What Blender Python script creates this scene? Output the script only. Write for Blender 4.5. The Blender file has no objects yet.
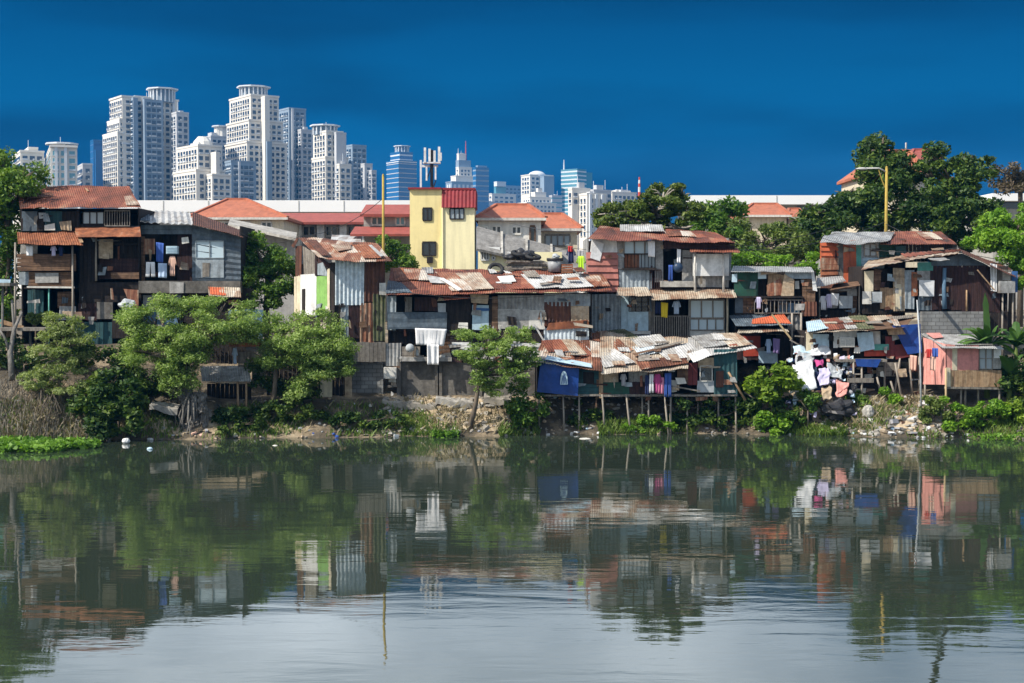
import bpy, math, random
import numpy as np
from mathutils import Vector, Euler, noise as mnoise

R = math.radians
random.seed(7)
rng = np.random.default_rng(7)
scene = bpy.context.scene
col = scene.collection

# ------------------------------------------------------------------ camera
F = 1422.0
CAM_H = 7.24
HOR = 290.0
PITCH = math.atan((341.5 - HOR) / F)
CP, SP = math.cos(PITCH), math.sin(PITCH)
CAM = Vector((0, 0, CAM_H))


def ray(px, py):
    dx, dy = (px - 512) / F, (341.5 - py) / F
    return Vector((dx, dy * SP + CP, dy * CP - SP))


def P(px, py, D):
    """point of the place seen in direction (px, py) at distance D along +Y"""
    d = ray(px, py)
    return CAM + d * (D / d.y)


cam_data = bpy.data.cameras.new("camera")
cam_data.sensor_width = 36.0
cam_data.lens = F / 1024 * 36.0
cam_data.clip_end = 20000
cam_data.clip_start = 0.5
cam = bpy.data.objects.new("camera", cam_data)
cam.location = CAM
cam.rotation_euler = (math.pi / 2 - PITCH, 0, 0)
col.objects.link(cam)
scene.camera = cam

# ------------------------------------------------------------------ light
TO_SUN = Vector((-0.66, -0.37, 0.74)).normalized()
sd = bpy.data.lights.new("sun", 'SUN')
sd.energy = 5.0
sd.angle = R(0.5)
sd.color = (1.0, 0.93, 0.82)
so = bpy.data.objects.new("sun", sd)
so.rotation_euler = TO_SUN.to_track_quat('Z', 'Y').to_euler()
so.location = (-40, -30, 60)
col.objects.link(so)

world = bpy.data.worlds.new("World")
scene.world = world
world.use_nodes = True
wt = world.node_tree
for n in list(wt.nodes):
    wt.nodes.remove(n)


def wn(t, **k):
    n = wt.nodes.new(t)
    for a, v in k.items():
        setattr(n, a, v)
    return n


def wl(a, b):
    wt.links.new(a, b)


def make_world():
    out = wn('ShaderNodeOutputWorld')
    bg = wn('ShaderNodeBackground')
    bg.inputs['Strength'].default_value = 0.10
    sky = wn('ShaderNodeTexSky', sky_type='NISHITA')
    sky.sun_disc = False
    sky.sun_elevation = math.asin(TO_SUN.z)
    sky.sun_rotation = math.atan2(TO_SUN.x, TO_SUN.y)
    tc = wn('ShaderNodeTexCoord')
    sep = wn('ShaderNodeSeparateXYZ')
    wl(tc.outputs['Generated'], sep.inputs[0])
    # storm bank low over the city: colours by height above the horizon
    ramp = wn('ShaderNodeValToRGB')
    cr = ramp.color_ramp
    pts = [(0.0, (0.18, 0.66, 1.5)), (0.065, (0.11, 0.68, 1.7)), (0.105, (0.0, 0.74, 2.05)),
           (0.14, (0.0, 0.74, 2.05)), (0.175, (0.0, 0.58, 1.75)), (0.205, (0.0, 0.36, 1.2))]
    while len(cr.elements) < len(pts):
        cr.elements.new(0.5)
    for e, (p, c) in zip(cr.elements, pts):
        e.position = p
        e.color = (c[0], c[1], c[2], 1)
    wl(sep.outputs['Z'], ramp.inputs['Fac'])
    # soft grey variation of the storm cloud
    mp = wn('ShaderNodeMapping')
    mp.inputs['Scale'].default_value = (2.4, 2.4, 13)
    wl(tc.outputs['Generated'], mp.inputs[0])
    nz = wn('ShaderNodeTexNoise')
    nz.inputs['Scale'].default_value = 1.6
    nz.inputs['Detail'].default_value = 6
    nz.inputs['Roughness'].default_value = 0.42
    wl(mp.outputs[0], nz.inputs['Vector'])
    mr = wn('ShaderNodeMapRange')
    mr.inputs['From Min'].default_value = 0.40
    mr.inputs['From Max'].default_value = 0.66
    mr.inputs['To Min'].default_value = 0.0
    mr.inputs['To Max'].default_value = 0.9
    wl(nz.outputs['Fac'], mr.inputs['Value'])
    grey = wn('ShaderNodeMixRGB', blend_type='MIX')
    grey.inputs['Color2'].default_value = (0.0, 0.24, 0.85, 1)
    wl(mr.outputs[0], grey.inputs['Fac'])
    wl(ramp.outputs['Color'], grey.inputs['Color1'])
    # bright broken cloud higher up
    mp2 = wn('ShaderNodeMapping')
    mp2.inputs['Scale'].default_value = (1.4, 1.4, 3.2)
    wl(tc.outputs['Generated'], mp2.inputs[0])
    nz2 = wn('ShaderNodeTexNoise')
    nz2.inputs['Scale'].default_value = 2.0
    nz2.inputs['Detail'].default_value = 8
    wl(mp2.outputs[0], nz2.inputs['Vector'])
    cm = wn('ShaderNodeMapRange')
    cm.inputs['From Min'].default_value = 0.36
    cm.inputs['From Max'].default_value = 0.64
    wl(nz2.outputs['Fac'], cm.inputs['Value'])
    high = wn('ShaderNodeMixRGB', blend_type='MIX')
    high.inputs['Color2'].default_value = (13.0, 14.4, 15.8, 1)
    nf = wn('ShaderNodeMapRange')
    nf.inputs['From Min'].default_value = 0.62
    nf.inputs['From Max'].default_value = 0.30
    nf.inputs['To Min'].default_value = 0.3
    nf.inputs['To Max'].default_value = 1.0
    wl(sep.outputs['Z'], nf.inputs['Value'])
    nf2 = wn('ShaderNodeMapRange')
    nf2.inputs['From Min'].default_value = -0.1
    nf2.inputs['From Max'].default_value = 0.5
    nf2.inputs['To Min'].default_value = 0.3
    nf2.inputs['To Max'].default_value = 1.0
    wl(sep.outputs['Y'], nf2.inputs['Value'])
    nmin = wn('ShaderNodeMath', operation='MINIMUM')
    wl(nf.outputs[0], nmin.inputs[0])
    wl(nf2.outputs[0], nmin.inputs[1])
    cmul = wn('ShaderNodeMath', operation='MULTIPLY')
    wl(cm.outputs[0], cmul.inputs[0])
    wl(nmin.outputs[0], cmul.inputs[1])
    wl(cmul.outputs[0], high.inputs['Fac'])
    wl(sky.outputs['Color'], high.inputs['Color1'])
    # edge of the storm bank: ragged, only to the north
    add = wn('ShaderNodeMath', operation='MULTIPLY_ADD')
    add.inputs[1].default_value = 0.03
    wl(nz2.outputs['Fac'], add.inputs[0])
    wl(sep.outputs['Z'], add.inputs[2])
    em = wn('ShaderNodeMapRange')
    em.inputs['From Min'].default_value = 0.219
    em.inputs['From Max'].default_value = 0.240
    wl(add.outputs[0], em.inputs['Value'])
    ym = wn('ShaderNodeMapRange')
    ym.inputs['From Min'].default_value = 0.15
    ym.inputs['From Max'].default_value = -0.35
    wl(sep.outputs['Y'], ym.inputs['Value'])
    mx = wn('ShaderNodeMath', operation='MAXIMUM')
    wl(em.outputs[0], mx.inputs[0])
    wl(ym.outputs[0], mx.inputs[1])
    fin = wn('ShaderNodeMixRGB', blend_type='MIX')
    wl(mx.outputs[0], fin.inputs['Fac'])
    wl(grey.outputs[0], fin.inputs['Color1'])
    wl(high.outputs[0], fin.inputs['Color2'])
    wl(fin.outputs[0], bg.inputs['Color'])
    wl(bg.outputs[0], out.inputs['Surface'])


make_world()
scene.view_settings.view_transform = 'Standard'
scene.view_settings.look = 'None'
scene.view_settings.exposure = 0.42
scene.view_settings.gamma = 1.0
scene.render.engine = 'CYCLES'
scene.cycles.max_bounces = 6
scene.cycles.diffuse_bounces = 2
scene.cycles.glossy_bounces = 3
scene.cycles.transmission_bounces = 3
scene.cycles.transparent_max_bounces = 4
scene.cycles.use_denoising = True
scene.cycles.sample_clamp_indirect = 6
scene.cycles.volume_bounces = 0

# ------------------------------------------------------------------ materials
MATS = {}


def base_mat(name):
    m = bpy.data.materials.new(name)
    m.use_nodes = True
    t = m.node_tree
    b = t.nodes['Principled BSDF']
    MATS[name] = m
    return m, t, b


def nd(t, ty, **k):
    n = t.nodes.new(ty)
    for a, v in k.items():
        setattr(n, a, v)
    return n


def weather(name, cols, scale=(1, 1, 1), nscale=1.2, detail=6, rough=0.7, metal=0.0, grime=0.35,
            grime_scale=(2.5, 2.5, 0.35), sheet=None, sheet_var=0.3, bump=0.15, bscale=18, spec=0.3, distort=0.4, mottle=0.38):
    """weathered surface: colours chosen by noise, vertical stains, each sheet a little different"""
    m, t, b = base_mat(name)
    L = t.links.new
    tc = nd(t, 'ShaderNodeTexCoord')
    oi = nd(t, 'ShaderNodeObjectInfo')
    mul = nd(t, 'ShaderNodeMath', operation='MULTIPLY')
    mul.inputs[1].default_value = 41.0
    L(oi.outputs['Random'], mul.inputs[0])
    off = nd(t, 'ShaderNodeVectorMath', operation='ADD')
    L(tc.outputs['Object'], off.inputs[0])
    L(mul.outputs[0], off.inputs[1])
    mp = nd(t, 'ShaderNodeMapping')
    mp.inputs['Scale'].default_value = scale
    L(off.outputs[0], mp.inputs[0])
    nz = nd(t, 'ShaderNodeTexNoise')
    nz.inputs['Scale'].default_value = nscale
    nz.inputs['Detail'].default_value = detail
    nz.inputs['Roughness'].default_value = 0.62
    nz.inputs['Distortion'].default_value = distort
    L(mp.outputs[0], nz.inputs['Vector'])
    fac = nz.outputs['Fac']
    if sheet:
        sn = nd(t, 'ShaderNodeVectorMath', operation='SNAP')
        sn.inputs[1].default_value = sheet
        L(off.outputs[0], sn.inputs[0])
        wnz = nd(t, 'ShaderNodeTexWhiteNoise', noise_dimensions='3D')
        L(sn.outputs[0], wnz.inputs['Vector'])
        ma = nd(t, 'ShaderNodeMath', operation='MULTIPLY_ADD')
        ma.inputs[1].default_value = sheet_var
        L(wnz.outputs['Value'], ma.inputs[0])
        sb = nd(t, 'ShaderNodeMath', operation='SUBTRACT')
        sb.inputs[1].default_value = sheet_var * 0.5
        L(fac, sb.inputs[0])
        L(sb.outputs[0], ma.inputs[2])
        fac = ma.outputs[0]
    rp = nd(t, 'ShaderNodeValToRGB')
    cr = rp.color_ramp
    while len(cr.elements) < len(cols):
        cr.elements.new(0.5)
    for i, (e, c) in enumerate(zip(cr.elements, cols)):
        e.position = c[0]
        e.color = (*c[1], 1)
    L(fac, rp.inputs['Fac'])
    colr = rp.outputs['Color']
    if grime > 0:
        mp2 = nd(t, 'ShaderNodeMapping')
        mp2.inputs['Scale'].default_value = grime_scale
        L(off.outputs[0], mp2.inputs[0])
        n2 = nd(t, 'ShaderNodeTexNoise')
        n2.inputs['Scale'].default_value = 1.7
        n2.inputs['Detail'].default_value = 5
        L(mp2.outputs[0], n2.inputs['Vector'])
        mr = nd(t, 'ShaderNodeMapRange')
        mr.inputs['From Min'].default_value = 0.45
        mr.inputs['From Max'].default_value = 0.72
        mr.inputs['To Max'].default_value = grime
        L(n2.outputs['Fac'], mr.inputs['Value'])
        mx = nd(t, 'ShaderNodeMixRGB')
        mx.inputs['Color2'].default_value = (0.05, 0.042, 0.035, 1)
        L(mr.outputs[0], mx.inputs['Fac'])
        L(colr, mx.inputs['Color1'])
        colr = mx.outputs[0]
    if mottle > 0:
        n4 = nd(t, 'ShaderNodeTexNoise')
        n4.inputs['Scale'].default_value = 5.5
        n4.inputs['Detail'].default_value = 6
        n4.inputs['Roughness'].default_value = 0.7
        L(off.outputs[0], n4.inputs['Vector'])
        m4 = nd(t, 'ShaderNodeMapRange')
        m4.inputs['From Min'].default_value = 0.32
        m4.inputs['From Max'].default_value = 0.68
        m4.inputs['To Min'].default_value = 1 - mottle
        m4.inputs['To Max'].default_value = 1 + mottle * 0.45
        L(n4.outputs['Fac'], m4.inputs['Value'])
        x4 = nd(t, 'ShaderNodeMixRGB', blend_type='MULTIPLY')
        x4.inputs['Fac'].default_value = 1
        L(colr, x4.inputs['Color1'])
        L(m4.outputs[0], x4.inputs['Color2'])
        colr = x4.outputs[0]
    L(colr, b.inputs['Base Color'])
    b.inputs['Roughness'].default_value = rough
    b.inputs['Metallic'].default_value = metal
    b.inputs['Specular IOR Level'].default_value = spec
    if bump > 0:
        n3 = nd(t, 'ShaderNodeTexNoise')
        n3.inputs['Scale'].default_value = bscale
        n3.inputs['Detail'].default_value = 3
        L(off.outputs[0], n3.inputs['Vector'])
        bp = nd(t, 'ShaderNodeBump')
        bp.inputs['Strength'].default_value = bump
        bp.inputs['Distance'].default_value = 0.03
        L(n3.outputs['Fac'], bp.inputs['Height'])
        L(bp.outputs[0], b.inputs['Normal'])
    return m


def simple(name, c, var=0.18, **k):
    k.setdefault('mottle', 0.2)
    d = tuple(x * (1 - var * 1.6) for x in c)
    l = tuple(min(0.9, x * (1 + var)) for x in c)
    return weather(name, [(0.3, d), (0.5, c), (0.72, l)], **k)


SH = (0.82, 1.9, 1.9)
ROOF_G = (1.4, 0.5, 0.5)
weather('rust_red', [(0.22, (0.05, 0.022, 0.016)), (0.40, (0.16, 0.050, 0.030)), (0.58, (0.235, 0.075, 0.045)), (0.72, (0.30, 0.12, 0.07)), (0.86, (0.36, 0.25, 0.18))],
        scale=(1, 0.5, 0.5), sheet=SH, sheet_var=0.34, rough=0.75, grime=0.3, grime_scale=ROOF_G)
weather('rust_mixed', [(0.25, (0.09, 0.035, 0.02)), (0.40, (0.21, 0.080, 0.045)), (0.52, (0.29, 0.13, 0.078)), (0.62, (0.38, 0.28, 0.21)), (0.75, (0.52, 0.47, 0.41))],
        scale=(1, 0.5, 0.5), sheet=SH, sheet_var=0.5, rough=0.7, grime=0.3, grime_scale=ROOF_G)
weather('rust_orange', [(0.25, (0.12, 0.04, 0.02)), (0.42, (0.20, 0.068, 0.032)), (0.58, (0.32, 0.115, 0.052)), (0.75, (0.38, 0.25, 0.17))],
        scale=(1.5, 1.5, 0.6), rough=0.75, grime=0.35)
weather('rust_dark', [(0.28, (0.03, 0.016, 0.012)), (0.48, (0.10, 0.040, 0.026)), (0.64, (0.17, 0.065, 0.036)), (0.8, (0.24, 0.13, 0.08))],
        scale=(3, 3, 0.5), rough=0.75, grime=0.4)
weather('rust_streak', [(0.3, (0.07, 0.026, 0.018)), (0.45, (0.26, 0.10, 0.055)), (0.56, (0.36, 0.22, 0.14)), (0.68, (0.48, 0.42, 0.34))],
        scale=(4, 4, 0.35), rough=0.7, grime=0.3)
weather('zinc_pale', [(0.25, (0.20, 0.14, 0.10)), (0.38, (0.36, 0.35, 0.33)), (0.55, (0.47, 0.47, 0.46)), (0.75, (0.58, 0.58, 0.57))],
        scale=(1, 0.6, 0.6), sheet=SH, sheet_var=0.25, rough=0.5, metal=0.0, grime=0.25, grime_scale=ROOF_G, spec=0.5)
weather('zinc_tan', [(0.25, (0.19, 0.085, 0.05)), (0.42, (0.33, 0.23, 0.16)), (0.56, (0.44, 0.37, 0.285)), (0.75, (0.54, 0.49, 0.41))],
        scale=(1, 0.6, 0.6), sheet=SH, sheet_var=0.3, rough=0.55, grime=0.3, grime_scale=ROOF_G, spec=0.45)
weather('zinc_grey', [(0.25, (0.15, 0.13, 0.115)), (0.42, (0.26, 0.26, 0.255)), (0.6, (0.36, 0.365, 0.36)), (0.8, (0.46, 0.46, 0.45))],
        scale=(1.5, 1.0, 0.6), sheet=SH, sheet_var=0.2, rough=0.5, grime=0.35, spec=0.5)
weather('zinc_blue', [(0.25, (0.38, 0.44, 0.48)), (0.5, (0.55, 0.63, 0.68)), (0.8, (0.66, 0.73, 0.77))],
        scale=(2, 2, 0.5), rough=0.5, grime=0.2, spec=0.5)
weather('sheet_slate', [(0.25, (0.04, 0.055, 0.072)), (0.5, (0.085, 0.115, 0.145)), (0.75, (0.15, 0.185, 0.215))],
        scale=(1.6, 1.6, 0.6), rough=0.6, grime=0.35)
weather('sheet_bluegrey', [(0.25, (0.20, 0.235, 0.26)), (0.5, (0.31, 0.36, 0.395)), (0.75, (0.40, 0.455, 0.49))],
        scale=(1.6, 1.6, 0.6), rough=0.6, grime=0.4)
weather('wood_grey', [(0.3, (0.11, 0.095, 0.08)), (0.5, (0.23, 0.205, 0.175)), (0.72, (0.33, 0.30, 0.26))],
        scale=(9, 9, 0.6), rough=0.85, grime=0.3)
weather('wood_brown', [(0.3, (0.06, 0.035, 0.022)), (0.5, (0.15, 0.085, 0.05)), (0.72, (0.25, 0.155, 0.10))],
        scale=(0.7, 9, 9), rough=0.85, grime=0.3)
weather('wood_tan', [(0.3, (0.20, 0.12, 0.065)), (0.5, (0.36, 0.235, 0.135)), (0.72, (0.48, 0.35, 0.22))],
        scale=(8, 8, 0.7), rough=0.8, grime=0.25)
weather('wood_dark_shaded', [(0.3, (0.010, 0.009, 0.009)), (0.5, (0.022, 0.017, 0.016)), (0.72, (0.045, 0.034, 0.028))],
        scale=(7, 7, 0.6), rough=0.9, grime=0.2)  # dark timber, deepened further: shade on the shack fronts is in the colour
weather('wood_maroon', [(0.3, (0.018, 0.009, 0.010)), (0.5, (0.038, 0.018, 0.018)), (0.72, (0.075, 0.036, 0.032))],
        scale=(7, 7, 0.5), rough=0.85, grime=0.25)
weather('ply_tan', [(0.3, (0.33, 0.23, 0.145)), (0.5, (0.46, 0.35, 0.235)), (0.72, (0.55, 0.45, 0.33))],
        scale=(1.3, 1.3, 2.5), rough=0.8, grime=0.3)
weather('ply_grey', [(0.3, (0.24, 0.23, 0.21)), (0.5, (0.36, 0.35, 0.33)), (0.72, (0.46, 0.45, 0.43))],
        scale=(1.3, 1.3, 1.0), rough=0.8, grime=0.35)
weather('concrete', [(0.3, (0.085, 0.078, 0.068)), (0.5, (0.15, 0.14, 0.125)), (0.72, (0.22, 0.208, 0.188))],
        nscale=0.9, rough=0.9, grime=0.6, grime_scale=(1.2, 1.2, 0.3))
weather('concrete_roof', [(0.3, (0.17, 0.165, 0.15)), (0.5, (0.26, 0.25, 0.235)), (0.72, (0.33, 0.32, 0.30))], nscale=0.9, rough=0.9, grime=0.5, grime_scale=(1.5, .4, .4))
weather('concrete_pale', [(0.3, (0.30, 0.28, 0.25)), (0.5, (0.43, 0.41, 0.37)), (0.72, (0.52, 0.50, 0.46))],
        nscale=0.7, rough=0.9, grime=0.5, grime_scale=(1.2, 1.2, 0.25))
weather('mossy', [(0.3, (0.035, 0.035, 0.022)), (0.48, (0.10, 0.115, 0.055)), (0.62, (0.17, 0.16, 0.10)), (0.78, (0.20, 0.12, 0.07))],
        scale=(2, 2, 1), rough=0.9, grime=0.3)
simple('white_paint', (0.72, 0.72, 0.70), grime=0.22)
simple('offwhite', (0.62, 0.60, 0.55), grime=0.3)
simple('cream', (0.66, 0.58, 0.42), grime=0.3)
simple('pink_paint', (0.62, 0.25, 0.22), var=0.12, grime=0.22)
simple('pink_pale', (0.64, 0.29, 0.25), var=0.12, grime=0.22)
simple('red_siding', (0.40, 0.155, 0.125), var=0.14, grime=0.25)
simple('red_paint', (0.40, 0.055, 0.03), var=0.2, grime=0.3)
simple('orange_red', (0.52, 0.12, 0.05), var=0.2, grime=0.3)
simple('maroon_paint', (0.16, 0.03, 0.03), var=0.2, grime=0.3)
simple('maroon_clad', (0.24, 0.025, 0.03), var=0.15, grime=0.15)
simple('green_bright', (0.22, 0.42, 0.11), var=0.15, grime=0.2)
simple('green_dark', (0.018, 0.075, 0.05), var=0.25, grime=0.3)
simple('teal_sheet', (0.022, 0.075, 0.085), var=0.25, grime=0.3)
simple('teal_paint', (0.10, 0.33, 0.28), var=0.2, grime=0.25)
simple('blue_paint', (0.04, 0.12, 0.30), var=0.2, grime=0.25)
simple('blue_dull', (0.10, 0.18, 0.27), var=0.2, grime=0.3)
simple('lightblue_paint', (0.42, 0.56, 0.64), var=0.12, grime=0.25)
simple('yellow_wall', (0.82, 0.69, 0.33), var=0.06, grime=0.2, nscale=0.5, mottle=0.05, grime_scale=(1.5, 1.5, 0.15))
simple('yellow_pale', (0.86, 0.78, 0.48), var=0.05, grime=0.2, nscale=0.5, mottle=0.05, grime_scale=(1.5, 1.5, 0.15))
simple('cream_wall', (0.66, 0.58, 0.43), var=0.08, grime=0.25)
simple('villa_white', (0.74, 0.72, 0.66), var=0.06, grime=0.2, mottle=0.06)
simple('grey_wall', (0.36, 0.35, 0.33), var=0.12, grime=0.3)
simple('tile_roof', (0.41, 0.14, 0.078), var=0.14, grime=0.25, grime_scale=ROOF_G, mottle=0.12)
simple('tile_roof_dull', (0.33, 0.085, 0.065), var=0.14, grime=0.2, grime_scale=ROOF_G)
simple('warehouse_white', (0.80, 0.80, 0.79), var=0.02, grime=0.05, nscale=0.2, mottle=0, grime_scale=(.1, .1, .1))
simple('warehouse_wall', (0.42, 0.40, 0.36), var=0.1, grime=0.3, nscale=0.3)
simple('lamp_yellow', (0.42, 0.30, 0.06), var=0.12, grime=0.25)
simple('lamp_grey', (0.5, 0.5, 0.48), var=0.1, grime=0.2)
simple('bamboo', (0.46, 0.34, 0.19), var=0.2, scale=(6, 6, 1), grime=0.2)
simple('pole_grey', (0.30, 0.265, 0.22), var=0.25, scale=(6, 6, 1), grime=0.3)
simple('rubber', (0.022, 0.022, 0.023), var=0.2, grime=0.0)
simple('plastic_black', (0.03, 0.03, 0.033), var=0.2, grime=0.1, rough=0.45)
simple('plastic_grey', (0.30, 0.31, 0.32), var=0.1, grime=0.2, rough=0.45)
simple('plastic_navy', (0.025, 0.05, 0.10), var=0.2, grime=0.1, rough=0.4)
simple('tarp_blue', (0.014, 0.06, 0.27), var=0.2, grime=0.2, rough=0.5)
simple('tarp_white', (0.66, 0.67, 0.68), var=0.08, grime=0.15, rough=0.5)
simple('tarp_grey', (0.42, 0.45, 0.47), var=0.12, grime=0.25, rough=0.5)
simple('tarp_paleblue', (0.45, 0.60, 0.70), var=0.1, grime=0.2, rough=0.5)
for nm, c in dict(cloth_white=(0.76, 0.76, 0.77), cloth_blue=(0.05, 0.11, 0.38), cloth_navy=(0.02, 0.03, 0.09), cloth_red=(0.50, 0.04, 0.035),
                  cloth_yellow=(0.72, 0.55, 0.03), cloth_lime=(0.45, 0.75, 0.04), cloth_pink=(0.62, 0.22, 0.32), cloth_purple=(0.22, 0.16, 0.34),
                  cloth_paleblue=(0.42, 0.54, 0.72), cloth_magenta=(0.42, 0.06, 0.20), cloth_grey=(0.34, 0.34, 0.36), cloth_black=(0.02, 0.02, 0.023),
                  cloth_lilac=(0.52, 0.48, 0.66), cloth_peach=(0.66, 0.42, 0.33)).items():
    simple(nm, c, var=0.1, grime=0.08, rough=0.9, bump=0.05, mottle=0.08)


def block_mat():
    m, t, b = base_mat('block_wall')
    L = t.links.new
    tc = nd(t, 'ShaderNodeTexCoord')
    mp = nd(t, 'ShaderNodeMapping')
    mp.inputs['Rotation'].default_value = (math.pi / 2, 0, 0)
    L(tc.outputs['Object'], mp.inputs[0])
    br = nd(t, 'ShaderNodeTexBrick')
    br.inputs['Color1'].default_value = (0.27, 0.275, 0.27, 1)
    br.inputs['Color2'].default_value = (0.20, 0.205, 0.205, 1)
    br.inputs['Mortar'].default_value = (0.12, 0.12, 0.115, 1)
    br.inputs['Scale'].default_value = 1.0
    br.inputs['Brick Width'].default_value = 0.42
    br.inputs['Row Height'].default_value = 0.21
    br.inputs['Mortar Size'].default_value = 0.018
    L(mp.outputs[0], br.inputs['Vector'])
    n2 = nd(t, 'ShaderNodeTexNoise')
    n2.inputs['Scale'].default_value = 1.4
    n2.inputs['Detail'].default_value = 6
    L(tc.outputs['Object'], n2.inputs['Vector'])
    mx = nd(t, 'ShaderNodeMixRGB', blend_type='MULTIPLY')
    mx.inputs['Fac'].default_value = 0.7
    rp = nd(t, 'ShaderNodeValToRGB')
    rp.color_ramp.elements[0].position = 0.3
    rp.color_ramp.elements[0].color = (0.35, 0.33, 0.3, 1)
    rp.color_ramp.elements[1].position = 0.65
    L(n2.outputs['Fac'], rp.inputs['Fac'])
    L(br.outputs['Color'], mx.inputs['Color1'])
    L(rp.outputs['Color'], mx.inputs['Color2'])
    L(mx.outputs[0], b.inputs['Base Color'])
    b.inputs['Roughness'].default_value = 0.9


block_mat()


def glass(name, c, rough=0.12, spec=0.6, metal=0.0):
    m, t, b = base_mat(name)
    b.inputs['Base Color'].default_value = (*c, 1)
    b.inputs['Roughness'].default_value = rough
    b.inputs['Specular IOR Level'].default_value = spec
    b.inputs['Metallic'].default_value = metal
    return m


glass('glass_dark', (0.02, 0.026, 0.032))
glass('glass_tower', (0.035, 0.06, 0.10), 0.12, 0.6)
glass('glass_blue', (0.03, 0.13, 0.30), 0.18, 0.7)
glass('glass_teal', (0.10, 0.26, 0.32), 0.18, 0.7)
glass('pane_pale', (0.46, 0.57, 0.63), 0.2, 0.5)
glass('pane_grey', (0.30, 0.35, 0.38), 0.2, 0.5)
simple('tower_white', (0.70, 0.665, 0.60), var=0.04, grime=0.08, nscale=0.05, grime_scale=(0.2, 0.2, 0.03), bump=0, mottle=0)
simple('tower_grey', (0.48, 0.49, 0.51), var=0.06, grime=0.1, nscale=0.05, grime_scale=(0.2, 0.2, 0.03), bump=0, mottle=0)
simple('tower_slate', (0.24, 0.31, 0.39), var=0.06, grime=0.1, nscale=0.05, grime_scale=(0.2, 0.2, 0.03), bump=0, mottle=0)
simple('tower_rib', (0.64, 0.67, 0.70), var=0.04, grime=0.05, nscale=0.05, bump=0)
simple('mast_red', (0.55, 0.08, 0.05), bump=0)


def leaf_mat(name, dark, mid, light, trans=0.3):
    m, t, b = base_mat(name)
    L = t.links.new
    g = nd(t, 'ShaderNodeNewGeometry')
    tc = nd(t, 'ShaderNodeTexCoord')
    nz = nd(t, 'ShaderNodeTexNoise')
    nz.inputs['Scale'].default_value = 0.55
    nz.inputs['Detail'].default_value = 2
    L(tc.outputs['Object'], nz.inputs['Vector'])
    ad = nd(t, 'ShaderNodeMath', operation='MULTIPLY_ADD')
    ad.inputs[1].default_value = 0.55
    L(g.outputs['Random Per Island'], ad.inputs[0])
    s2 = nd(t, 'ShaderNodeMath', operation='MULTIPLY_ADD')
    s2.inputs[1].default_value = 1.1
    s2.inputs[2].default_value = -0.32
    L(nz.outputs['Fac'], s2.inputs[0])
    L(s2.outputs[0], ad.inputs[2])
    rp = nd(t, 'ShaderNodeValToRGB')
    cr = rp.color_ramp
    cr.elements.new(0.5)
    for e, (p, c) in zip(cr.elements, [(0.15, dark), (0.5, mid), (0.9, light)]):
        e.position = p
        e.color = (*c, 1)
    L(ad.outputs[0], rp.inputs['Fac'])
    L(rp.outputs[0], b.inputs['Base Color'])
    b.inputs['Roughness'].default_value = 0.55
    b.inputs['Specular IOR Level'].default_value = 0.3
    tr = nd(t, 'ShaderNodeBsdfTranslucent')
    hs = nd(t, 'ShaderNodeMixRGB', blend_type='MULTIPLY')
    hs.inputs['Fac'].default_value = 1
    hs.inputs['Color2'].default_value = (1.25, 1.35, 0.5, 1)
    L(rp.outputs[0], hs.inputs['Color1'])
    L(hs.outputs[0], tr.inputs['Color'])
    ms = nd(t, 'ShaderNodeMixShader')
    ms.inputs[0].default_value = trans
    L(b.outputs[0], ms.inputs[1])
    L(tr.outputs[0], ms.inputs[2])
    L(ms.outputs[0], t.nodes['Material Output'].inputs['Surface'])
    return m


leaf_mat('leaf_feather', (0.08, 0.14, 0.03), (0.21, 0.31, 0.075), (0.38, 0.47, 0.16), 0.38)
leaf_mat('leaf_pale', (0.10, 0.14, 0.04), (0.25, 0.31, 0.11), (0.42, 0.47, 0.22), 0.38)
leaf_mat('leaf_deep', (0.014, 0.036, 0.008), (0.042, 0.09, 0.017), (0.15, 0.21, 0.03), 0.25)
leaf_mat('leaf_broad', (0.03, 0.055, 0.01), (0.08, 0.125, 0.022), (0.20, 0.24, 0.045), 0.3)
leaf_mat('leaf_mid', (0.028, 0.08, 0.012), (0.085, 0.17, 0.022), (0.20, 0.29, 0.04))
leaf_mat('leaf_olive', (0.045, 0.075, 0.015), (0.115, 0.165, 0.035), (0.21, 0.26, 0.07))
leaf_mat('leaf_bright', (0.06, 0.15, 0.012), (0.14, 0.28, 0.02), (0.25, 0.40, 0.04), 0.35)
leaf_mat('leaf_lime', (0.08, 0.15, 0.012), (0.17, 0.27, 0.025), (0.30, 0.40, 0.05), 0.35)
leaf_mat('leaf_bronze', (0.06, 0.05, 0.03), (0.11, 0.09, 0.055), (0.17, 0.13, 0.09))
leaf_mat('grass_green', (0.05, 0.10, 0.015), (0.11, 0.18, 0.03), (0.20, 0.26, 0.06))
leaf_mat('grass_dry', (0.14, 0.115, 0.06), (0.26, 0.215, 0.125), (0.38, 0.33, 0.22), 0.15)
leaf_mat('vine_dry', (0.09, 0.08, 0.062), (0.17, 0.15, 0.115), (0.29, 0.26, 0.21), 0.1)
leaf_mat('hyacinth', (0.06, 0.14, 0.015), (0.13, 0.26, 0.03), (0.22, 0.38, 0.05), 0.35)
leaf_mat('banana_leaf', (0.03, 0.08, 0.02), (0.065, 0.14, 0.03), (0.12, 0.22, 0.05), 0.35)
simple('bark', (0.15, 0.12, 0.09), var=0.3, scale=(8, 8, 1.2), rough=0.95)
simple('bark_pale', (0.30, 0.27, 0.23), var=0.3, scale=(8, 8, 1.2), rough=0.95)
simple('root_grey', (0.17, 0.16, 0.145), var=0.35, scale=(5, 5, 1.2), rough=0.95, bump=0.5)
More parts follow.
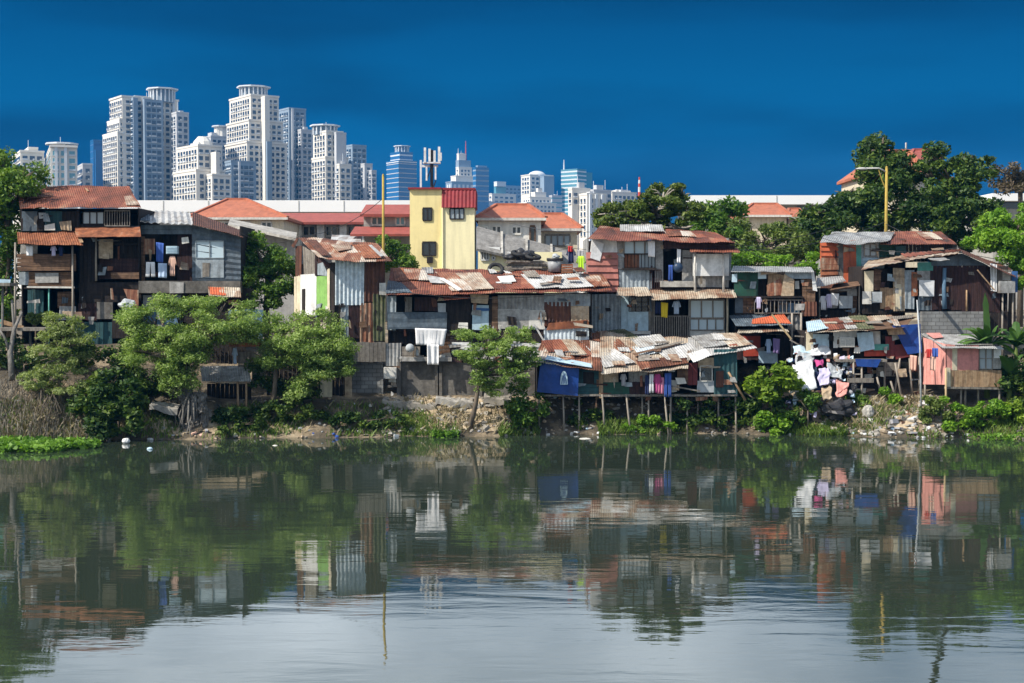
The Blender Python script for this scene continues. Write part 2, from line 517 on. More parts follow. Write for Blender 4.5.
weather('sand', [(0.3, (0.18, 0.135, 0.08)), (0.48, (0.40, 0.31, 0.20)), (0.65, (0.58, 0.48, 0.34))], nscale=1.2, rough=0.95, grime=0.3, grime_scale=(1, 1, 1), bump=0.6, bscale=6)
simple('rock', (0.30, 0.275, 0.235), var=0.3, rough=0.95, bump=0.4)


def ground_mat():
    m, t, b = base_mat('bank_soil')
    L = t.links.new
    tc = nd(t, 'ShaderNodeTexCoord')
    n1 = nd(t, 'ShaderNodeTexNoise')
    n1.inputs['Scale'].default_value = 0.5
    n1.inputs['Detail'].default_value = 9
    n1.inputs['Roughness'].default_value = 0.65
    L(tc.outputs['Object'], n1.inputs['Vector'])
    rp = nd(t, 'ShaderNodeValToRGB')
    cr = rp.color_ramp
    cr.elements.new(0.5)
    cr.elements.new(0.5)
    for e, (p, c) in zip(cr.elements, [(0.28, (0.03, 0.026, 0.018)), (0.47, (0.08, 0.064, 0.042)), (0.56, (0.20, 0.155, 0.10)), (0.70, (0.38, 0.31, 0.21))]):
        e.position = p
        e.color = (*c, 1)
    L(n1.outputs['Fac'], rp.inputs['Fac'])
    L(rp.outputs[0], b.inputs['Base Color'])
    b.inputs['Roughness'].default_value = 0.95
    n2 = nd(t, 'ShaderNodeTexNoise')
    n2.inputs['Scale'].default_value = 5
    n2.inputs['Detail'].default_value = 6
    L(tc.outputs['Object'], n2.inputs['Vector'])
    bp = nd(t, 'ShaderNodeBump')
    bp.inputs['Strength'].default_value = 0.8
    bp.inputs['Distance'].default_value = 0.15
    L(n2.outputs['Fac'], bp.inputs['Height'])
    L(bp.outputs[0], b.inputs['Normal'])


def water_mat():
    m, t, b = base_mat('river_water')
    L = t.links.new
    b.inputs['Base Color'].default_value = (0.026, 0.037, 0.026, 1)
    b.inputs['Roughness'].default_value = 0.02
    b.inputs['IOR'].default_value = 1.62
    b.inputs['Specular IOR Level'].default_value = 0.5
    tc = nd(t, 'ShaderNodeTexCoord')

    def wave(scale, mapping, detail, dist, rough=0.5):
        mp = nd(t, 'ShaderNodeMapping')
        mp.inputs['Scale'].default_value = mapping
        L(tc.outputs['Object'], mp.inputs[0])
        n = nd(t, 'ShaderNodeTexNoise')
        n.inputs['Scale'].default_value = scale
        n.inputs['Detail'].default_value = detail
        n.inputs['Roughness'].default_value = rough
        n.inputs['Distortion'].default_value = dist
        L(mp.outputs[0], n.inputs['Vector'])
        return n.outputs['Fac']
    f1 = wave(1.0, (0.42, 1.5, 1), 4, 0.4)        # ripples lying across the view
    f2 = wave(1.0, (0.10, 0.22, 1), 2, 0.0)        # slow swell
    patch = wave(1.0, (0.035, 0.09, 1), 2, 0.0)    # calm and ruffled areas
    mr = nd(t, 'ShaderNodeMapRange')
    mr.inputs['From Min'].default_value = 0.38
    mr.inputs['From Max'].default_value = 0.62
    mr.inputs['To Min'].default_value = 0.35
    mr.inputs['To Max'].default_value = 1.15
    L(patch, mr.inputs['Value'])
    mu = nd(t, 'ShaderNodeMath', operation='MULTIPLY')
    L(f1, mu.inputs[0])
    L(mr.outputs[0], mu.inputs[1])
    b1 = nd(t, 'ShaderNodeBump')
    b1.inputs['Strength'].default_value = 1.0
    b1.inputs['Distance'].default_value = WAVE1
    L(mu.outputs[0], b1.inputs['Height'])
    b2 = nd(t, 'ShaderNodeBump')
    b2.inputs['Strength'].default_value = 1.0
    b2.inputs['Distance'].default_value = WAVE2
    L(f2, b2.inputs['Height'])
    L(b1.outputs[0], b2.inputs['Normal'])
    L(b2.outputs[0], b.inputs['Normal'])


HAZE = 0.00013
WAVE1, WAVE2 = 0.0072, 0.018
ground_mat()
water_mat()

# ------------------------------------------------------------------ mesh building


class MB:
    def __init__(s):
        s.v, s.f, s.m = [], [], []

    def add(s, vs, fs, mi=0):
        o = len(s.v)
        s.v.extend(Vector(p) for p in vs)
        for f in fs:
            s.f.append(tuple(i + o for i in f))
            s.m.append(mi)
        return s

    def box(s, c, size, rz=0.0, mi=0, tilt=0.0):
        hx, hy, hz = (k / 2 for k in size)
        ca, sa = math.cos(rz), math.sin(rz)
        ct, st = math.cos(tilt), math.sin(tilt)
        vs = []
        for x, y, z in ((-hx, -hy, -hz), (hx, -hy, -hz), (hx, hy, -hz), (-hx, hy, -hz), (-hx, -hy, hz), (hx, -hy, hz), (hx, hy, hz), (-hx, hy, hz)):
            x, z = x * ct - z * st, x * st + z * ct
            vs.append((c[0] + x * ca - y * sa, c[1] + x * sa + y * ca, c[2] + z))
        return s.add(vs, [(0, 3, 2, 1), (4, 5, 6, 7), (0, 1, 5, 4), (1, 2, 6, 5), (2, 3, 7, 6), (3, 0, 4, 7)], mi)

    def bar(s, a, b, w, h=None, mi=0):
        a, b = Vector(a), Vector(b)
        h = h or w
        d = (b - a).normalized()
        up = Vector((0, 0, 1)) if abs(d.z) < 0.95 else Vector((0, -1, 0))
        r = d.cross(up).normalized()
        u = r.cross(d).normalized()
        vs = []
        for p in (a, b):
            for x, y in ((-1, -1), (1, -1), (1, 1), (-1, 1)):
                vs.append(p + r * (x * w / 2) + u * (y * h / 2))
        return s.add(vs, [(3, 2, 1, 0), (4, 5, 6, 7), (0, 1, 5, 4), (1, 2, 6, 5), (2, 3, 7, 6), (3, 0, 4, 7)], mi)

    def tube(s, path, radii, n=7, mi=0, wob=0.0):
        path = [Vector(p) for p in path]
        rings = []
        for i, p in enumerate(path):
            d = (path[min(i + 1, len(path) - 1)] - path[max(i - 1, 0)]).normalized()
            up = Vector((0, 1, 0)) if abs(d.z) > 0.7 else Vector((0, 0, 1))
            r = d.cross(up).normalized()
            u = r.cross(d).normalized()
            rad = radii[i] if isinstance(radii, (list, tuple)) else radii
            ring = []
            for k in range(n):
                a = 2 * math.pi * k / n
                q = rad * (1 + wob * random.uniform(-1, 1))
                ring.append(p + (r * math.cos(a) + u * math.sin(a)) * q)
            rings.append(ring)
        vs = [q for r_ in rings for q in r_]
        fs = []
        for i in range(len(path) - 1):
            for k in range(n):
                k2 = (k + 1) % n
                fs.append((i * n + k, (i + 1) * n + k, (i + 1) * n + k2, i * n + k2))
        fs.append(tuple(range(n)))
        fs.append(tuple(reversed(range((len(path) - 1) * n, len(path) * n))))
        return s.add(vs, fs, mi)

    def sheet(s, a, b, c, d, nu, nv, hf, t=0.02, mi=0):
        """slab over the quad a b c d (bottom-left, bottom-right, top-right, top-left); hf(u, v, point) lifts it along its normal"""
        a, b, c, d = (Vector(p) for p in (a, b, c, d))
        n = ((b - a) + (c - d)).cross((d - a) + (c - b)).normalized()
        fr, bk = [], []
        for j in range(nv + 1):
            v = j / nv
            for i in range(nu + 1):
                u = i / nu
                p = a * (1 - u) * (1 - v) + b * u * (1 - v) + c * u * v + d * (1 - u) * v
                p = p + n * hf(u, v, p)
                fr.append(p)
                bk.append(p - n * t)
        N = nu + 1
        tot = len(fr)
        fs = []
        for j in range(nv):
            for i in range(nu):
                q = j * N + i
                fs.append((q, q + 1, q + N + 1, q + N))
                fs.append((tot + q, tot + q + N, tot + q + N + 1, tot + q + 1))
        for i in range(nu):
            fs.append((i, tot + i, tot + i + 1, i + 1))
            q = nv * N + i
            fs.append((q, q + 1, tot + q + 1, tot + q))
        for j in range(nv):
            q = j * N
            fs.append((q, q + N, tot + q + N, tot + q))
            q = j * N + nu
            fs.append((q, tot + q, tot + q + N, q + N))
        return s.add(fr + bk, fs, mi)

    def prism(s, poly, vec, mi=0):
        """flat polygon (3D points) extruded along vec"""
        poly = [Vector(p) for p in poly]
        vec = Vector(vec)
        n = len(poly)
        return s.add(poly + [p + vec for p in poly],
                     [tuple(reversed(range(n))), tuple(range(n, 2 * n))] + [(i, (i + 1) % n, n + (i + 1) % n, n + i) for i in range(n)], mi)

    def lump(s, c, r, seed=0, rough=0.35, freq=1.3, sub=3, mi=0):
        """irregular rounded lump"""
        key = sub
        if key not in _ICO:
            import bmesh
            bm = bmesh.new()
            bmesh.ops.create_icosphere(bm, subdivisions=sub, radius=1)
            bm.verts.ensure_lookup_table()
            _ICO[key] = ([v.co.copy() for v in bm.verts], [tuple(v.index for v in f.verts) for f in bm.faces])
            bm.free()
        vs, fs = _ICO[key]
        out = []
        for v in vs:
            k = 1 + rough * mnoise.fractal(v * freq + Vector((seed * 7.3, seed * 3.1, seed)), 1.0, 2.0, 3)
            out.append((c[0] + v.x * r[0] * k, c[1] + v.y * r[1] * k, c[2] + v.z * r[2] * k))
        return s.add(out, fs, mi)


_ICO = {}


def world_off(parent):
    o = Vector((0, 0, 0))
    while parent:
        o += Vector(parent.location)
        parent = parent.parent
    return o


def mesh_from(name, vs, fs, mats, mi=None, smooth=False):
    me = bpy.data.meshes.new(name)
    me.from_pydata([tuple(v) for v in vs], [], fs)
    for m in (mats if isinstance(mats, (list, tuple)) else [mats]):
        me.materials.append(MATS[m])
    if mi is not None and len(set(mi)) > 1:
        me.polygons.foreach_set('material_index', mi)
    if smooth:
        me.polygons.foreach_set('use_smooth', [True] * len(me.polygons))
    me.update()
    return me


def tag(o, label=None, cat=None, group=None, kind=None):
    if label:
        o['label'] = label
    if cat:
        o['category'] = cat
    if group:
        o['group'] = group
    if kind:
        o['kind'] = kind
    return o


def thing(name, label, cat, loc, group=None):
    o = bpy.data.objects.new(name, None)
    o.empty_display_size = 0.3
    o.location = loc
    col.objects.link(o)
    return tag(o, label, cat, group)


def part(name, mb, mats, parent, label=None, kind=None, smooth=False):
    off = world_off(parent)
    me = mesh_from(name, [v - off for v in mb.v], mb.f, mats, mb.m, smooth)
    o = bpy.data.objects.new(name, me)
    o.parent = parent
    col.objects.link(o)
    return tag(o, label, kind=kind)


def solo(name, mb, mats, label=None, cat=None, group=None, kind=None, smooth=False):
    lo = Vector((min(v.x for v in mb.v), min(v.y for v in mb.v), min(v.z for v in mb.v)))
    hi = Vector((max(v.x for v in mb.v), max(v.y for v in mb.v), max(v.z for v in mb.v)))
    loc = Vector(((lo.x + hi.x) / 2, (lo.y + hi.y) / 2, lo.z))
    me = mesh_from(name, [v - loc for v in mb.v], mb.f, mats, mb.m, smooth)
    o = bpy.data.objects.new(name, me)
    o.location = loc
    col.objects.link(o)
    return tag(o, label, cat, group, kind)


# ------------------------------------------------------------------ ground height
_EX = np.array([-60, -33, -24, -10.4, -0.6, 5.3, 11.2, 16.6, 24.8, 60])
_EY = np.array([65.5, 66.5, 67.8, 69.5, 70.4, 71.2, 71.6, 70.2, 68.8, 68.0])


def edge_y(x):
    return float(np.interp(x, _EX, _EY)) + 0.25 * math.sin(x * 0.9) + 0.16 * math.sin(x * 2.3 + 1)


def ground_z(x, y):
    s = y - edge_y(x)
    left = np.interp(s, [-8, 0, 0.8, 3.0, 6.0, 9, 14, 20], [-2.5, 0, 0.7, 2.3, 3.5, 4.3, 4.4, 4.4])
    mid = np.interp(s, [-8, 0, 0.7, 2.6, 4.5, 7, 10, 20], [-2.5, 0, 0.45, 1.6, 1.75, 3.0, 4.0, 4.4])
    rig = np.interp(s, [-8, 0, 0.7, 2.6, 4.5, 7, 10, 20], [-2.5, 0, 0.5, 1.5, 2.0, 3.2, 4.0, 4.4])
    wl_ = float(np.clip((-15 - x) / 5, 0, 1))
    wr_ = float(np.clip((x - 12) / 4, 0, 1))
    z = left * wl_ + rig * wr_ + mid * (1 - wl_ - wr_)
    if 0.1 < s < 14:
        q = min(1, s) * min(1, (14 - s) / 4)
        z += q * (0.16 * mnoise.noise(Vector((x * 0.8, y * 0.8, 0))) + 0.09 * mnoise.noise(Vector((x * 2.5, y * 2.5, 3))))
    return float(z)


# ------------------------------------------------------------------ planes and sheet surfaces
class Plane:
    def __init__(s, p, n):
        s.p, s.n = Vector(p), Vector(n).normalized()

    def at(s, px, py, off=0.0):
        d = ray(px, py)
        k = (s.p - CAM).dot(s.n) / d.dot(s.n)
        return CAM + d * k + s.n * off


def wall_plane(D):
    return Plane((0, D, 0), (0, -1, 0))


def wall_between(x0, D0, x1, D1):
    a, b = P(x0, 300, D0), P(x1, 300, D1)
    d = b - a
    d.z = 0
    return Plane(a, Vector((d.y, -d.x, 0)))


def plane3(a, b, c):
    a, b, c = P(*a), P(*b), P(*c)
    n = (b - a).cross(c - a)
    if n.z < 0:
        n = -n
    return Plane(a, n)


def rough_sheet(mb, bl, br, tr, tl, kind, t=0.02, wob=0.012, mi=0, pitch=None, amp=None):
    w = ((br - bl).length + (tr - tl).length) / 2
    h = ((tl - bl).length + (tr - br).length) / 2
    sd = random.uniform(0, 90)

    def wb(p):
        return wob * mnoise.noise(p * 0.9 + Vector((sd, 0, sd)))
    if kind in ('corr', 'corrh'):
        pitch = pitch or 0.2
        amp = amp or 0.022
        L = w if kind == 'corr' else h
        n = max(2, int(L / pitch))
        if n > 150:
            n = 150

        def hf(u, v, p):
            q = u if kind == 'corr' else v
            return amp * math.sin(2 * math.pi * n * q) + wb(p) * 1.8
        if kind == 'corr':
            mb.sheet(bl, br, tr, tl, n * 4, max(2, min(6, int(h / 0.7))), hf, t, mi)
        else:
            mb.sheet(bl, br, tr, tl, max(2, min(6, int(w / 0.7))), n * 4, hf, t, mi)
    elif kind in ('plank', 'plankh', 'lap'):
        pitch = pitch or (0.22 if kind != 'lap' else 0.3)
        L = w if kind == 'plank' else h
        n = max(1, round(L / pitch))
        for k in range(n):
            a, b_ = k / n, (k + 1) / n - 0.06 / n
            e0, e1 = random.uniform(-1, 1), random.uniform(-1, 1)
            z = random.uniform(0, wob)
            if kind == 'plank':
                q0 = 0 + e0 * 0.015
                q1 = 1 + e1 * 0.02
                c0 = bl.lerp(br, a), tl.lerp(tr, a)
                c1 = bl.lerp(br, b_), tl.lerp(tr, b_)
                A, Dd = c0[0].lerp(c0[1], q0), c0[0].lerp(c0[1], q1)
                B, C = c1[0].lerp(c1[1], q0), c1[0].lerp(c1[1], q1)
                mb.sheet(A, B, C, Dd, 1, 2, lambda u, v, p: z + wb(p), t + 0.006, mi)
            else:
                q0, q1 = e0 * 0.006, 1 + e1 * 0.008
                l0, r0 = bl.lerp(tl, a), br.lerp(tr, a)
                l1, r1 = bl.lerp(tl, b_), br.lerp(tr, b_)
                if kind == 'lap':
                    mb.sheet(l0.lerp(r0, q0), l0.lerp(r0, q1), l1.lerp(r1, q1), l1.lerp(r1, q0), 2, 1,
                             lambda u, v, p: 0.085 * (1 - v) + wb(p), t, mi)
                else:
                    mb.sheet(l0.lerp(r0, q0), l0.lerp(r0, q1), l1.lerp(r1, q1), l1.lerp(r1, q0), 2, 1, lambda u, v, p: z + wb(p), t + 0.006, mi)
    else:
        mb.sheet(bl, br, tr, tl, max(2, min(8, int(w / 0.4))), max(2, min(8, int(h / 0.4))), lambda u, v, p: wb(p), t, mi)


class House:
    def __init__(s, name, label, cat, px, py, D, group=None):
        s.D = D
        p = P(px, py, D)
        p.z = ground_z(p.x, p.y)
        s.root = thing(name, label, cat, p, group)
        s.pl = wall_plane(D)

    def q(s, x0, y0, x1, y1, mat, kind='flat', off=0.03, name='wall_panel', t=0.025, jit=0.02, wob=0.012, pl=None, parent=None, label=None, pitch=None, amp=None, fixed=False):
        return s.quad([(x0, y0), (x1, y0), (x1, y1), (x0, y1)], mat, kind, off, name, t, jit, wob, pl, parent, label, pitch, amp)

    def quad(s, pts, mat, kind='flat', off=0.03, name='wall_panel', t=0.025, jit=0.02, wob=0.012, pl=None, parent=None, label=None, pitch=None, amp=None):
        pl = pl or s.pl
        off = off + random.uniform(0, 0.012)
        tl, tr, br, bl = (pl.at(x, y, off) for x, y in pts)
        ex = (tr - tl).normalized()
        ey = (tl - bl).normalized()
        tl, tr, br, bl = (p + ex * random.uniform(-jit, jit) + ey * random.uniform(-jit, jit) for p in (tl, tr, br, bl))
        mb = MB()
        rough_sheet(mb, bl, br, tr, tl, kind, t, wob, 0, pitch, amp)
        return part(name, mb, mat, parent or s.root, label)

    def shell(s, x0, y0, x1, y1, depth, mat='wood_dark_shaded', floors=(), ceiling=True, side_mat=None, front=False):
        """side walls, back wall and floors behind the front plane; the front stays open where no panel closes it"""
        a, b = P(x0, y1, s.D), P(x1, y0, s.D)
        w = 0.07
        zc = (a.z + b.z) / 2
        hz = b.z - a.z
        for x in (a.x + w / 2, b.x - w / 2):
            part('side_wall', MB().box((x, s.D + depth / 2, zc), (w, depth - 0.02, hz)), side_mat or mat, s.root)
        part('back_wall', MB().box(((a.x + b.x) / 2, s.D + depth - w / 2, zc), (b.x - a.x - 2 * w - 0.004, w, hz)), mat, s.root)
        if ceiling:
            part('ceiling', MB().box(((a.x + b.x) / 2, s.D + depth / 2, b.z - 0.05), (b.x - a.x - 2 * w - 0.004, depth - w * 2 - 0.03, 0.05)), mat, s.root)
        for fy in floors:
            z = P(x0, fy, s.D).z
            part('floor', MB().box(((a.x + b.x) / 2, s.D + depth / 2 - 0.04, z - 0.05), (b.x - a.x - 2 * w - 0.004, depth - w * 2 - 0.03, 0.1)), 'wood_dark_shaded', s.root)
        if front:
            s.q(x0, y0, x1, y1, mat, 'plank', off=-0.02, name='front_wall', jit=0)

    def roof(s, fl, fr, br, bl, mat='rust_mixed', kind='corr', name='roof', t=0.02, sag=0.05, pitch=0.12, amp=0.014, label=None, lift=0.0):
        """four corners (px, py, D): front-left, front-right, back-right, back-left"""
        A, B, C, D_ = P(*fl), P(*fr), P(*br), P(*bl)
        for v in (A, B, C, D_):
            v.z += lift
        mb = MB()
        w = ((B - A).length + (C - D_).length) / 2
        n = min(150, max(3, int(w / pitch)))
        sd = random.uniform(0, 50)

        def hf(u, v, p):
            h = sag * mnoise.noise(Vector((p.x * 0.55 + sd, p.y * 0.5, 0))) + 0.35 * sag * mnoise.noise(Vector((p.x * 1.9 + sd, p.y * 0.9, 4)))
            if v < 0.02:
                h += 0.03 * mnoise.noise(Vector((p.x * 3.1, sd, 1)))
            return h + (amp * math.sin(2 * math.pi * n * u) if kind == 'corr' else 0)
        if kind == 'corr':
            mb.sheet(A, B, C, D_, n * 4, 8, hf, t)
        else:
            mb.sheet(A, B, C, D_, max(6, n // 3), 8, hf, t)
        o = part(name, mb, mat, s.root, label)
        nn = (B - A).cross(D_ - A)
        s.rp = Plane(A, nn)
        return o

    def patch(s, pts, mat, kind='corr', off=0.06, label=None, name='roof_sheet', wob=0.03, pl=None, pitch=0.13):
        return s.quad(pts, mat, kind, off, name, 0.015, 0.03, wob, pl or s.rp, None, label, pitch, 0.013)

    def window(s, x0, y0, x1, y1, nc=2, nr=1, frame='offwhite', pane='pane_pale', off=0.05, bar=0.05, pl=None, sill=False, kind='window'):
        pl = pl or s.pl
        tl, tr, br, bl = (pl.at(x, y, off) for x, y in ((x0, y0), (x1, y0), (x1, y1), (x0, y1)))
        mb = MB()
        n = pl.n
        for a, b in ((tl, tr), (bl, br)):
            mb.bar(a, b, bar, bar)
        ey = (tl - bl).normalized() * bar / 2
        for k in range(nc + 1):
            u = k / nc
            mb.bar(bl.lerp(br, u) + ey, tl.lerp(tr, u) - ey, bar, bar * 0.9)
        ex = (br - bl).normalized() * bar / 2
        for k in range(1, nr):
            v = k / nr
            for c in range(nc):
                mb.bar((bl.lerp(br, c / nc)).lerp(tl.lerp(tr, c / nc), v) + ex, (bl.lerp(br, (c + 1) / nc)).lerp(tl.lerp(tr, (c + 1) / nc), v) - ex, bar * 0.8, bar * 0.7)
        w = part(kind, mb, frame, s.root)
        g = MB()
        g.prism([p - n * 0.03 for p in (bl, br, tr, tl)], n * -0.012)
        part('pane', g, pane, w)
        if sill:
            m2 = MB()
            m2.bar(bl - ex * 2 + n * 0.05 - ey * 1.6, br + ex * 2 + n * 0.05 - ey * 1.6, 0.14, 0.06)
            part('sill', m2, frame, w)
        return w

    def post(s, px, y0, y1, r=0.05, mat='pole_grey', off=0.12, name='post', px1=None, ground=False, pl=None):
        pl = pl or s.pl
        a = pl.at(px, y0, off)
        b = pl.at(px if px1 is None else px1, y1, off)
        if ground:
            b.z = ground_z(b.x, b.y) - 0.15
        mid = a.lerp(b, 0.5) + Vector((random.uniform(-.03, .03), random.uniform(-.03, .03), 0))
        return part(name, MB().tube([b, mid, a], [r * 1.1, r, r * 0.9], 6, 0, 0.1), mat, s.root, smooth=True)

    def beam(s, x0, y0, x1, y1, w=0.1, mat='wood_grey', off=0.12, name='beam', pl=None):
        pl = pl or s.pl
        return part(name, MB().bar(pl.at(x0, y0, off), pl.at(x1, y1, off), w, w), mat, s.root)

    def railing(s, x0, y0, x1, y1, n, mat='wood_dark_shaded', off=0.35, w=0.035):
        mb = MB()
        tl, tr, br, bl = (s.pl.at(x, y, off) for x, y in ((x0, y0), (x1, y0), (x1, y1), (x0, y1)))
        mb.bar(tl, tr, 0.06, 0.05)
        mb.bar(bl, br, 0.06, 0.05)
        for k in range(n + 1):
            u = k / n
            e = Vector((0, 0, 0.03))
            mb.bar(bl.lerp(br, u) + e, tl.lerp(tr, u) - e, w, w)
        return part('railing', mb, mat, s.root)

    def bo(s, x0, y0, x1, y1, depth, mat, off=0.05, name='box_panel', label=None):
        """a boxy part standing proud of the wall (depth in m, towards the river)"""
        a, b = P(x0, y1, s.pl.p.y - off), P(x1, y0, s.pl.p.y - off)
        return part(name, MB().box(((a.x + b.x) / 2, s.pl.p.y - off - depth / 2, (a.z + b.z) / 2), (b.x - a.x, depth, b.z - a.z)), mat, s.root, label)


MUTED = ['wood_grey', 'wood_brown', 'zinc_grey', 'zinc_tan', 'rust_dark', 'rust_streak', 'ply_tan', 'ply_grey', 'sheet_bluegrey', 'sheet_slate', 'wood_dark_shaded', 'wood_dark_shaded', 'offwhite', 'wood_maroon']


def clutter(h, x0, y0, x1, y1, n, seed, mats=None, smax=11, pl=None, off=(0.1, 0.3)):
    """small odd boards, tins and rags nailed over a shack's front"""
    g = random.Random(seed)
    mats = mats or MUTED
    for _ in range(n):
        w, q = g.uniform(2.5, smax), g.uniform(2, smax * 0.8)
        if g.random() < 0.35:
            w, q = (g.uniform(1.2, 2.2), g.uniform(6, 14)) if g.random() < 0.6 else (g.uniform(7, 18), g.uniform(1.2, 2.2))
        x, y = g.uniform(x0, max(x0 + 1, x1 - w)), g.uniform(y0, max(y0 + 1, y1 - q))
        sk = lambda: g.uniform(-1.2, 1.2)
        h.quad([(x + sk(), y + sk()), (x + w + sk(), y + sk()), (x + w + sk(), y + q + sk()), (x + sk(), y + q + sk())], g.choice(mats),
               g.choice(['flat', 'flat', 'plank', 'plankh', 'corr']), off=g.uniform(*off), name='nailed_board', wob=0.04, pl=pl)


def roof_clutter(h, x0, y0, x1, y1, n, seed, pl=None):
    g = random.Random(seed)
    for _ in range(n):
        if g.random() < 0.5:
            w, q = g.uniform(5, 14), g.uniform(2.5, 7)
        else:
            w, q = g.uniform(6, 16), g.uniform(0.9, 1.6)
        x, y = g.uniform(x0, x1 - w), g.uniform(y0, y1 - q)
        k = g.uniform(-2, 6)
        h.patch([(x, y), (x + w, y + g.uniform(-1, 1)), (x + w + k, y + q), (x + k, y + q + g.uniform(-1, 1))],
                g.choice(['rust_mixed', 'rust_red', 'zinc_tan', 'zinc_grey', 'zinc_pale', 'rust_dark', 'wood_grey', 'rust_orange', 'wood_brown']), g.choice(['corr', 'flat']),
                off=g.uniform(0.09, 0.2), name='roof_patch', pl=pl)
# ================================================================== setting: ground and water


def grid_mesh(name, xs, ys, zf, mat):
    vs = [(x, y, zf(x, y)) for y in ys for x in xs]
    N = len(xs)
    fs = [(j * N + i, j * N + i + 1, (j + 1) * N + i + 1, (j + 1) * N + i) for j in range(len(ys) - 1) for i in range(N - 1)]
    me = mesh_from(name, vs, fs, mat, None, True)
    o = bpy.data.objects.new(name, me)
    col.objects.link(o)
    o['kind'] = 'structure'
    return o


xs = [-1400, -700, -300, -150, -90] + list(np.arange(-60, 60.1, 0.6)) + [90, 150, 300, 700, 1400]
ys = [58] + list(np.arange(62, 84, 0.4)) + [86, 90, 100, 130, 200, 500, 1500, 2080]
grid_mesh('ground', xs, ys, ground_z, 'bank_soil')
grid_mesh('water', [-1400, -800, -150, -60, -30, 0, 30, 60, 150, 800, 1400], [-100, -60, 0, 20, 40, 60, 80], lambda x, y: 0.0, 'river_water')


def sand_patch(px0, px1, s0, s1, seed):
    x0, x1 = P(px0, HOR, 70).x, P(px1, HOR, 70).x
    n, m = int((x1 - x0) / 0.15), int((s1 - s0) / 0.15)
    vs, fs = [], []
    ok = []
    for j in range(m + 1):
        for i in range(n + 1):
            u, v = i / n, j / m
            x = x0 + (x1 - x0) * u
            y = edge_y(x) + s0 + (s1 - s0) * v
            vs.append((x, y, ground_z(x, y) + 0.03))
            e = min(u, 1 - u) * 6 * (x1 - x0) / 6
            e = min(e, min(v, 1 - v) * 2.2)
            ok.append(e + 0.9 * mnoise.noise(Vector((x * 0.7, y * 0.8, seed))) + 0.35 * mnoise.noise(Vector((x * 2.3, y * 2.3, seed))) > 0.18)
    N = n + 1
    for j in range(m):
        for i in range(n):
            q = j * N + i
            if ok[q] and ok[q + 1] and ok[q + N] and ok[q + N + 1]:
                fs.append((q, q + 1, q + N + 1, q + N))
    me = mesh_from('path', vs, fs, 'sand', None, True)
    o = bpy.data.objects.new('path', me)
    col.objects.link(o)
    o['kind'] = 'structure'


sand_patch(375, 545, 0.3, 3.6, 1)
sand_patch(815, 960, 0.2, 3.4, 2)
sand_patch(120, 300, 0.2, 1.5, 3)
sand_patch(-30, 110, 0.3, 1.6, 4)

# ================================================================== thin blue air
hz = bpy.data.materials.new('air')
hz.use_nodes = True
ht = hz.node_tree
for n_ in list(ht.nodes):
    ht.nodes.remove(n_)
ho = ht.nodes.new('ShaderNodeOutputMaterial')
hv = ht.nodes.new('ShaderNodeVolumePrincipled')
hv.inputs['Color'].default_value = (0.03, 0.40, 1.0, 1)
hv.inputs['Density'].default_value = HAZE
hv.inputs['Anisotropy'].default_value = 0.0
ht.links.new(hv.outputs[0], ho.inputs['Volume'])
MATS['air'] = hz
solo('haze', MB().box((0, 980, 93), (2900, 2220, 194)), 'air', kind='stuff')

# ================================================================== cloth


def cloth(x0, y0, x1, y1, D, mat, label, shape='sheet', name='hanging_cloth', cat='laundry', group=None, fold=0.05):
    tl, br = P(x0, y0, D), P(x1, y1, D)
    w, h = br.x - tl.x, tl.z - br.z
    sd = random.uniform(0, 99)
    mb = MB()
    nf = max(2, int(w / 0.22))

    def hf(u, v, p):
        return fold * (0.35 + 0.65 * (1 - v)) * (math.sin(2 * math.pi * nf * u + sd) * 0.5 + mnoise.noise(Vector((p.x * 2.2 + sd, p.z * 1.1, 0))))

    def quad(ax, az, bx, bz, cx, cz, dx, dz, nu=10, nv=6):
        V = lambda fx, fz: Vector((tl.x + fx * w, D, tl.z - fz * h))
        mb.sheet(V(ax, az), V(bx, bz), V(cx, cz), V(dx, dz), nu, nv, hf, 0.012)
    if shape == 'shirt':
        quad(0.22, 1, 0.78, 1.0, 0.76, 0, 0.24, 0)
        quad(0.0, 0.42, 0.17, 0.5, 0.235, 0.03, 0.2, 0.01, 4, 4)
        quad(0.83, 0.5, 1.0, 0.42, 0.8, 0.01, 0.765, 0.03, 4, 4)
    elif shape == 'trousers':
        quad(0.05, 1, 0.42, 1, 0.495, 0.0, 0.1, 0.0, 5, 7)
        quad(0.58, 1, 0.95, 1, 0.9, 0.0, 0.505, 0.0, 5, 7)
    elif shape == 'drape':
        quad(0.03, 0.93, 0.9, 1.0, 1.0, 0.06, 0.0, 0.0, 16, 8)
    else:
        quad(0.02, 0.97, 0.98, 1.0, 1.0, 0.03, 0.0, 0.0, 14, 8)
    return solo(name, mb, mat, label, cat, group, None, True)


# ================================================================== the shacks
# ---- tall dark shack under the big rusty roof at the upstream end
h = House('shack', 'tall dark three-storey shack under a broad rust-red tin roof with plank balcony', 'shack', 78, 318, 77.0)
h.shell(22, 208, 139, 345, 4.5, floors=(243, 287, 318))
h.roof((20, 208, 76.2), (141, 207, 76.4), (129, 186, 80.6), (17, 187, 80.6), 'rust_red', sag=0.12)
h.patch([(124, 197), (131, 196), (140, 206), (127, 206)], 'zinc_tan')
h.patch([(84, 187.5), (86, 187.5), (89, 192), (87, 192)], 'wood_tan', 'flat')
h.patch([(26, 194), (52, 193), (56, 198), (28, 200)], 'rust_dark')
h.q(22, 211, 38, 231, 'sheet_slate')
h.q(37, 212, 44, 231, 'wood_dark_shaded', 'plank')
h.q(45, 211, 62, 231, 'teal_sheet', 'corr')
h.q(62, 211, 80, 243, 'wood_dark_shaded', 'plank', off=0.01)
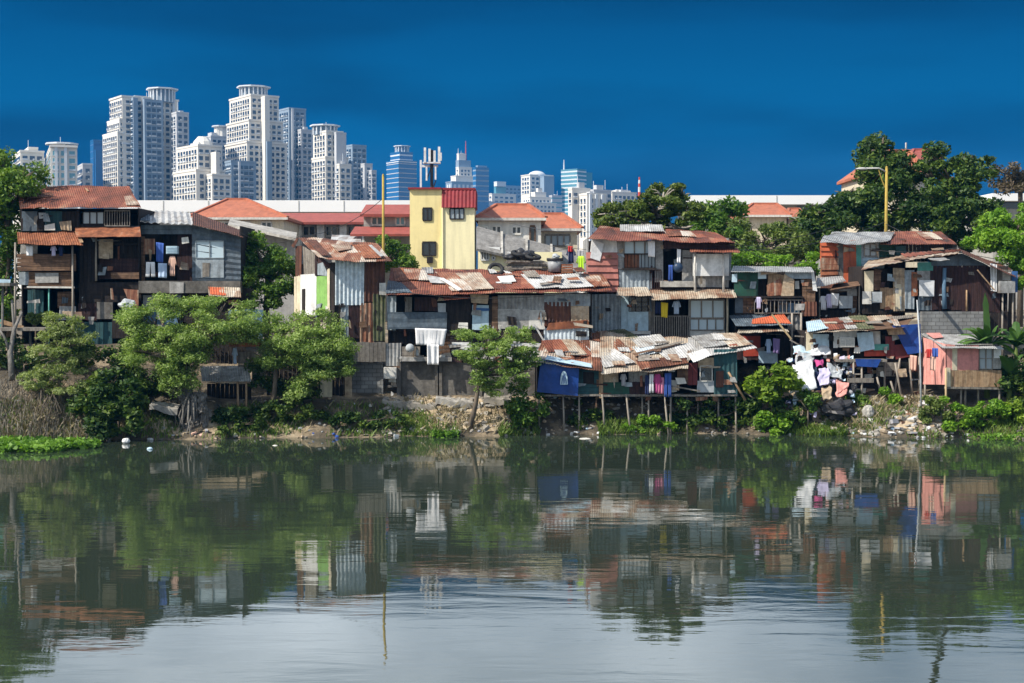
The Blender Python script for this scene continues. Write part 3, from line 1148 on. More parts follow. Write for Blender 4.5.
h.window(83, 212, 104, 224, 3, 1, 'wood_dark_shaded', 'pane_grey')
h.q(80, 224, 106, 233, 'wood_dark_shaded', 'plankh', off=0.01)
h.railing(106, 211, 131, 226, 10, 'wood_grey', 0.25)
h.q(106, 226, 139, 236, 'sheet_slate', off=0.01)
h.quad([(39, 213), (46, 213), (46, 218), (40, 219)], 'tarp_grey', off=0.09)
# awnings
h.roof((18, 244, 75.6), (83, 245, 75.6), (77, 232, 77.0), (17, 232, 77.0), 'rust_orange', name='awning', sag=0.1)
h.roof((76, 237, 75.9), (141, 236.5, 75.9), (140, 227, 76.9), (75, 227, 76.9), 'rust_orange', name='awning', kind='flat', sag=0.05)
h.patch([(75, 232), (79, 231), (84, 243), (81, 244)], 'wood_tan', 'flat', pl=plane3((20, 244, 75.5), (83, 245, 75.5), (77, 231, 76.9)))
# bay with the plank balcony
h.bo(21.5, 254, 76, 271, 0.06, 'wood_brown', 0.7, 'balcony_wall')
h.q(22, 254, 75, 271, 'wood_brown', 'plankh', off=0.8, pitch=0.22)
h.quad([(32, 272), (76, 272), (77, 287), (32, 286)], 'wood_brown', 'plankh', off=0.55)
h.q(39, 273, 62, 283, 'ply_grey', off=0.64)
h.q(22, 272, 32, 285, 'sheet_bluegrey', off=0.5)
h.beam(31, 287, 78, 287.5, 0.09, 'offwhite', 0.62)
h.q(23, 245, 40, 254, 'ply_grey', off=0.4)
h.post(20.5, 243, 345, 0.06, off=0.8, ground=True)
h.post(77, 243, 345, 0.06, off=0.8, ground=True)
h.post(52, 287, 345, 0.05, off=0.5, ground=True, mat='teal_paint')
h.q(28, 290, 44, 318, 'teal_sheet', 'plank', off=0.05)
h.q(58, 292, 75, 308, 'wood_brown', 'plank', off=0.02)
h.q(60, 306, 76, 318, 'zinc_grey', 'corr', off=0.05)
# dark gallery beside the bay
h.q(80, 236, 96, 318, 'wood_dark_shaded', 'plank', off=0.01)
h.post(97, 237, 281, 0.055, 'pole_grey', 0.15)
h.q(99, 239, 113, 258, 'ply_tan', off=0.03)
h.q(113, 237, 139, 258, 'wood_dark_shaded', 'plank', off=-0.4)
h.q(98, 258, 139, 279, 'wood_maroon', 'plankh', off=-0.2)
h.q(112, 272, 140, 279, 'wood_brown', 'plankh', off=0.2)
h.q(79, 282, 141, 302, 'wood_dark_shaded', 'plankh', off=0.02)
h.q(97, 302, 113, 319, 'concrete', off=0.05)
h.q(78, 303, 97, 320, 'wood_maroon', 'plank', off=0.03)
h.quad([(125, 289), (140, 290), (140, 312), (133, 308)], 'rust_streak', off=0.3)
h.q(112, 318, 140, 338, 'wood_dark_shaded', 'plank', off=0.02)
h.q(70, 322, 112, 345, 'teal_sheet', 'plank', off=-0.05)
clutter(h, 22, 209, 76, 231, 7, 1)
clutter(h, 80, 238, 139, 278, 8, 2, off=(0.05, 0.12))
clutter(h, 24, 289, 140, 340, 22, 3, off=(0.1, 0.5))
roof_clutter(h, 24, 188, 128, 205, 5, 4)
for i, (x0, x1, m, l) in enumerate([(26, 33, 'cloth_white', 'white rag drying in the plank balcony of the tall dark shack'),
                                    (50, 57, 'cloth_lilac', 'lilac shirt drying over the plank balcony of the tall dark shack'),
                                    (58, 64, 'cloth_navy', 'navy shirt drying over the plank balcony of the tall dark shack')]):
    cloth(x0, 246, x1, 256, 76.0, m, l, 'shirt' if i else 'sheet')
mb = MB()
mb.lump(P(127, 305, 75.9), (0.42, 0.3, 0.3), 3, 0.35, 1.5, 3)
solo('bundle', mb, 'tarp_grey', 'pale grey tied bundle resting below the rusty awning of the dark shack', 'bundle')

# ---- slate blue gable shack next to it
h = House('shack', 'slate blue gabled shack with pale double window and open dark doorway', 'shack', 190, 310, 77.4)
h.shell(140, 226, 241, 345, 4.2, floors=(281, 310), ceiling=False)
h.roof((140, 222, 76.8), (193, 224, 76.8), (190, 212, 81), (142, 211, 81), 'zinc_pale', sag=0.08, pitch=0.34, amp=0.035)
h.roof((192.3, 223.5, 76.8), (243, 237.5, 76.8), (242, 231, 81.4), (192.6, 211.5, 81.4), 'rust_dark', sag=0.06)
h.patch([(141, 212), (149, 212), (150, 222), (141, 221)], 'sheet_slate', pl=plane3((140, 221.5, 76.8), (193, 223.5, 76.8), (190, 211.5, 81)))
h.quad([(192, 225), (241, 237), (241, 286), (192, 286)], 'sheet_slate', 'corrh', off=0.02, pitch=0.3)
h.q(140, 225, 193, 234, 'sheet_slate', 'plankh', off=0.02)
h.window(196, 241, 224, 258, 2, 1, 'sheet_bluegrey', 'pane_pale', off=0.08)
h.q(196, 259, 224, 278, 'sheet_bluegrey', off=0.06)
h.q(203, 263, 210, 277, 'wood_grey', 'plank', off=0.09)
h.q(176, 234, 192, 282, 'wood_maroon', 'plank', off=-0.3)
h.q(140, 236, 145, 282, 'wood_brown', 'plank', off=0.03)
h.q(144, 239, 155, 254, 'rust_streak', off=0.05)
h.q(155, 234, 177, 282, 'wood_dark_shaded', 'plank', off=-0.9)
h.bo(141, 281, 242, 293, 0.5, 'concrete', 0.05, 'ledge')
h.q(172, 282, 186, 293, 'ply_grey', off=0.6)
h.q(143, 295, 161, 310, 'zinc_grey', off=0.05)
h.q(163, 295, 181, 310, 'sheet_bluegrey', off=0.05)
h.q(181, 294, 241, 322, 'wood_dark_shaded', 'plank', off=0.02)
h.q(141, 310, 181, 330, 'blue_dull', 'plank', off=0.02)
h.roof((209, 296, 75.6), (241, 297, 75.6), (240, 287, 76.8), (208, 287, 76.8), 'zinc_tan', name='awning', sag=0.05)
h.patch([(210, 288), (224, 288), (226, 295.5), (210, 295)], 'orange_red', off=0.03)
clutter(h, 141, 232, 191, 280, 5, 5, off=(0.05, 0.12))
clutter(h, 142, 294, 240, 340, 16, 6)
cloth(156, 242, 164, 263, 77.0, 'cloth_blue', 'royal blue towel hanging in the doorway of the slate shack', 'drape')
cloth(145, 262, 156, 277, 76.9, 'cloth_white', 'white sheet with a draped corner by the ledge of the slate shack', 'trousers')
cloth(158, 263, 167, 278, 76.85, 'cloth_paleblue', 'pale blue towel folded over the ledge of the slate shack')
cloth(168, 256, 177, 276, 76.8, 'cloth_peach', 'dusty pink dress hanging below the white box in the slate doorway', 'shirt')
a = P(172.5, 250, 76.9)
mb = MB().box(a, (0.6, 0.4, 0.42))
for k in range(4):
    mb.box((a.x, a.y - 0.215, a.z - 0.14 + k * 0.085), (0.52, 0.02, 0.03))
solo('air_conditioner', mb, 'tarp_paleblue', 'white box air conditioner above the pink dress in the slate doorway', 'air conditioner')

# ---- rotated rusty shack with white and green side
h = House('shack', 'narrow two-storey shack with white and green side and pale blue tin front', 'shack', 340, 398, 74.0)
front = wall_between(335, 73.6, 386, 74.1)
side = wall_between(335, 73.6, 295, 77.2)
side = Plane(side.p, -side.n) if side.n.y > 0 else side
# inner core so that gaps read as dark boarding
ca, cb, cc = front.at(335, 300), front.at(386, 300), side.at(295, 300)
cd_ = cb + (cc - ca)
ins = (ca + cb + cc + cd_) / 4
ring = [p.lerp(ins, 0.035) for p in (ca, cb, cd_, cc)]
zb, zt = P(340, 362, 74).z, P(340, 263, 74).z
part('inner_wall', MB().prism([Vector((p.x, p.y, zb)) for p in ring], (0, 0, zt - zb)), 'wood_dark_shaded', h.root)
F_ = dict(pl=front)
S_ = dict(pl=side)
h.q(335, 259, 364, 305, 'zinc_blue', 'corr', pitch=0.2, amp=0.035, **F_)
h.q(364, 260, 385, 302, 'rust_dark', 'corr', pitch=0.2, amp=0.03, off=0.02, **F_)
h.q(341, 305, 348, 338, 'sheet_bluegrey', 'corr', off=0.02, **F_)
h.q(348, 305, 360, 338, 'wood_maroon', 'plank', off=0.01, **F_)
h.q(360, 303, 374, 343, 'rust_streak', 'corr', off=0.03, **F_)
h.q(373, 294, 385, 341, 'mossy', 'corr', off=0.04, **F_)
h.q(379, 283, 386, 295, 'offwhite', off=0.08, **F_)
h.q(353, 342, 386, 362, 'wood_grey', 'plank', off=0.05, **F_)
h.q(336, 338, 353, 364, 'wood_dark_shaded', 'plank', off=0.02, **F_)
h.quad([(296, 246), (302, 246), (302, 276), (296, 276)], 'rust_dark', 'corr', off=0.03, **S_)
h.quad([(303, 246), (316, 253), (316, 275), (305, 275)], 'wood_grey', 'plank', off=0.02, **S_)
h.quad([(301, 275), (317, 274), (317, 315), (301, 315)], 'white_paint', off=0.03, **S_)
h.quad([(295, 276), (301, 276), (301, 316), (295, 316)], 'cream', 'plank', off=0.03, **S_)
h.quad([(317, 264), (323, 262), (329, 276), (329, 280), (318, 276)][:2] + [(329, 276), (317, 275)], 'sheet_bluegrey', off=0.03, **S_)
h.quad([(317, 276), (328, 276), (328, 315), (317, 315)], 'green_bright', off=0.03, **S_)
h.quad([(328.5, 270), (331, 268), (331, 315), (328.5, 315)], 'cream', 'plank', off=0.05, **S_)
h.quad([(331, 262), (335, 262), (335, 318), (331, 318)], 'wood_dark_shaded', off=0.02, **S_)
h.quad([(316, 254), (321, 256), (334, 268), (318, 264)], 'wood_maroon', off=0.015, **S_)
h.quad([(295, 316), (335, 316), (335, 350), (295, 350)], 'wood_dark_shaded', 'plank', off=0.0, **S_)
h.q(303, 289, 306, 313, 'wood_dark_shaded', off=0.07, name='door', **S_)
h.q(316, 255, 318, 276, 'wood_maroon', off=0.07, name='corner_board', **S_)
h.roof((319, 259, 72.9), (392, 261, 73.5), (377, 243, 77.9), (299, 237, 77.6), 'rust_mixed', sag=0.14)
h.patch([(331, 246), (349, 243), (352, 250), (338, 252)], 'zinc_tan')
h.patch([(352, 246), (368, 246), (381, 259), (364, 259)], 'rust_orange')
h.patch([(369, 247), (372, 247), (384, 258), (380, 259)], 'zinc_pale', 'flat', off=0.11)
h.patch([(305, 241), (316, 241), (330, 257), (322, 258)], 'rust_dark', off=0.09)
h.quad([(293.5, 246), (299.5, 237), (301, 239), (296, 248)], 'rust_dark', off=0.14, name='gable_trim', **S_)
clutter(h, 337, 300, 384, 360, 9, 7, pl=front, off=(0.06, 0.12), smax=7)
clutter(h, 297, 300, 333, 350, 7, 8, pl=side, off=(0.06, 0.12), smax=7)
# block base
mb = MB().box((P(363, 380, 74.3).x, 74.55, (P(363, 363, 74.3).z + 1.2) / 2), (2.1, 0.5, P(363, 363, 74.3).z - 1.2))
part('base_wall', mb, 'block_wall', h.root)

# ---- long patched terrace in the middle
h = House('shack', 'long patched terrace of tin and plywood under a wide streaked rusty roof', 'shack', 490, 398, 74.2)
h.shell(388, 293, 592, 361, 4.6, floors=(330, 360))
h.roof((386, 295, 73.4), (612, 291, 73.4), (604, 272, 78.3), (391, 268, 78.0), 'rust_red', sag=0.12)
for pts, m, k in [([(392, 269), (404, 269), (409, 282), (395, 282)], 'rust_orange', 'corr'),
                  ([(404, 270), (425, 271), (430, 281), (408, 281)], 'rust_mixed', 'corr'),
                  ([(388, 281), (401, 283), (412, 293), (386, 294)], 'sheet_slate', 'corr'),
                  ([(426, 276), (444, 279), (449, 284), (431, 284)], 'zinc_pale', 'flat'),
                  ([(436, 273), (462, 274), (478, 292), (452, 292)], 'rust_mixed', 'corr'),
                  ([(455, 274), (480, 274), (494, 290), (474, 291)], 'zinc_tan', 'corr'),
                  ([(480, 275), (520, 276), (536, 289), (496, 290)], 'rust_red', 'corr'),
                  ([(521, 276), (545, 276), (560, 288), (536, 290)], 'zinc_pale', 'corr'),
                  ([(545, 276), (580, 275), (594, 288), (560, 289)], 'zinc_pale', 'corr'),
                  ([(580, 275), (602, 275), (610, 287), (595, 288)], 'rust_mixed', 'corr')]:
    h.patch(pts, m, k)
h.patch([(497, 279), (513, 278), (516, 284), (501, 285)], 'white_paint', 'flat', off=0.14, name='roof_board')
h.patch([(540, 286), (560, 283), (561, 284.5), (541, 288)], 'wood_grey', 'flat', off=0.16, name='roof_board')
h.patch([(440, 281), (443, 280), (462, 292), (458, 293)], 'white_paint', 'flat', off=0.14, name='roof_board')
# upper storey
h.q(387, 296, 396, 330, 'sheet_bluegrey', 'corr')
h.q(396, 296, 403, 312, 'wood_dark_shaded', 'plank', off=-0.5)
h.q(405, 297, 412, 312, 'wood_grey', off=0.01)
h.q(414, 297, 438, 311, 'wood_maroon', 'corr', off=0.0)
h.q(438, 303, 446, 313, 'tarp_grey', off=0.04)
h.q(388, 312, 447, 329, 'sheet_slate', 'corrh', off=0.16, pitch=0.4, amp=0.012)
h.q(447, 296, 471, 336, 'wood_dark_shaded', 'plank', off=0.02, name='door')
h.roof((444, 300, 73.5), (470, 298, 73.5), (468, 293.5, 74.2), (443, 295, 74.2), 'rust_red', name='awning', sag=0.04)
h.quad([(470, 293), (489, 295), (488, 304), (472, 303)], 'ply_tan', off=0.25, name='awning_board')
h.q(472, 305, 489, 330, 'lightblue_paint', off=0.05)
h.q(473, 308, 489, 311, 'blue_paint', off=0.08)
h.q(489, 297, 492.5, 332, 'wood_dark_shaded', off=0.05)
h.q(492, 296, 498, 331, 'wood_brown', 'plank', off=0.06)
h.q(498, 295, 544, 310, 'zinc_grey', 'corr', off=0.03)
h.q(498, 309, 530, 329, 'ply_grey', off=0.06)
h.q(529, 310, 545, 329, 'offwhite', off=0.07)
h.q(544, 294, 590, 306, 'sheet_bluegrey', 'corr', off=0.03)
h.q(544, 302, 572, 326, 'rust_dark', 'corr', off=0.05)
h.q(571, 306, 589, 322, 'ply_tan', 'corr', off=0.07)
h.quad([(549, 323), (588, 320), (590, 327), (546, 330)], 'rust_orange', off=0.12)
h.q(544, 328, 589, 344, 'zinc_blue', 'corr', off=0.03)
h.q(498, 329, 545, 344, 'wood_dark_shaded', 'plank', off=0.0)
h.beam(534, 324, 545, 343, 0.09, 'lamp_grey', 0.35)
h.quad([(573, 322), (592, 325), (592, 328), (574, 325)], 'zinc_tan', off=0.5, name='awning_board')
# lower storey
h.q(388, 330, 403, 344, 'wood_dark_shaded', 'plank', off=-0.3)
h.q(386, 343, 401, 366, 'zinc_grey', 'corr', off=0.06)
h.q(403, 329, 416, 360, 'wood_dark_shaded', 'plank', off=-0.4)
h.q(402, 346, 420, 360, 'wood_grey', 'plankh', off=0.02)
h.q(438, 336, 450, 360, 'wood_brown', 'plank', off=-0.2)
h.bo(402, 357, 452, 361, 0.35, 'ply_grey', 0.05, 'ledge')
h.q(452, 342, 472, 354, 'white_paint', off=0.08)
h.q(450, 336, 498, 361, 'wood_dark_shaded', 'plank', off=0.0)
h.q(472, 343, 500, 360, 'zinc_grey', 'plankh', off=0.05)
h.q(498, 343, 545, 362, 'white_paint', 'plankh', off=0.02)
h.bo(384.5, 367, 397, 378, 0.5, 'offwhite', 0.1, 'water_meter_box')
# wall under the terrace
zt = P(490, 361.5, 74.3).z
part('base_wall', MB().box(((P(399, 380, 74.3).x + P(535, 380, 74.3).x) / 2, 74.45, (zt + 1.2) / 2), (P(535, 380, 74.3).x - P(399, 380, 74.3).x, 0.3, zt - 1.2)), 'concrete', h.root)
for x in (399, 437, 440, 480):
    part('pillar', MB().box((P(x, 380, 74.2).x, 74.22, (zt + 1.2) / 2), (0.22, 0.2, zt - 1.21)), 'concrete', h.root)
clutter(h, 388, 296, 590, 344, 26, 9, off=(0.1, 0.25))
clutter(h, 386, 344, 545, 362, 18, 10, off=(0.1, 0.3))
clutter(h, 386, 364, 400, 396, 6, 11)
roof_clutter(h, 394, 270, 600, 291, 16, 12)
cloth(415, 328, 447, 346, 73.7, 'cloth_white', 'large white sheet spread below the dark slate band of the terrace', 'drape', fold=0.16)
cloth(427, 344, 439, 365, 73.55, 'cloth_white', 'long white towel hanging over the terrace ledge below the sheet', fold=0.12)
a = P(410, 348, 73.6)
solo('wash_basin', MB().tube([a, a + Vector((0, -0.05, 0)), a + Vector((0, -0.16, 0))], [0.23, 0.22, 0.16], 18), 'tarp_grey',
     'round pale wash basin hung beside the white sheet on the terrace', 'basin', smooth=True)

# ---- big two storey house with pink siding
h = House('shack', 'two-storey shack with pink lap siding, balcony and reddish low roof', 'shack', 655, 340, 76.6)
h.shell(587, 238, 729, 385, 4.6, floors=(290, 340), ceiling=False, side_mat='zinc_grey')
h.roof((588, 239, 75.7), (735, 243, 75.7), (716, 232.5, 80.6), (600, 226, 81.2), 'rust_red', sag=0.1, label='reddish low-pitched tin roof')
h.roof((620, 231, 79.0), (664, 231, 79.0), (662, 224.5, 80.8), (620, 224.5, 80.8), 'zinc_pale', name='roof_box', sag=0.02)
h.patch([(664, 232), (690, 232), (696, 237), (668, 237)], 'rust_mixed')
h.q(586, 252, 618, 292, 'red_siding', 'lap', off=0.05, pitch=0.36, jit=0.01)
h.quad([(592, 238), (617, 239), (617, 253), (590, 252)], 'white_paint', off=0.03)
h.quad([(593, 240), (604, 243), (600, 261), (590, 258)], 'tarp_white', off=0.16, name='hanging_board')
h.q(617, 239, 624, 269, 'ply_grey', off=0.06)
h.window(624, 241, 655, 254, 3, 1, 'wood_grey', 'pane_pale', off=0.05, bar=0.07)
h.q(624, 254, 640, 268, 'rust_orange', off=0.0)
h.q(639, 254, 655, 268, 'pane_grey', off=0.0)
h.railing(624, 254, 655, 268, 9, 'wood_dark_shaded', 0.12)
h.bo(622, 268, 656, 270, 0.3, 'wood_dark_shaded', 0.03, 'ledge')
h.q(619, 270, 652, 290, 'sheet_bluegrey', 'corr', off=0.03)
h.railing(650, 270, 661, 289, 5, 'wood_maroon', 0.1)
h.q(655, 240, 663, 282, 'ply_grey', off=0.05, name='pillar')
h.q(662, 240, 684, 282, 'wood_dark_shaded', 'plank', off=-1.4)
h.q(682, 250, 694, 284, 'ply_grey', off=0.03)
h.bo(660, 281, 695, 287, 0.4, 'concrete_pale', 0.03, 'ledge')
h.q(656, 287, 729, 292, 'wood_dark_shaded', off=0.0)
h.q(663, 241, 734, 249, 'wood_maroon', 'plankh', off=0.3, name='fascia')
h.roof((690, 252, 75.4), (740, 252, 75.4), (738, 248, 76.5), (690, 248, 76.5), 'rust_red', name='awning', sag=0.03)
h.q(692, 254, 728, 276, 'white_paint', off=0.35, jit=0.0)
h.q(693, 276, 728, 290, 'ply_grey', 'plank', off=-0.1)
h.post(694, 252, 292, 0.055, 'offwhite', 0.5)
h.post(722, 252, 292, 0.055, 'offwhite', 0.5)
h.q(722, 250, 731, 280, 'sheet_bluegrey', off=0.05)
# roofs between the storeys
h.roof((616, 295, 75.1), (652, 296, 75.1), (647, 287, 76.5), (618, 287.5, 76.5), 'zinc_tan', name='awning', sag=0.05)
h.roof((652, 299.5, 75.0), (737, 297.5, 75.0), (734, 289, 76.5), (650, 290, 76.5), 'zinc_tan', name='awning', sag=0.06)
# lower storey
h.q(590, 294, 622, 334, 'sheet_bluegrey', 'corr', off=0.03)
h.q(621, 294, 630, 334, 'lightblue_paint', off=0.06)
h.window(629, 297, 648, 312, 3, 3, 'wood_dark_shaded', 'glass_dark', off=0.06)
h.q(628, 312, 648, 331, 'lightblue_paint', off=0.1)
h.bo(620, 331, 650, 334, 0.35, 'offwhite', 0.02, 'ledge')
h.q(648, 297, 655, 334, 'wood_grey', 'plank', off=0.05)
h.q(655, 298, 689, 337, 'wood_dark_shaded', 'plank', off=-1.3)
h.railing(654, 316, 689, 337, 16, 'wood_grey', 0.3, 0.05)
h.q(654, 318, 689, 337, 'wood_dark_shaded', 'plank', off=0.1)
h.bo(653, 336, 690, 339, 0.7, 'wood_dark_shaded', 0.02, 'ledge')
h.q(688.5, 299, 725, 337, 'offwhite', off=0.02)
h.window(690, 300, 724, 318, 3, 1, 'wood_grey', 'pane_pale', off=0.08, bar=0.07)
h.window(690, 319, 724, 330, 4, 1, 'wood_grey', 'pane_pale', off=0.08, bar=0.06)
h.post(726, 296, 337, 0.06, 'cream', 0.4)
clutter(h, 588, 240, 728, 290, 12, 13, off=(0.1, 0.2), smax=7)
clutter(h, 590, 296, 655, 334, 9, 14, off=(0.1, 0.2), smax=7)
for x0, x1, y0, y1, m, l, sh in [(661, 668, 302, 318, 'cloth_yellow', 'bright yellow shirt drying on the lower balcony rail', 'drape'),
                                 (672, 681, 301, 314, 'cloth_paleblue', 'pale blue shirt drying on the lower balcony rail', 'shirt'),
                                 (655, 661, 302, 314, 'cloth_navy', 'navy trousers drying on the lower balcony next to the yellow shirt', 'trousers'),
                                 (648, 655, 240, 257, 'cloth_white', 'short white curtain at the upper window of the pink-sided shack', 'sheet'),
                                 (677, 681, 249, 263, 'cloth_white', 'narrow white towel above the dark blue basin on the upper balcony', 'sheet'),
                                 (668, 673, 265, 281, 'cloth_blue', 'dull blue trousers hanging in the upper balcony doorway', 'trousers')]:
    cloth(x0, y0, x1, y1, 76.15 if y0 < 290 else 76.1, m, l, sh)
a = P(678, 267.5, 76.2)
solo('wash_basin', MB().tube([a, a + Vector((0, -0.06, 0)), a + Vector((0, -0.2, 0))], [0.27, 0.26, 0.19], 18), 'plastic_navy',
     'round dark blue basin hung on the upper balcony doorway', 'basin', smooth=True)

# ---- stilt row over the water with patchwork roof
h = House('stilt_shack', 'long stilt shack over the waterline under a patchwork of tin sheets', 'shack', 640, 430, 71.4)
h.shell(537, 358, 737, 394, 3.2, floors=(393.5,), ceiling=False)
h.roof((534, 360, 70.7), (602, 372, 70.6), (600, 333, 75.1), (545, 336, 75.1), 'rust_mixed', sag=0.14)
h.roof((601, 373, 70.6), (688, 368, 70.6), (690, 339, 74.9), (600, 332, 75.1), 'zinc_tan', sag=0.14)
h.roof((687, 360, 71.0), (757, 348, 71.2), (738, 333, 75.0), (688, 337, 75.0), 'zinc_pale', sag=0.14)
RP = plane3((601, 373, 70.6), (688, 368, 70.6), (645, 335, 75.0))
LP = plane3((534, 360, 70.7), (602, 372, 70.6), (572, 335, 75.1))
QP = plane3((687, 360, 71.0), (757, 348, 71.2), (712, 335, 75.0))
for pts, m, pl, k in [([(541, 342), (560, 341), (572, 352), (548, 353)], 'rust_red', LP, 'corr'),
                      ([(561, 341), (572, 340), (586, 356), (572, 357)], 'zinc_tan', LP, 'corr'),
                      ([(571, 346), (583, 345), (594, 356), (580, 358)], 'rust_red', LP, 'corr'),
                      ([(572, 336), (592, 334), (614, 350), (590, 352)], 'zinc_pale', LP, 'corr'),
                      ([(592, 351), (614, 350), (636, 364), (604, 369)], 'zinc_pale', RP, 'corr'),
                      ([(595, 333), (606, 332), (634, 352), (622, 355)], 'rust_mixed', RP, 'corr'),
                      ([(607, 332), (624, 331), (640, 339), (622, 341)], 'mossy', RP, 'corr'),
                      ([(628, 338), (660, 336), (668, 345), (640, 350)], 'zinc_pale', RP, 'corr'),
                      ([(632, 347), (652, 345), (660, 354), (640, 357)], 'zinc_blue', RP, 'corr'),
                      ([(636, 361), (684, 358), (688, 365), (640, 371)], 'rust_mixed', RP, 'corr'),
                      ([(655, 351), (692, 344), (702, 357), (668, 362)], 'zinc_pale', RP, 'corr'),
                      ([(688, 355), (706, 351), (711, 357), (694, 364)], 'white_paint', QP, 'corr'),
                      ([(692, 338), (716, 335), (728, 346), (704, 350)], 'zinc_grey', QP, 'corr'),
                      ([(716, 335), (738, 334), (752, 346), (730, 349)], 'zinc_tan', QP, 'corr')]:
    h.patch(pts, m, k, off=0.07 + random.uniform(0, 0.05), pl=pl)
h.patch([(546, 358), (590, 366), (591, 370), (545, 362)], 'tarp_paleblue', 'flat', off=0.14, pl=LP, name='roof_board')
h.patch([(633, 357), (680, 346), (681, 347.5), (634, 359)], 'wood_brown', 'flat', off=0.2, pl=RP, name='roof_board')
h.patch([(654, 351), (684, 345), (684, 346.5), (655, 353)], 'wood_grey', 'flat', off=0.22, pl=RP, name='roof_board')
# river side
h.q(577, 365, 599, 396, 'teal_sheet', 'plankh', off=0.02)
h.q(583, 372, 594, 384, 'wood_dark_shaded', off=0.06, name='window')
h.q(599, 366, 603, 398, 'wood_tan', off=0.1, name='corner_post')
h.q(602, 366, 618, 383, 'ply_tan', off=0.02)
h.q(617, 366, 629, 384, 'wood_dark_shaded', 'plank', off=-0.6)
h.q(602, 382, 629, 395, 'green_dark', off=0.06)
h.q(629, 368, 648, 382, 'ply_grey', 'plank', off=-0.1)
h.q(629, 382, 649, 396, 'wood_maroon', 'plank', off=0.04)
h.q(648, 367, 664, 395, 'wood_brown', 'plank', off=-0.15)
h.q(664, 367, 676, 395, 'wood_dark_shaded', 'plank', off=-0.3)
h.q(668, 366, 675, 372, 'tarp_white', off=0.05)
h.q(671, 380, 677, 392, 'offwhite', off=0.04)
h.q(677, 366, 688, 384, 'wood_brown', 'plank', off=0.02)
h.q(688, 363, 698, 385, 'maroon_paint', 'plank', off=0.02)
h.q(698, 358, 716, 368, 'ply_tan', off=0.02)
h.window(700, 366, 712, 381, 1, 1, 'offwhite', 'glass_dark', off=0.05)
h.q(697, 381, 716, 392, 'tarp_grey', off=0.02)
h.q(714, 349, 737, 397, 'teal_sheet', 'corr', off=0.04)
h.q(716, 371, 723, 387, 'rust_dark', off=0.09)
for x0, x1, w in ((537, 600, 0.1), (599, 680, 0.11), (678, 737, 0.09)):
    h.beam(x0, 395.5, x1, 395, w, 'wood_grey', 0.06)
for px, px1, off in ((539, 539, .05), (563, 564, .05), (579, 579, 0), (602, 604, .1), (626, 631, .12), (643, 643, -.4), (649, 650, -.2), (664, 669, .1), (671, 671, -.1),
                     (688, 688, -.3), (700, 700, -.7), (720, 720, -.5), (736, 737, -.2)):
    h.post(px, 394, 430, 0.05, 'pole_grey', off, 'stilt', px1, True)
h.post(728, 372, 400, 0.06, 'wood_tan', 0.12, 'prop', 745)
# blue tarpaulin wall with a pale mark
D0 = 70.95
tl, tr, br, bl = P(541, 359, D0), P(579, 366, D0), P(578, 396, D0), P(537, 392, D0)
mb = MB()
rough_sheet(mb, bl, br, tr, tl, 'flat', 0.015, 0.1)
o = solo('tarpaulin', mb, 'tarp_blue', 'deep blue tarpaulin with a pale shell-shaped mark closing the stilt shack', 'tarpaulin')
mk = MB()
c0 = P(564, 379, D0 - 0.13)
poly = []
for k in range(15):
    a = math.pi * k / 14
    poly.append((c0.x + 0.19 * math.cos(a), c0.y, c0.z - 0.28 + 0.68 * math.sin(a) ** 0.8))
mk.prism(poly, (0, 0.012, 0))
mkp = part('printed_mark', mk, 'tarp_paleblue', o)
for k in range(4):
    st = MB()
    x = -0.12 + k * 0.08
    st.bar((c0.x + x * 1.1, c0.y - 0.012, c0.z - 0.25), (c0.x + x * 0.5, c0.y - 0.012, c0.z + 0.28 - abs(x) * 1.2), 0.025, 0.01)
    part('stripe', st, 'tarp_blue', mkp)
clutter(h, 578, 366, 736, 394, 22, 15, off=(0.08, 0.25), smax=9)
clutter(h, 578, 394, 736, 402, 8, 16, off=(-0.3, 0.05))
roof_clutter(h, 545, 340, 600, 366, 6, 17, LP)
roof_clutter(h, 602, 336, 690, 368, 10, 18, RP)
roof_clutter(h, 692, 336, 750, 350, 5, 19, QP)
tx = [(649, 654, 374, 393, 'cloth_white', 'white trousers on the line under the patchwork roof', 'trousers'),
      (653, 662, 374, 393, 'cloth_magenta', 'magenta shirt on the line under the patchwork roof', 'shirt'),
      (657, 664, 377, 394, 'cloth_pink', 'pink towel with soft folds on the line under the patchwork roof', 'sheet'),
      (664, 672, 373, 397, 'cloth_blue', 'cobalt blue trousers on the line under the patchwork roof', 'trousers'),
      (645, 650, 375, 395, 'cloth_navy', 'dark navy towel ending the line under the patchwork roof', 'sheet'),
      (648, 656, 365, 372, 'cloth_red', 'bright red cloth tucked under the eave of the stilt shack', 'drape'),
      (620, 627, 374, 386, 'cloth_grey', 'grey vest hanging in the dark opening above the green panel', 'shirt')]
for x0, x1, y0, y1, m, l, sh in tx:
    cloth(x0, y0, x1, y1, 71.0 + random.uniform(-.06, .06), m, l, sh)

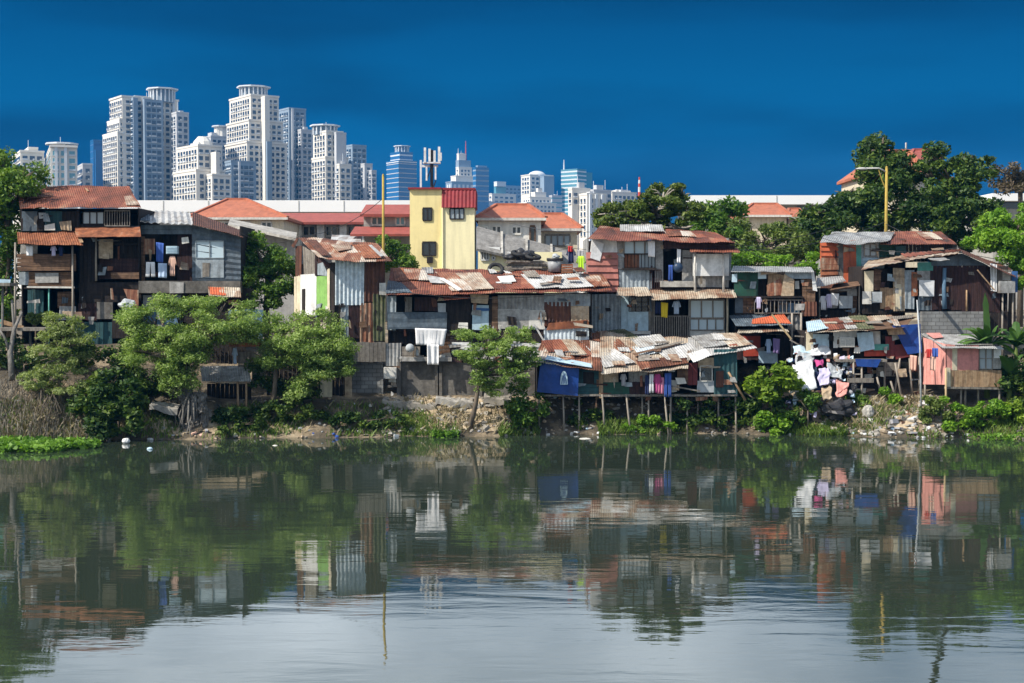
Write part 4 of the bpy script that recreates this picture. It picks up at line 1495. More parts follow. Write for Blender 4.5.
# ---- green boarded shack behind the red roof
h = House('shack', 'dark green boarded shack with railing and a sloped grey and red tin roof below', 'shack', 772, 350, 76.0)
h.shell(735, 271, 816, 400, 3.8, floors=(313, 356), ceiling=False)
h.roof((731, 271.5, 75.5), (814, 272, 75.5), (811, 266.5, 79.4), (733, 266, 79.4), 'zinc_grey', sag=0.04)
h.q(734, 272, 758, 297, 'green_dark', off=0.03)
h.q(731.5, 274, 737, 282, 'tarp_paleblue', off=0.08)
h.q(758, 272, 766, 279, 'pane_pale', off=0.05)
h.q(758, 279, 767, 298, 'wood_dark_shaded', 'plank', off=-0.3)
h.quad([(768, 273), (793, 276), (794, 296), (766, 294)], 'wood_tan', 'plank', off=0.12)
h.quad([(766, 285), (780, 278), (783, 295), (767, 296)], 'rust_streak', off=0.2)
h.quad([(783, 274), (793, 280), (793, 296), (780, 296)], 'ply_tan', off=0.25)
h.q(792, 274, 803, 297, 'wood_dark_shaded', 'plank', off=-0.3)
h.q(795, 281, 799, 289, 'offwhite', off=0.02)
h.q(784, 272, 811, 279, 'sheet_bluegrey', off=0.2)
h.bo(734, 296, 802, 298, 0.25, 'wood_dark_shaded', 0.02, 'ledge')
h.q(735, 298, 743, 313, 'sheet_slate', off=0.02)
h.q(743, 298, 754, 313, 'wood_brown', 'plank', off=0.01)
h.q(765, 299, 802, 313, 'wood_dark_shaded', 'plank', off=-0.6)
h.q(778, 301, 786, 313, 'sheet_slate', off=-0.1)
h.q(788, 303, 800, 313, 'blue_dull', off=-0.05)
h.railing(754, 300, 802, 313, 12, 'wood_grey', 0.15)
h.q(802, 278, 815, 303, 'wood_brown', 'plank', off=0.1)
h.q(801, 302, 816, 316, 'rust_dark', 'corr', off=0.15)
h.quad([(810, 270), (813, 272), (816, 291), (812, 290)], 'white_paint', off=0.25, name='loose_sheet')
h.q(788, 313, 801, 340, 'zinc_grey', 'corr', off=-0.1)
h.q(735, 330, 760, 360, 'wood_maroon', 'plank', off=0.0)
h.q(743, 336, 760, 356, 'red_paint', off=0.04)
h.q(757, 351, 776, 363, 'tarp_paleblue', off=0.45)
h.q(776, 330, 801, 372, 'wood_dark_shaded', 'plank', off=0.0)
h.roof((736, 326, 74.6), (793, 325, 74.6), (779, 314, 76.1), (729, 315, 76.1), 'sheet_slate', name='awning', sag=0.05)
h.patch([(752, 320), (783, 314.5), (791, 324), (752, 324.5)], 'orange_red', off=0.04)
h.roof((737, 333, 74.3), (789, 331, 74.3), (786, 328, 75.0), (739, 329, 75.0), 'zinc_tan', name='awning', sag=0.08)
h.beam(765, 314, 784, 338, 0.09, 'bamboo', 2.0, 'bamboo_pole')
h.post(791, 313, 380, 0.06, 'pole_grey', 0.3, ground=True)
h.post(800, 313, 380, 0.06, 'pole_grey', 0.3, ground=True)
clutter(h, 736, 272, 814, 313, 14, 20, smax=8)
clutter(h, 736, 332, 800, 372, 12, 21, smax=8)
cloth(765, 339, 772, 354, 74.9, 'cloth_paleblue', 'blue and white shirt hanging below the red tin awning', 'shirt')
cloth(773, 338, 780, 354, 74.8, 'cloth_purple', 'purple towel hanging below the red tin awning', 'drape')
cloth(755, 297, 762, 309, 75.6, 'cloth_lilac', 'lilac white shirt drying on the rail of the green boarded shack', 'shirt')

# ---- orange rusty house at the back
h = House('shack', 'orange rust-streaked shack with a buckled pale roof sheet beside a red roof', 'shack', 855, 290, 80.5)
h.shell(834, 240, 906, 320, 3.6, ceiling=False, side_mat='rust_dark')
h.q(820, 241, 838, 261, 'orange_red', 'lap', off=0.03)
h.q(820, 260, 838, 285, 'rust_orange', 'lap', off=0.04)
h.q(820, 258, 838, 270, 'rust_streak', off=0.12)
h.q(837, 241, 843, 284, 'concrete', off=0.06, name='pillar')
h.q(843, 241, 857, 286, 'orange_red', 'plank', off=0.04, pitch=0.35)
h.q(856, 243, 861, 268, 'teal_paint', off=0.07)
h.q(861, 241, 879, 262, 'sheet_bluegrey', off=0.02)
h.window(864, 244, 876, 256, 2, 1, 'wood_grey', 'pane_grey', off=0.06)
h.q(861, 258, 884, 268, 'lightblue_paint', 'plankh', off=0.08)
h.q(879, 243, 908, 262, 'green_dark', 'plank', off=-0.2)
h.q(896, 246, 906, 262, 'teal_sheet', off=0.02)
h.roof((820, 243, 79.6), (888, 242, 79.6), (895, 232, 83.5), (832, 231, 83.5), 'zinc_grey', sag=0.22)
h.roof((880, 244, 79.8), (957, 244, 79.8), (941, 231.5, 84.5), (884, 231.5, 84.5), 'rust_red', sag=0.05, name='roof')
h.patch([(916, 233), (931, 233), (943, 240), (926, 240)], 'zinc_tan', 'corr')
h.q(905, 244, 952, 262, 'wood_dark_shaded', 'plank', off=0.0)

clutter(h, 821, 243, 905, 262, 7, 22, smax=6)
# ---- small lean-to with the white laundry
h = House('lean_to', 'small grey lean-to shed with drying laundry below the orange shack', 'shed', 834, 320, 77.6)
h.shell(817, 288, 860, 330, 2.4, floors=(312,), ceiling=False)
h.roof((815, 287, 76.9), (846, 281, 76.9), (842, 276, 79.5), (817, 278, 79.5), 'zinc_grey', sag=0.04)
h.roof((830, 290, 76.6), (860, 285, 76.6), (858, 281, 78.4), (834, 284, 78.4), 'wood_brown', sag=0.05, kind='flat', name='awning')
h.q(847, 289, 857, 296, 'ply_grey', off=0.1)
h.q(838, 296, 851, 308, 'tarp_grey', off=0.3)
h.q(848, 290, 857, 318, 'wood_brown', 'plank', off=0.04)
h.q(819, 310, 848, 322, 'wood_dark_shaded', 'plank', off=0.02)
h.post(858, 284, 320, 0.05, 'pole_grey', 0.3)
h.post(818, 288, 322, 0.05, 'pole_grey', 0.3)
clutter(h, 818, 288, 858, 322, 9, 23, smax=7)
cloth(819, 296, 828, 310, 77.1, 'cloth_white', 'white shirt on the lean-to washing line, with plain hem', 'shirt')
cloth(825, 294, 834, 308, 77.0, 'cloth_lilac', 'lilac blue shirt between white clothes on the lean-to line', 'shirt')
cloth(831, 293, 839, 306, 76.95, 'cloth_white', 'wide white sheet on the lean-to line beside the grey tarp', 'drape')

# ---- barn like shack with gable
h = House('shack', 'broad dark barn-like shack with sagging gable roof above a grey block wall', 'shack', 938, 335, 77.2)
h.shell(862, 266, 1008, 312, 5.0, floors=(311,), ceiling=False)
h.roof((861, 269, 76.4), (962, 252, 76.4), (958, 249, 82.2), (872, 255, 82.2), 'zinc_tan', sag=0.1, pitch=0.3)
h.roof((961.4, 252.5, 76.4), (1016, 277, 76.4), (1010, 268, 82.0), (958, 248.5, 82.2), 'rust_dark', sag=0.06)
h.patch([(900, 256), (960, 250), (960, 252), (905, 259)], 'rust_red')
h.patch([(930, 251), (942, 250), (943, 252), (931, 253)], 'wood_tan', 'flat', off=0.12)
h.quad([(930, 257), (962, 254), (962, 310), (930, 310)], 'wood_maroon', 'plank', off=0.02)
h.quad([(962, 254), (1000, 271), (1000, 312), (962, 312)], 'wood_maroon', 'plank', off=0.02)
h.quad([(931, 262), (962, 254), (988, 265), (988, 268), (931, 268)][:3] + [(931, 266)], 'sheet_slate', off=0.07, name='gable_sheet')
h.q(864, 271, 873, 291, 'cream', off=0.1)
h.q(873, 270, 881, 290, 'wood_brown', off=0.02)
h.q(880, 269, 892, 290, 'wood_dark_shaded', 'plank', off=-0.4)
h.q(887, 274, 892, 280, 'lightblue_paint', off=0.05)
h.q(880, 288, 893, 309, 'wood_tan', 'plank', off=0.05)
h.q(893, 268, 904, 311, 'ply_tan', 'corr', off=0.07)
h.q(895, 284, 901, 309, 'cream', off=0.14)
h.q(904, 270, 914, 309, 'sheet_bluegrey', 'corr', off=0.03)
h.q(911, 272, 917, 296, 'rust_orange', off=0.08)
h.q(917, 262, 933, 271, 'teal_paint', off=0.05)
h.q(917, 271, 933, 280, 'ply_grey', off=0.02)
h.q(918, 280, 933, 296, 'tarp_white', off=0.2)
h.q(918, 296, 931, 310, 'sheet_slate', 'corr', off=0.03)
h.q(861, 291, 870, 304, 'offwhite', off=0.25)
h.q(871, 292, 881, 303, 'tarp_grey', off=0.2)
h.q(862, 304, 893, 314, 'wood_dark_shaded', 'plank', off=0.0)
h.post(944, 268, 309, 0.12, 'blue_dull', 0.12, 'pillar')
h.post(966, 290, 311, 0.05, 'wood_tan', 0.12)
h.quad([(989, 263), (996, 265), (995, 292), (990, 291)], 'tarp_white', 'corr', off=0.2, name='curtain')
h.bo(997, 281, 1012, 293, 0.5, 'zinc_grey', 0.1, 'balcony_box')
h.q(997, 270, 1012, 281, 'wood_grey', off=0.05)
h.q(1002, 272, 1010, 280, 'offwhite', off=0.1)
h.q(1011, 271, 1017, 292, 'blue_paint', off=0.1)
h.beam(973, 270, 990, 290, 0.06, 'wood_tan', 0.7, 'prop')
h.quad([(986, 312), (1016, 312), (1016, 335), (986, 335)], 'wood_dark_shaded', 'plank', off=0.0)
h.post(1001, 292, 330, 0.05, 'pole_grey', 0.3, ground=True)
h.post(1011, 292, 330, 0.05, 'pole_grey', 0.3, ground=True)
clutter(h, 863, 268, 930, 311, 12, 24, smax=8)
clutter(h, 932, 262, 1010, 311, 8, 25, off=(0.04, 0.1), smax=7)
roof_clutter(h, 870, 253, 955, 264, 5, 26, plane3((861, 269, 76.4), (962, 252, 76.4), (958, 249, 82.2)))
zt = P(950, 311.5, 77.1).z
x0, x1 = P(921, 320, 77).x, P(987, 320, 77).x
solo('block_wall', MB().box(((x0 + x1) / 2, 77.0, (zt + 3.0) / 2), (x1 - x0, 0.35, zt - 3.0)), 'block_wall',
     'grey concrete block retaining wall under the barn-like shack', 'wall')

# ---- patchwork shack above the rubble
h = House('shack', 'low patchwork shack with blue tarpaulin and open deck on crooked stilts', 'shack', 865, 405, 73.4)
h.shell(806, 331, 921, 361, 3.0, floors=(360,), ceiling=False)
h.roof((805, 333, 72.6), (868, 331, 72.5), (872, 317, 76.3), (812, 319, 76.3), 'zinc_tan', sag=0.14)
h.roof((866, 331, 72.6), (903, 327, 72.6), (917, 316, 76.2), (868, 317, 76.3), 'wood_brown', sag=0.16, kind='flat')
PP = plane3((805, 333, 72.6), (868, 331, 72.5), (840, 318, 76.3))
for pts, m in [([(806, 324), (824, 321), (828, 331), (807, 334)], 'tarp_paleblue'), ([(820, 321), (838, 319), (846, 330), (828, 332)], 'rust_red'),
               ([(838, 319), (850, 318), (860, 330), (846, 331)], 'zinc_pale'), ([(848, 318), (866, 317), (875, 330), (858, 331)], 'mossy'),
               ([(866, 318), (892, 317), (895, 321), (870, 324)], 'zinc_tan'), ([(888, 319), (914, 317), (912, 320), (890, 323)], 'wood_grey')]:
    h.patch(pts, m, off=0.08 + random.uniform(0, 0.05), pl=PP)
h.quad([(884, 328), (899, 327), (903, 334), (886, 335)], 'wood_tan', off=0.5, name='awning_board')
h.q(806, 333, 813, 358, 'cream', off=0.02)
h.q(813, 334, 829, 352, 'tarp_paleblue', off=0.05)
h.q(829, 332, 834, 349, 'wood_dark_shaded', off=-0.2)
h.q(833, 332, 838, 348, 'white_paint', off=0.06)
h.q(837, 331, 857, 337, 'white_paint', off=0.05)
h.bo(838, 337, 853, 347, 0.4, 'offwhite', 0.05, 'window_box')
h.window(839, 338, 852, 346, 3, 2, 'offwhite', 'glass_dark', off=0.47, bar=0.03)
h.quad([(855, 333), (871, 332), (873, 349), (858, 352)], 'tarp_paleblue', off=0.3, wob=0.05, name='hanging_tarp')
h.q(870, 331, 880, 345, 'offwhite', off=0.05)
h.q(834, 348, 872, 361, 'wood_dark_shaded', 'plankh', off=-0.3)
h.q(864, 347, 886, 356, 'red_paint', 'plankh', off=0.1)
h.q(885, 336, 894, 356, 'maroon_paint', 'plank', off=0.12)
h.q(873, 344, 888, 350, 'teal_paint', off=0.15)
h.q(880, 330, 895, 345, 'wood_dark_shaded', 'plank', off=-0.3)
h.quad([(890, 325), (919, 324), (920, 352), (906, 354)], 'tarp_blue', off=0.3, wob=0.28, name='hanging_tarp')
h.quad([(893, 345), (908, 344), (908, 357), (895, 359)], 'maroon_paint', off=0.1)
h.bo(833, 358.5, 882, 361, 1.0, 'wood_grey', 0.0, 'deck')
h.quad([(850, 358), (876, 358), (872, 366), (852, 365)], 'tarp_blue', off=1.04, wob=0.06, name='hanging_tarp')
h.q(846, 366, 900, 392, 'wood_dark_shaded', 'plankh', off=-0.5, pitch=0.3)
h.q(876, 362, 900, 376, 'wood_grey', 'plankh', off=0.1)
h.bo(847, 378, 873, 382.5, 0.15, 'wood_grey', 0.9, 'cross_board')
h.beam(842, 373, 858, 373, 0.06, 'pole_grey', 0.95)
for px, px1, y0, off in ((849, 849, 361, .95), (857, 857, 361, .95), (873, 880, 376, .8), (884, 884, 361, .2), (891, 898, 362, .8), (899, 893, 358, .2), (908, 911, 358, .3), (918, 919, 352, .2),
                         (886, 893, 380, .9)):
    h.post(px, y0, 400, 0.055, 'pole_grey', off, 'stilt', px1, True)
h.q(908, 356, 921, 372, 'wood_maroon', off=0.1)
clutter(h, 806, 334, 920, 360, 16, 27, smax=8)
clutter(h, 846, 364, 920, 395, 14, 28, off=(-0.3, 0.5))
roof_clutter(h, 810, 319, 900, 330, 8, 29, PP)
cloth(910, 355, 917, 371, 72.9, 'cloth_peach', 'peach towel hanging at the end of the patchwork shack deck', 'drape')

# ---- pink hut on poles
h = House('stilt_shack', 'small pink hut on poles with grey flat tin roof', 'shack', 965, 410, 71.3)
front = wall_between(946, 71.0, 1001, 71.4)
side = wall_between(946, 71.0, 923, 73.4)
side = Plane(side.p, -side.n) if side.n.y > 0 else side
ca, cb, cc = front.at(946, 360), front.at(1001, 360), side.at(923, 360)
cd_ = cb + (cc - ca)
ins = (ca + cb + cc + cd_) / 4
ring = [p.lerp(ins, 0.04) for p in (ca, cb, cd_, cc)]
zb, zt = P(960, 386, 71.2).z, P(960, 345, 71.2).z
part('inner_wall', MB().prism([Vector((p.x, p.y, zb)) for p in ring], (0, 0, zt - zb)), 'wood_dark_shaded', h.root)
h.quad([(923, 337), (946, 344), (946, 385), (923, 384)], 'pink_pale', 'corr', off=0.02, pl=side, pitch=0.4)
h.q(946, 345, 955, 386, 'pink_pale', 'plank', off=0.03, pl=front)
h.q(952, 347, 957, 370, 'cream', off=0.05, pl=front)
h.q(955, 346, 978, 371, 'pink_paint', off=0.04, pl=front)
h.window(979, 348, 992, 369, 2, 2, 'wood_grey', 'pane_grey', off=0.05, pl=front)
h.q(992, 348, 1001, 369, 'ply_grey', off=0.03, pl=front)
h.q(993, 349, 1000, 358, 'white_paint', off=0.08, pl=front)
h.q(948, 370, 1001, 387, 'wood_tan', 'plank', off=0.05, pl=front, pitch=0.3)
h.q(946, 368, 950, 388, 'cream', 'plank', off=0.09, pl=front)
h.roof((943, 347, 70.5), (1004, 349, 70.8), (986, 335, 74.6), (921, 333.5, 74.4), 'zinc_grey', sag=0.06)
h.patch([(926, 335), (940, 334.5), (943, 339), (933, 340)], 'pink_pale', 'flat', off=0.1)
for px, px1, y0, off, pl in ((944, 944, 368, .2, front), (963, 963, 387, -.2, front), (970, 970, 387, -.5, front), (982, 982, 387, -.4, front), (999, 999, 387, 0, front), (925, 925, 384, 0, side)):
    h.post(px, y0, 415, 0.055, 'bamboo' if px == 944 else 'pole_grey', off, 'stilt', px1, True, pl=pl)
h.beam(944, 387.5, 1003, 388.5, 0.1, 'wood_grey', 0.08, pl=front)
cloth(925, 349, 933, 358, 70.95, 'cloth_red', 'red shirt hanging on the pale side of the pink hut', 'shirt')
cloth(932, 348, 938, 357, 70.9, 'cloth_blue', 'small blue cloth beside the red shirt on the pink hut')
cloth(930, 356, 936, 371, 70.95, 'cloth_peach', 'orange pink cloth hanging below the red shirt on the pink hut', 'drape')
solo('bamboo_pole', MB().tube([(P(922, 340, 71.2).x, 71.2, ground_z(P(922, 340, 71.2).x, 71.2)), P(920, 345, 71.5), P(917, 300, 71.9)], [0.05, 0.045, 0.03], 7), 'tarp_grey',
     'thin pale pole standing between the blue tarpaulin and the pink hut', 'pole', smooth=True)

# ---- low sheds under the trees at the upstream side
h = House('shed', 'low shed with grey slatted sheet roof on posts between two feathery trees', 'shed', 225, 405, 72.2)
h.roof((202, 381, 71.0), (251, 381, 71.0), (249, 366, 72.4), (200, 366, 72.4), 'zinc_grey', kind='corr', sag=0.04)
for px in (204, 241.5, 250):
    h.post(px, 380, 400, 0.06, 'wood_tan', 1.0, ground=True)
h.bo(232, 342, 262, 346, 0.8, 'rust_orange', 0.5, 'awning')
h.q(205, 384, 250, 404, 'wood_dark_shaded', 'plank', off=-0.4)
h.q(238, 352, 262, 368, 'wood_grey', 'plankh', off=-0.1)
h.q(252, 366, 266, 384, 'ply_grey', off=0.0)
h.q(262, 344, 345, 398, 'wood_dark_shaded', 'plank', off=-1.3)
h.q(180, 320, 240, 365, 'wood_dark_shaded', 'plank', off=-1.4)
h.q(222, 310, 258, 345, 'blue_dull', 'plank', off=-1.6)
h.q(318, 372, 330, 398, 'cream', off=-0.9)
h.q(343, 370, 350, 398, 'ply_tan', off=-0.9)
cloth(232, 348, 238, 364, 71.9, 'cloth_paleblue', 'pale blue and white dress hanging by the slatted shed roof', 'shirt')
cloth(257, 360, 263, 371, 71.8, 'cloth_red', 'dark red shirt hanging at the corner of the slatted shed', 'shirt')
mb = MB().tube([P(268, 357, 71.6), P(268, 351, 71.6)], [0.22, 0.2], 14)
solo('plastic_drum', mb, 'blue_paint', 'bright blue plastic drum half hidden by the feathery tree', 'drum', smooth=True)
h = House('deck', 'rough plank deck on crooked posts at the edge of the tall dark shack', 'deck', 30, 360, 74.2)
h.bo(0, 327, 55, 330, 1.6, 'wood_grey', 0.0, 'deck_boards')
h.bo(-8, 283, 18, 286, 1.2, 'wood_grey', 0.2, 'deck_boards')
for px, px1, y0 in ((2, 4, 330), (12, 7, 328), (18, 22, 300), (36, 36, 330), (52, 52, 330), (9, 9, 286)):
    h.post(px, y0, 380, 0.07, 'root_grey', 0.9, 'post', px1, True)
h.quad([(-4, 318), (8, 319), (10, 326), (-6, 327)], 'teal_paint', off=0.8, name='loose_sheet')
h.quad([(8, 319), (30, 326), (28, 329), (6, 323)], 'wood_tan', off=0.9, name='loose_board')
h.quad([(2, 279), (17, 280), (17, 283), (1, 283)], 'tarp_paleblue', off=1.0, name='loose_sheet')

# ---- debris on the terrace roof
def tyre(px, py, D, r, tilt, label):
    c = P(px, py, D)
    mb = MB()
    n, m = 22, 8
    vs, fs = [], []
    for i in range(n):
        a = 2 * math.pi * i / n
        for j in range(m):
            b = 2 * math.pi * j / m
            rr = r + 0.32 * r * math.cos(b)
            p = Vector((rr * math.cos(a), rr * math.sin(a), 0.26 * r * math.sin(b)))
            p.rotate(Euler((tilt, 0.15, 0)))
            vs.append(c + p)
            fs.append((i * m + j, ((i + 1) % n) * m + j, ((i + 1) % n) * m + (j + 1) % m, i * m + (j + 1) % m))
    mb.add(vs, fs)
    return solo('tyre', mb, 'rubber', label, 'tyre', smooth=True)


tyre(496, 269.5, 77.4, 0.36, 0.9, 'black tyre leaning beside white debris on the rusty terrace roof')
tyre(520, 253.5, 78.6, 0.4, 0.25, 'big black tyre on the grey timber heap behind the terrace roof')
mb = MB()
for k in range(9):
    mb.lump(P(random.uniform(505, 534), random.uniform(252, 260), 78.6 + random.uniform(-.2, .4)), (random.uniform(.2, .42), .3, random.uniform(.14, .28)), k, .25, 1.6, 3)
solo('refuse_bags', mb, 'plastic_black', 'black refuse bags piled on the grey timber heap', 'refuse', smooth=True)
tyre(533, 256.5, 78.3, 0.36, 0.3, 'smaller black tyre on the timber heap beside the water tub')
mb = MB()
for k in range(8):
    a, b = P(504 + random.uniform(0, 5), 261 + k * 1.5, 78.0 + random.uniform(0, .5)), P(548 + random.uniform(-6, 4), 262 + k * 1.4, 78.0 + random.uniform(0, .5))
    mb.bar(a, b, 0.2, 0.09)
solo('timber_heap', mb, 'wood_grey', 'heap of grey weathered boards behind the rusty terrace roof', 'timber')
a = P(555, 272, 78.0)
t = thing('water_tub', 'grey plastic tub with black rim behind the terrace roof', 'tub', a)
part('body', MB().tube([a, a + Vector((0, 0, 0.62))], [0.36, 0.42], 20), 'plastic_grey', t, smooth=True)
part('rim', MB().tube([a + Vector((0, 0, 0.62)), a + Vector((0, 0, 0.76))], [0.46, 0.46], 20), 'plastic_black', t, smooth=True)
part('bag', MB().lump(a + Vector((0.05, 0, 0.84)), (0.22, 0.2, 0.14), 4, 0.5, 1.8), 'tarp_grey', t, smooth=True)
a = P(567, 268.5, 77.9)
mb = MB()
for k in range(4):
    z = -0.2 + k * 0.13
    mb.box((a.x, a.y - 0.2, a.z + z), (0.62, 0.03, 0.09))
    mb.box((a.x, a.y + 0.2, a.z + z), (0.62, 0.03, 0.09))
for sx in (-1, 1):
    mb.box((a.x + sx * 0.295, a.y, a.z), (0.03, 0.368, 0.5))
mb.box((a.x, a.y, a.z - 0.22), (0.55, 0.36, 0.03))
solo('crate', mb, 'rust_orange', 'orange slatted crate between the water tub and the lime shirt', 'crate')
cloth(576, 256, 586, 272, 77.6, 'cloth_lime', 'lime green shirt hung beside the pink siding above the terrace roof', 'shirt')
cloth(577, 250, 584, 257, 77.7, 'cloth_grey', 'pale grey cap cloth hung above the lime green shirt', 'drape')
cloth(577, 272, 584, 282, 77.6, 'cloth_white', 'white cloth below the lime green shirt', 'trousers')
cloth(566, 249, 576, 263, 78.4, 'cloth_navy', 'dark navy shirt hung above the orange crate', 'shirt')
cloth(568, 246, 573, 252, 78.35, 'cloth_red', 'small crimson cloth over the navy shirt', 'drape')
solo('washing_line', MB().tube([P(553, 252, 78.5), P(570, 248, 78.4), P(590, 250, 77.6)], 0.015, 5), 'plastic_black', 'washing line strung above the lime and navy shirts', 'line')
solo('roof_parapet', MB().box(((P(437, 270, 79).x + P(480, 270, 79).x) / 2, 79.0, P(458, 273, 79).z - 0.1), (P(480, 270, 79).x - P(437, 270, 79).x, 0.25, 0.6)), 'rust_red',
     'low rust-red parapet between the yellow house and the terrace roof', 'parapet')
mb = MB()
for k in range(5):
    a, b = P(500 + k * 2.2, 277 + k * 1.8, 76.9 - k * .3), P(509 + k * 2.5, 274.5 + k * 2.0, 76.9 - k * .3)
    mb.bar(a, b, 0.12, 0.05)
solo('board_heap', mb, 'white_paint', 'white painted boards scattered on the rusty terrace roof', 'boards')
# ================================================================== houses and halls behind the shacks
def base_root(name, label, cat, px, D, group=None, py=300):
    p = P(px, py, D)
    return thing(name, label, cat, (p.x, D, 4.0), group)


def zrow(py, D):
    return P(512, py, D).z


def xcol(px, D):
    return P(px, HOR, D).x


def wall_box(root, x0, x1, y0, y1, D, depth, mat, name='wall', zmin=None):
    a, b = xcol(x0, D), xcol(x1, D)
    zt = zrow(y0, D)
    zb = zmin if zmin is not None else (zrow(y1, D) if y1 else 3.6)
    return part(name, MB().box(((a + b) / 2, D + depth / 2, (zt + zb) / 2), (b - a, depth, zt - zb)), mat, root)


def win(root, x0, y0, x1, y1, D, frame='villa_white', pane='glass_dark', nc=2, nr=1, bar=0.1):
    A, B = Vector((xcol(x0, D), D - 0.04, zrow(y1, D))), Vector((xcol(x1, D), D - 0.04, zrow(y0, D)))
    mb = MB()
    mb.bar((A.x, A.y, A.z), (B.x, A.y, A.z), bar)
    mb.bar((A.x, A.y, B.z), (B.x, A.y, B.z), bar)
    for k in range(nc + 1):
        x = A.x + (B.x - A.x) * k / nc
        mb.bar((x, A.y, A.z + bar / 2), (x, A.y, B.z - bar / 2), bar * 0.9)
    w = part('window', mb, frame, root)
    part('pane', MB().box(((A.x + B.x) / 2, D - 0.015, (A.z + B.z) / 2), (B.x - A.x - bar, 0.02, B.z - A.z - bar)), pane, w)
    return w


def hip_roof(root, x0, x1, xr0, xr1, yt, yb, D, depth, mat='tile_roof', over=0.5, thick=0.25):
    """hipped roof: eaves from x0 to x1 at row yb, ridge from xr0 to xr1 at row yt"""
    zb, zt = zrow(yb, D), zrow(yt, D + depth / 2)
    a, b = xcol(x0, D), xcol(x1, D)
    r0, r1 = xcol(xr0, D + depth / 2), xcol(xr1, D + depth / 2)
    y0, y1, ym = D - over, D + depth + over, D + depth / 2
    mb = MB()
    vs = [(a, y0, zb), (b, y0, zb), (b, y1, zb), (a, y1, zb), (r0, ym, zt), (r1, ym, zt)]
    lo = [(x, y, z - thick) for x, y, z in vs[:4]]
    mb.add(vs + lo, [(0, 1, 5, 4), (1, 2, 5), (2, 3, 4, 5), (3, 0, 4), (0, 6, 7, 1), (1, 7, 8, 2), (2, 8, 9, 3), (3, 9, 6, 0), (9, 8, 7, 6)])
    o = part('roof', mb, mat, root)
    m2 = MB()
    m2.bar((r0, ym, zt + 0.05), (r1, ym, zt + 0.05), 0.35, 0.2)
    for p, q in ((0, 4), (1, 5)):
        m2.bar(Vector(vs[p]) + Vector((0, 0, .06)), Vector(vs[q]) + Vector((0, 0, .06)), 0.28, 0.16)
    part('ridge_cap', m2, mat, o)
    m3 = MB()
    m3.bar((a, y0 - 0.06, zb - thick / 2), (b, y0 - 0.06, zb - thick / 2), 0.1, thick * 0.9)
    part('gutter', m3, 'offwhite', o)
    return o


# yellow tower house
D = 118.0
t = base_root('yellow_house', 'tall narrow yellow house with maroon clad upper corner behind the terrace', 'house', 444, D)
wall_box(t, 410, 442, 189.5, None, D, 5.5, 'yellow_wall')
wall_box(t, 442, 474.5, 206, None, D - 0.25, 5.7, 'yellow_pale')
wall_box(t, 442, 474.5, 190, 206, D + 0.3, 5.0, 'yellow_pale')
a, b, z0, z1 = xcol(442, D), xcol(475.5, D), zrow(207.5, D - 0.5), zrow(189.5, D - 0.5)
mb = MB()
rough_sheet(mb, Vector((a, D - 0.55, z0)), Vector((b, D - 0.55, z0)), Vector((b, D + 0.1, z1)), Vector((a, D + 0.1, z1)), 'corr', 0.05, 0.0, 0, 0.3, 0.03)
part('cladding', mb, 'maroon_clad', t)
mb = MB()
rough_sheet(mb, Vector((b + 0.03, D - 0.55, z0)), Vector((b + 0.03, D + 4.5, z0)), Vector((b + 0.03, D + 4.5, z1)), Vector((b + 0.03, D + 0.1, z1)), 'corr', 0.05, 0.0, 0, 0.3, 0.03)
part('cladding', mb, 'maroon_clad', t)
mb = MB().box(((xcol(409, D) + a) / 2 - 0.05, D + 2.7, zrow(189.5, D) + 0.08), (a - xcol(409, D), 5.9, 0.16))
part('roof_edge', mb, 'maroon_clad', t)
mb = MB().box(((a + b) / 2, D + 2.5, z1 + 0.1), (b - a, 4.9, 0.16))
part('roof_edge', mb, 'maroon_clad', t)
win(t, 423, 208, 432, 220.5, D, 'wood_dark_shaded', 'glass_dark', 2)
win(t, 450, 208.5, 464, 219, D - 0.25, 'wood_dark_shaded', 'pane_grey', 3)
win(t, 422.5, 242, 436, 255.5, D, 'wood_dark_shaded', 'glass_dark', 2)
part('pipe', MB().tube([(xcol(443, D), D - 0.32, 5), (xcol(443, D), D - 0.32, zrow(207, D))], 0.06, 6), 'yellow_pale', t)
part('wall_stub', MB().box((xcol(430, D), D - 0.1, zrow(260, D)), (0.5, 0.2, 0.5)), 'wood_dark_shaded', t)

# cell antenna mast on its roof
D = 121.0
zb = zrow(189.5, 118) + 0.17
cx = xcol(432, D)
t = thing('antenna_mast', 'cluster of white panel antennas on a dark mast above the yellow house', 'antenna', (cx, D, zb))
zt = zrow(158, D)
part('mast', MB().tube([(cx, D, zb), (cx, D, zrow(150, D))], 0.13, 8), 'plastic_black', t)
part('frame', MB().box((xcol(421, D), D + 0.1, (zb + zrow(160, D)) / 2), (0.16, 0.16, zrow(160, D) - zb)).box((xcol(430, D), D + 0.1, zrow(166, D)), (1.4, 0.14, 0.2)).box((cx, D, zrow(163, D)), (1.5, 0.7, 0.12)), 'tower_rib', t)
for px, y0, y1 in ((425.5, 148, 163), (430, 149, 162), (435, 151, 163), (439.5, 147, 162), (427, 167, 181), (436, 167, 180), (441, 153, 161)):
    part('panel_antenna', MB().box((xcol(px, D), D - 0.35 + random.uniform(-.1, .1), (zrow(y0, D) + zrow(y1, D)) / 2), (0.14 if y0 > 160 else 0.19, 0.16, zrow(y0, D) - zrow(y1, D))), 'white_paint', t)
part('cable', MB().tube([(xcol(427, D), D - .3, zrow(181, D)), (xcol(430, D), D - .1, zrow(172, D)), (cx, D - .1, zrow(165, D))], 0.05, 5), 'plastic_black', t)
part('cable', MB().tube([(xcol(436, D), D - .3, zrow(181, D)), (xcol(433.5, D), D - .1, zrow(188, D))], 0.05, 5), 'plastic_black', t)

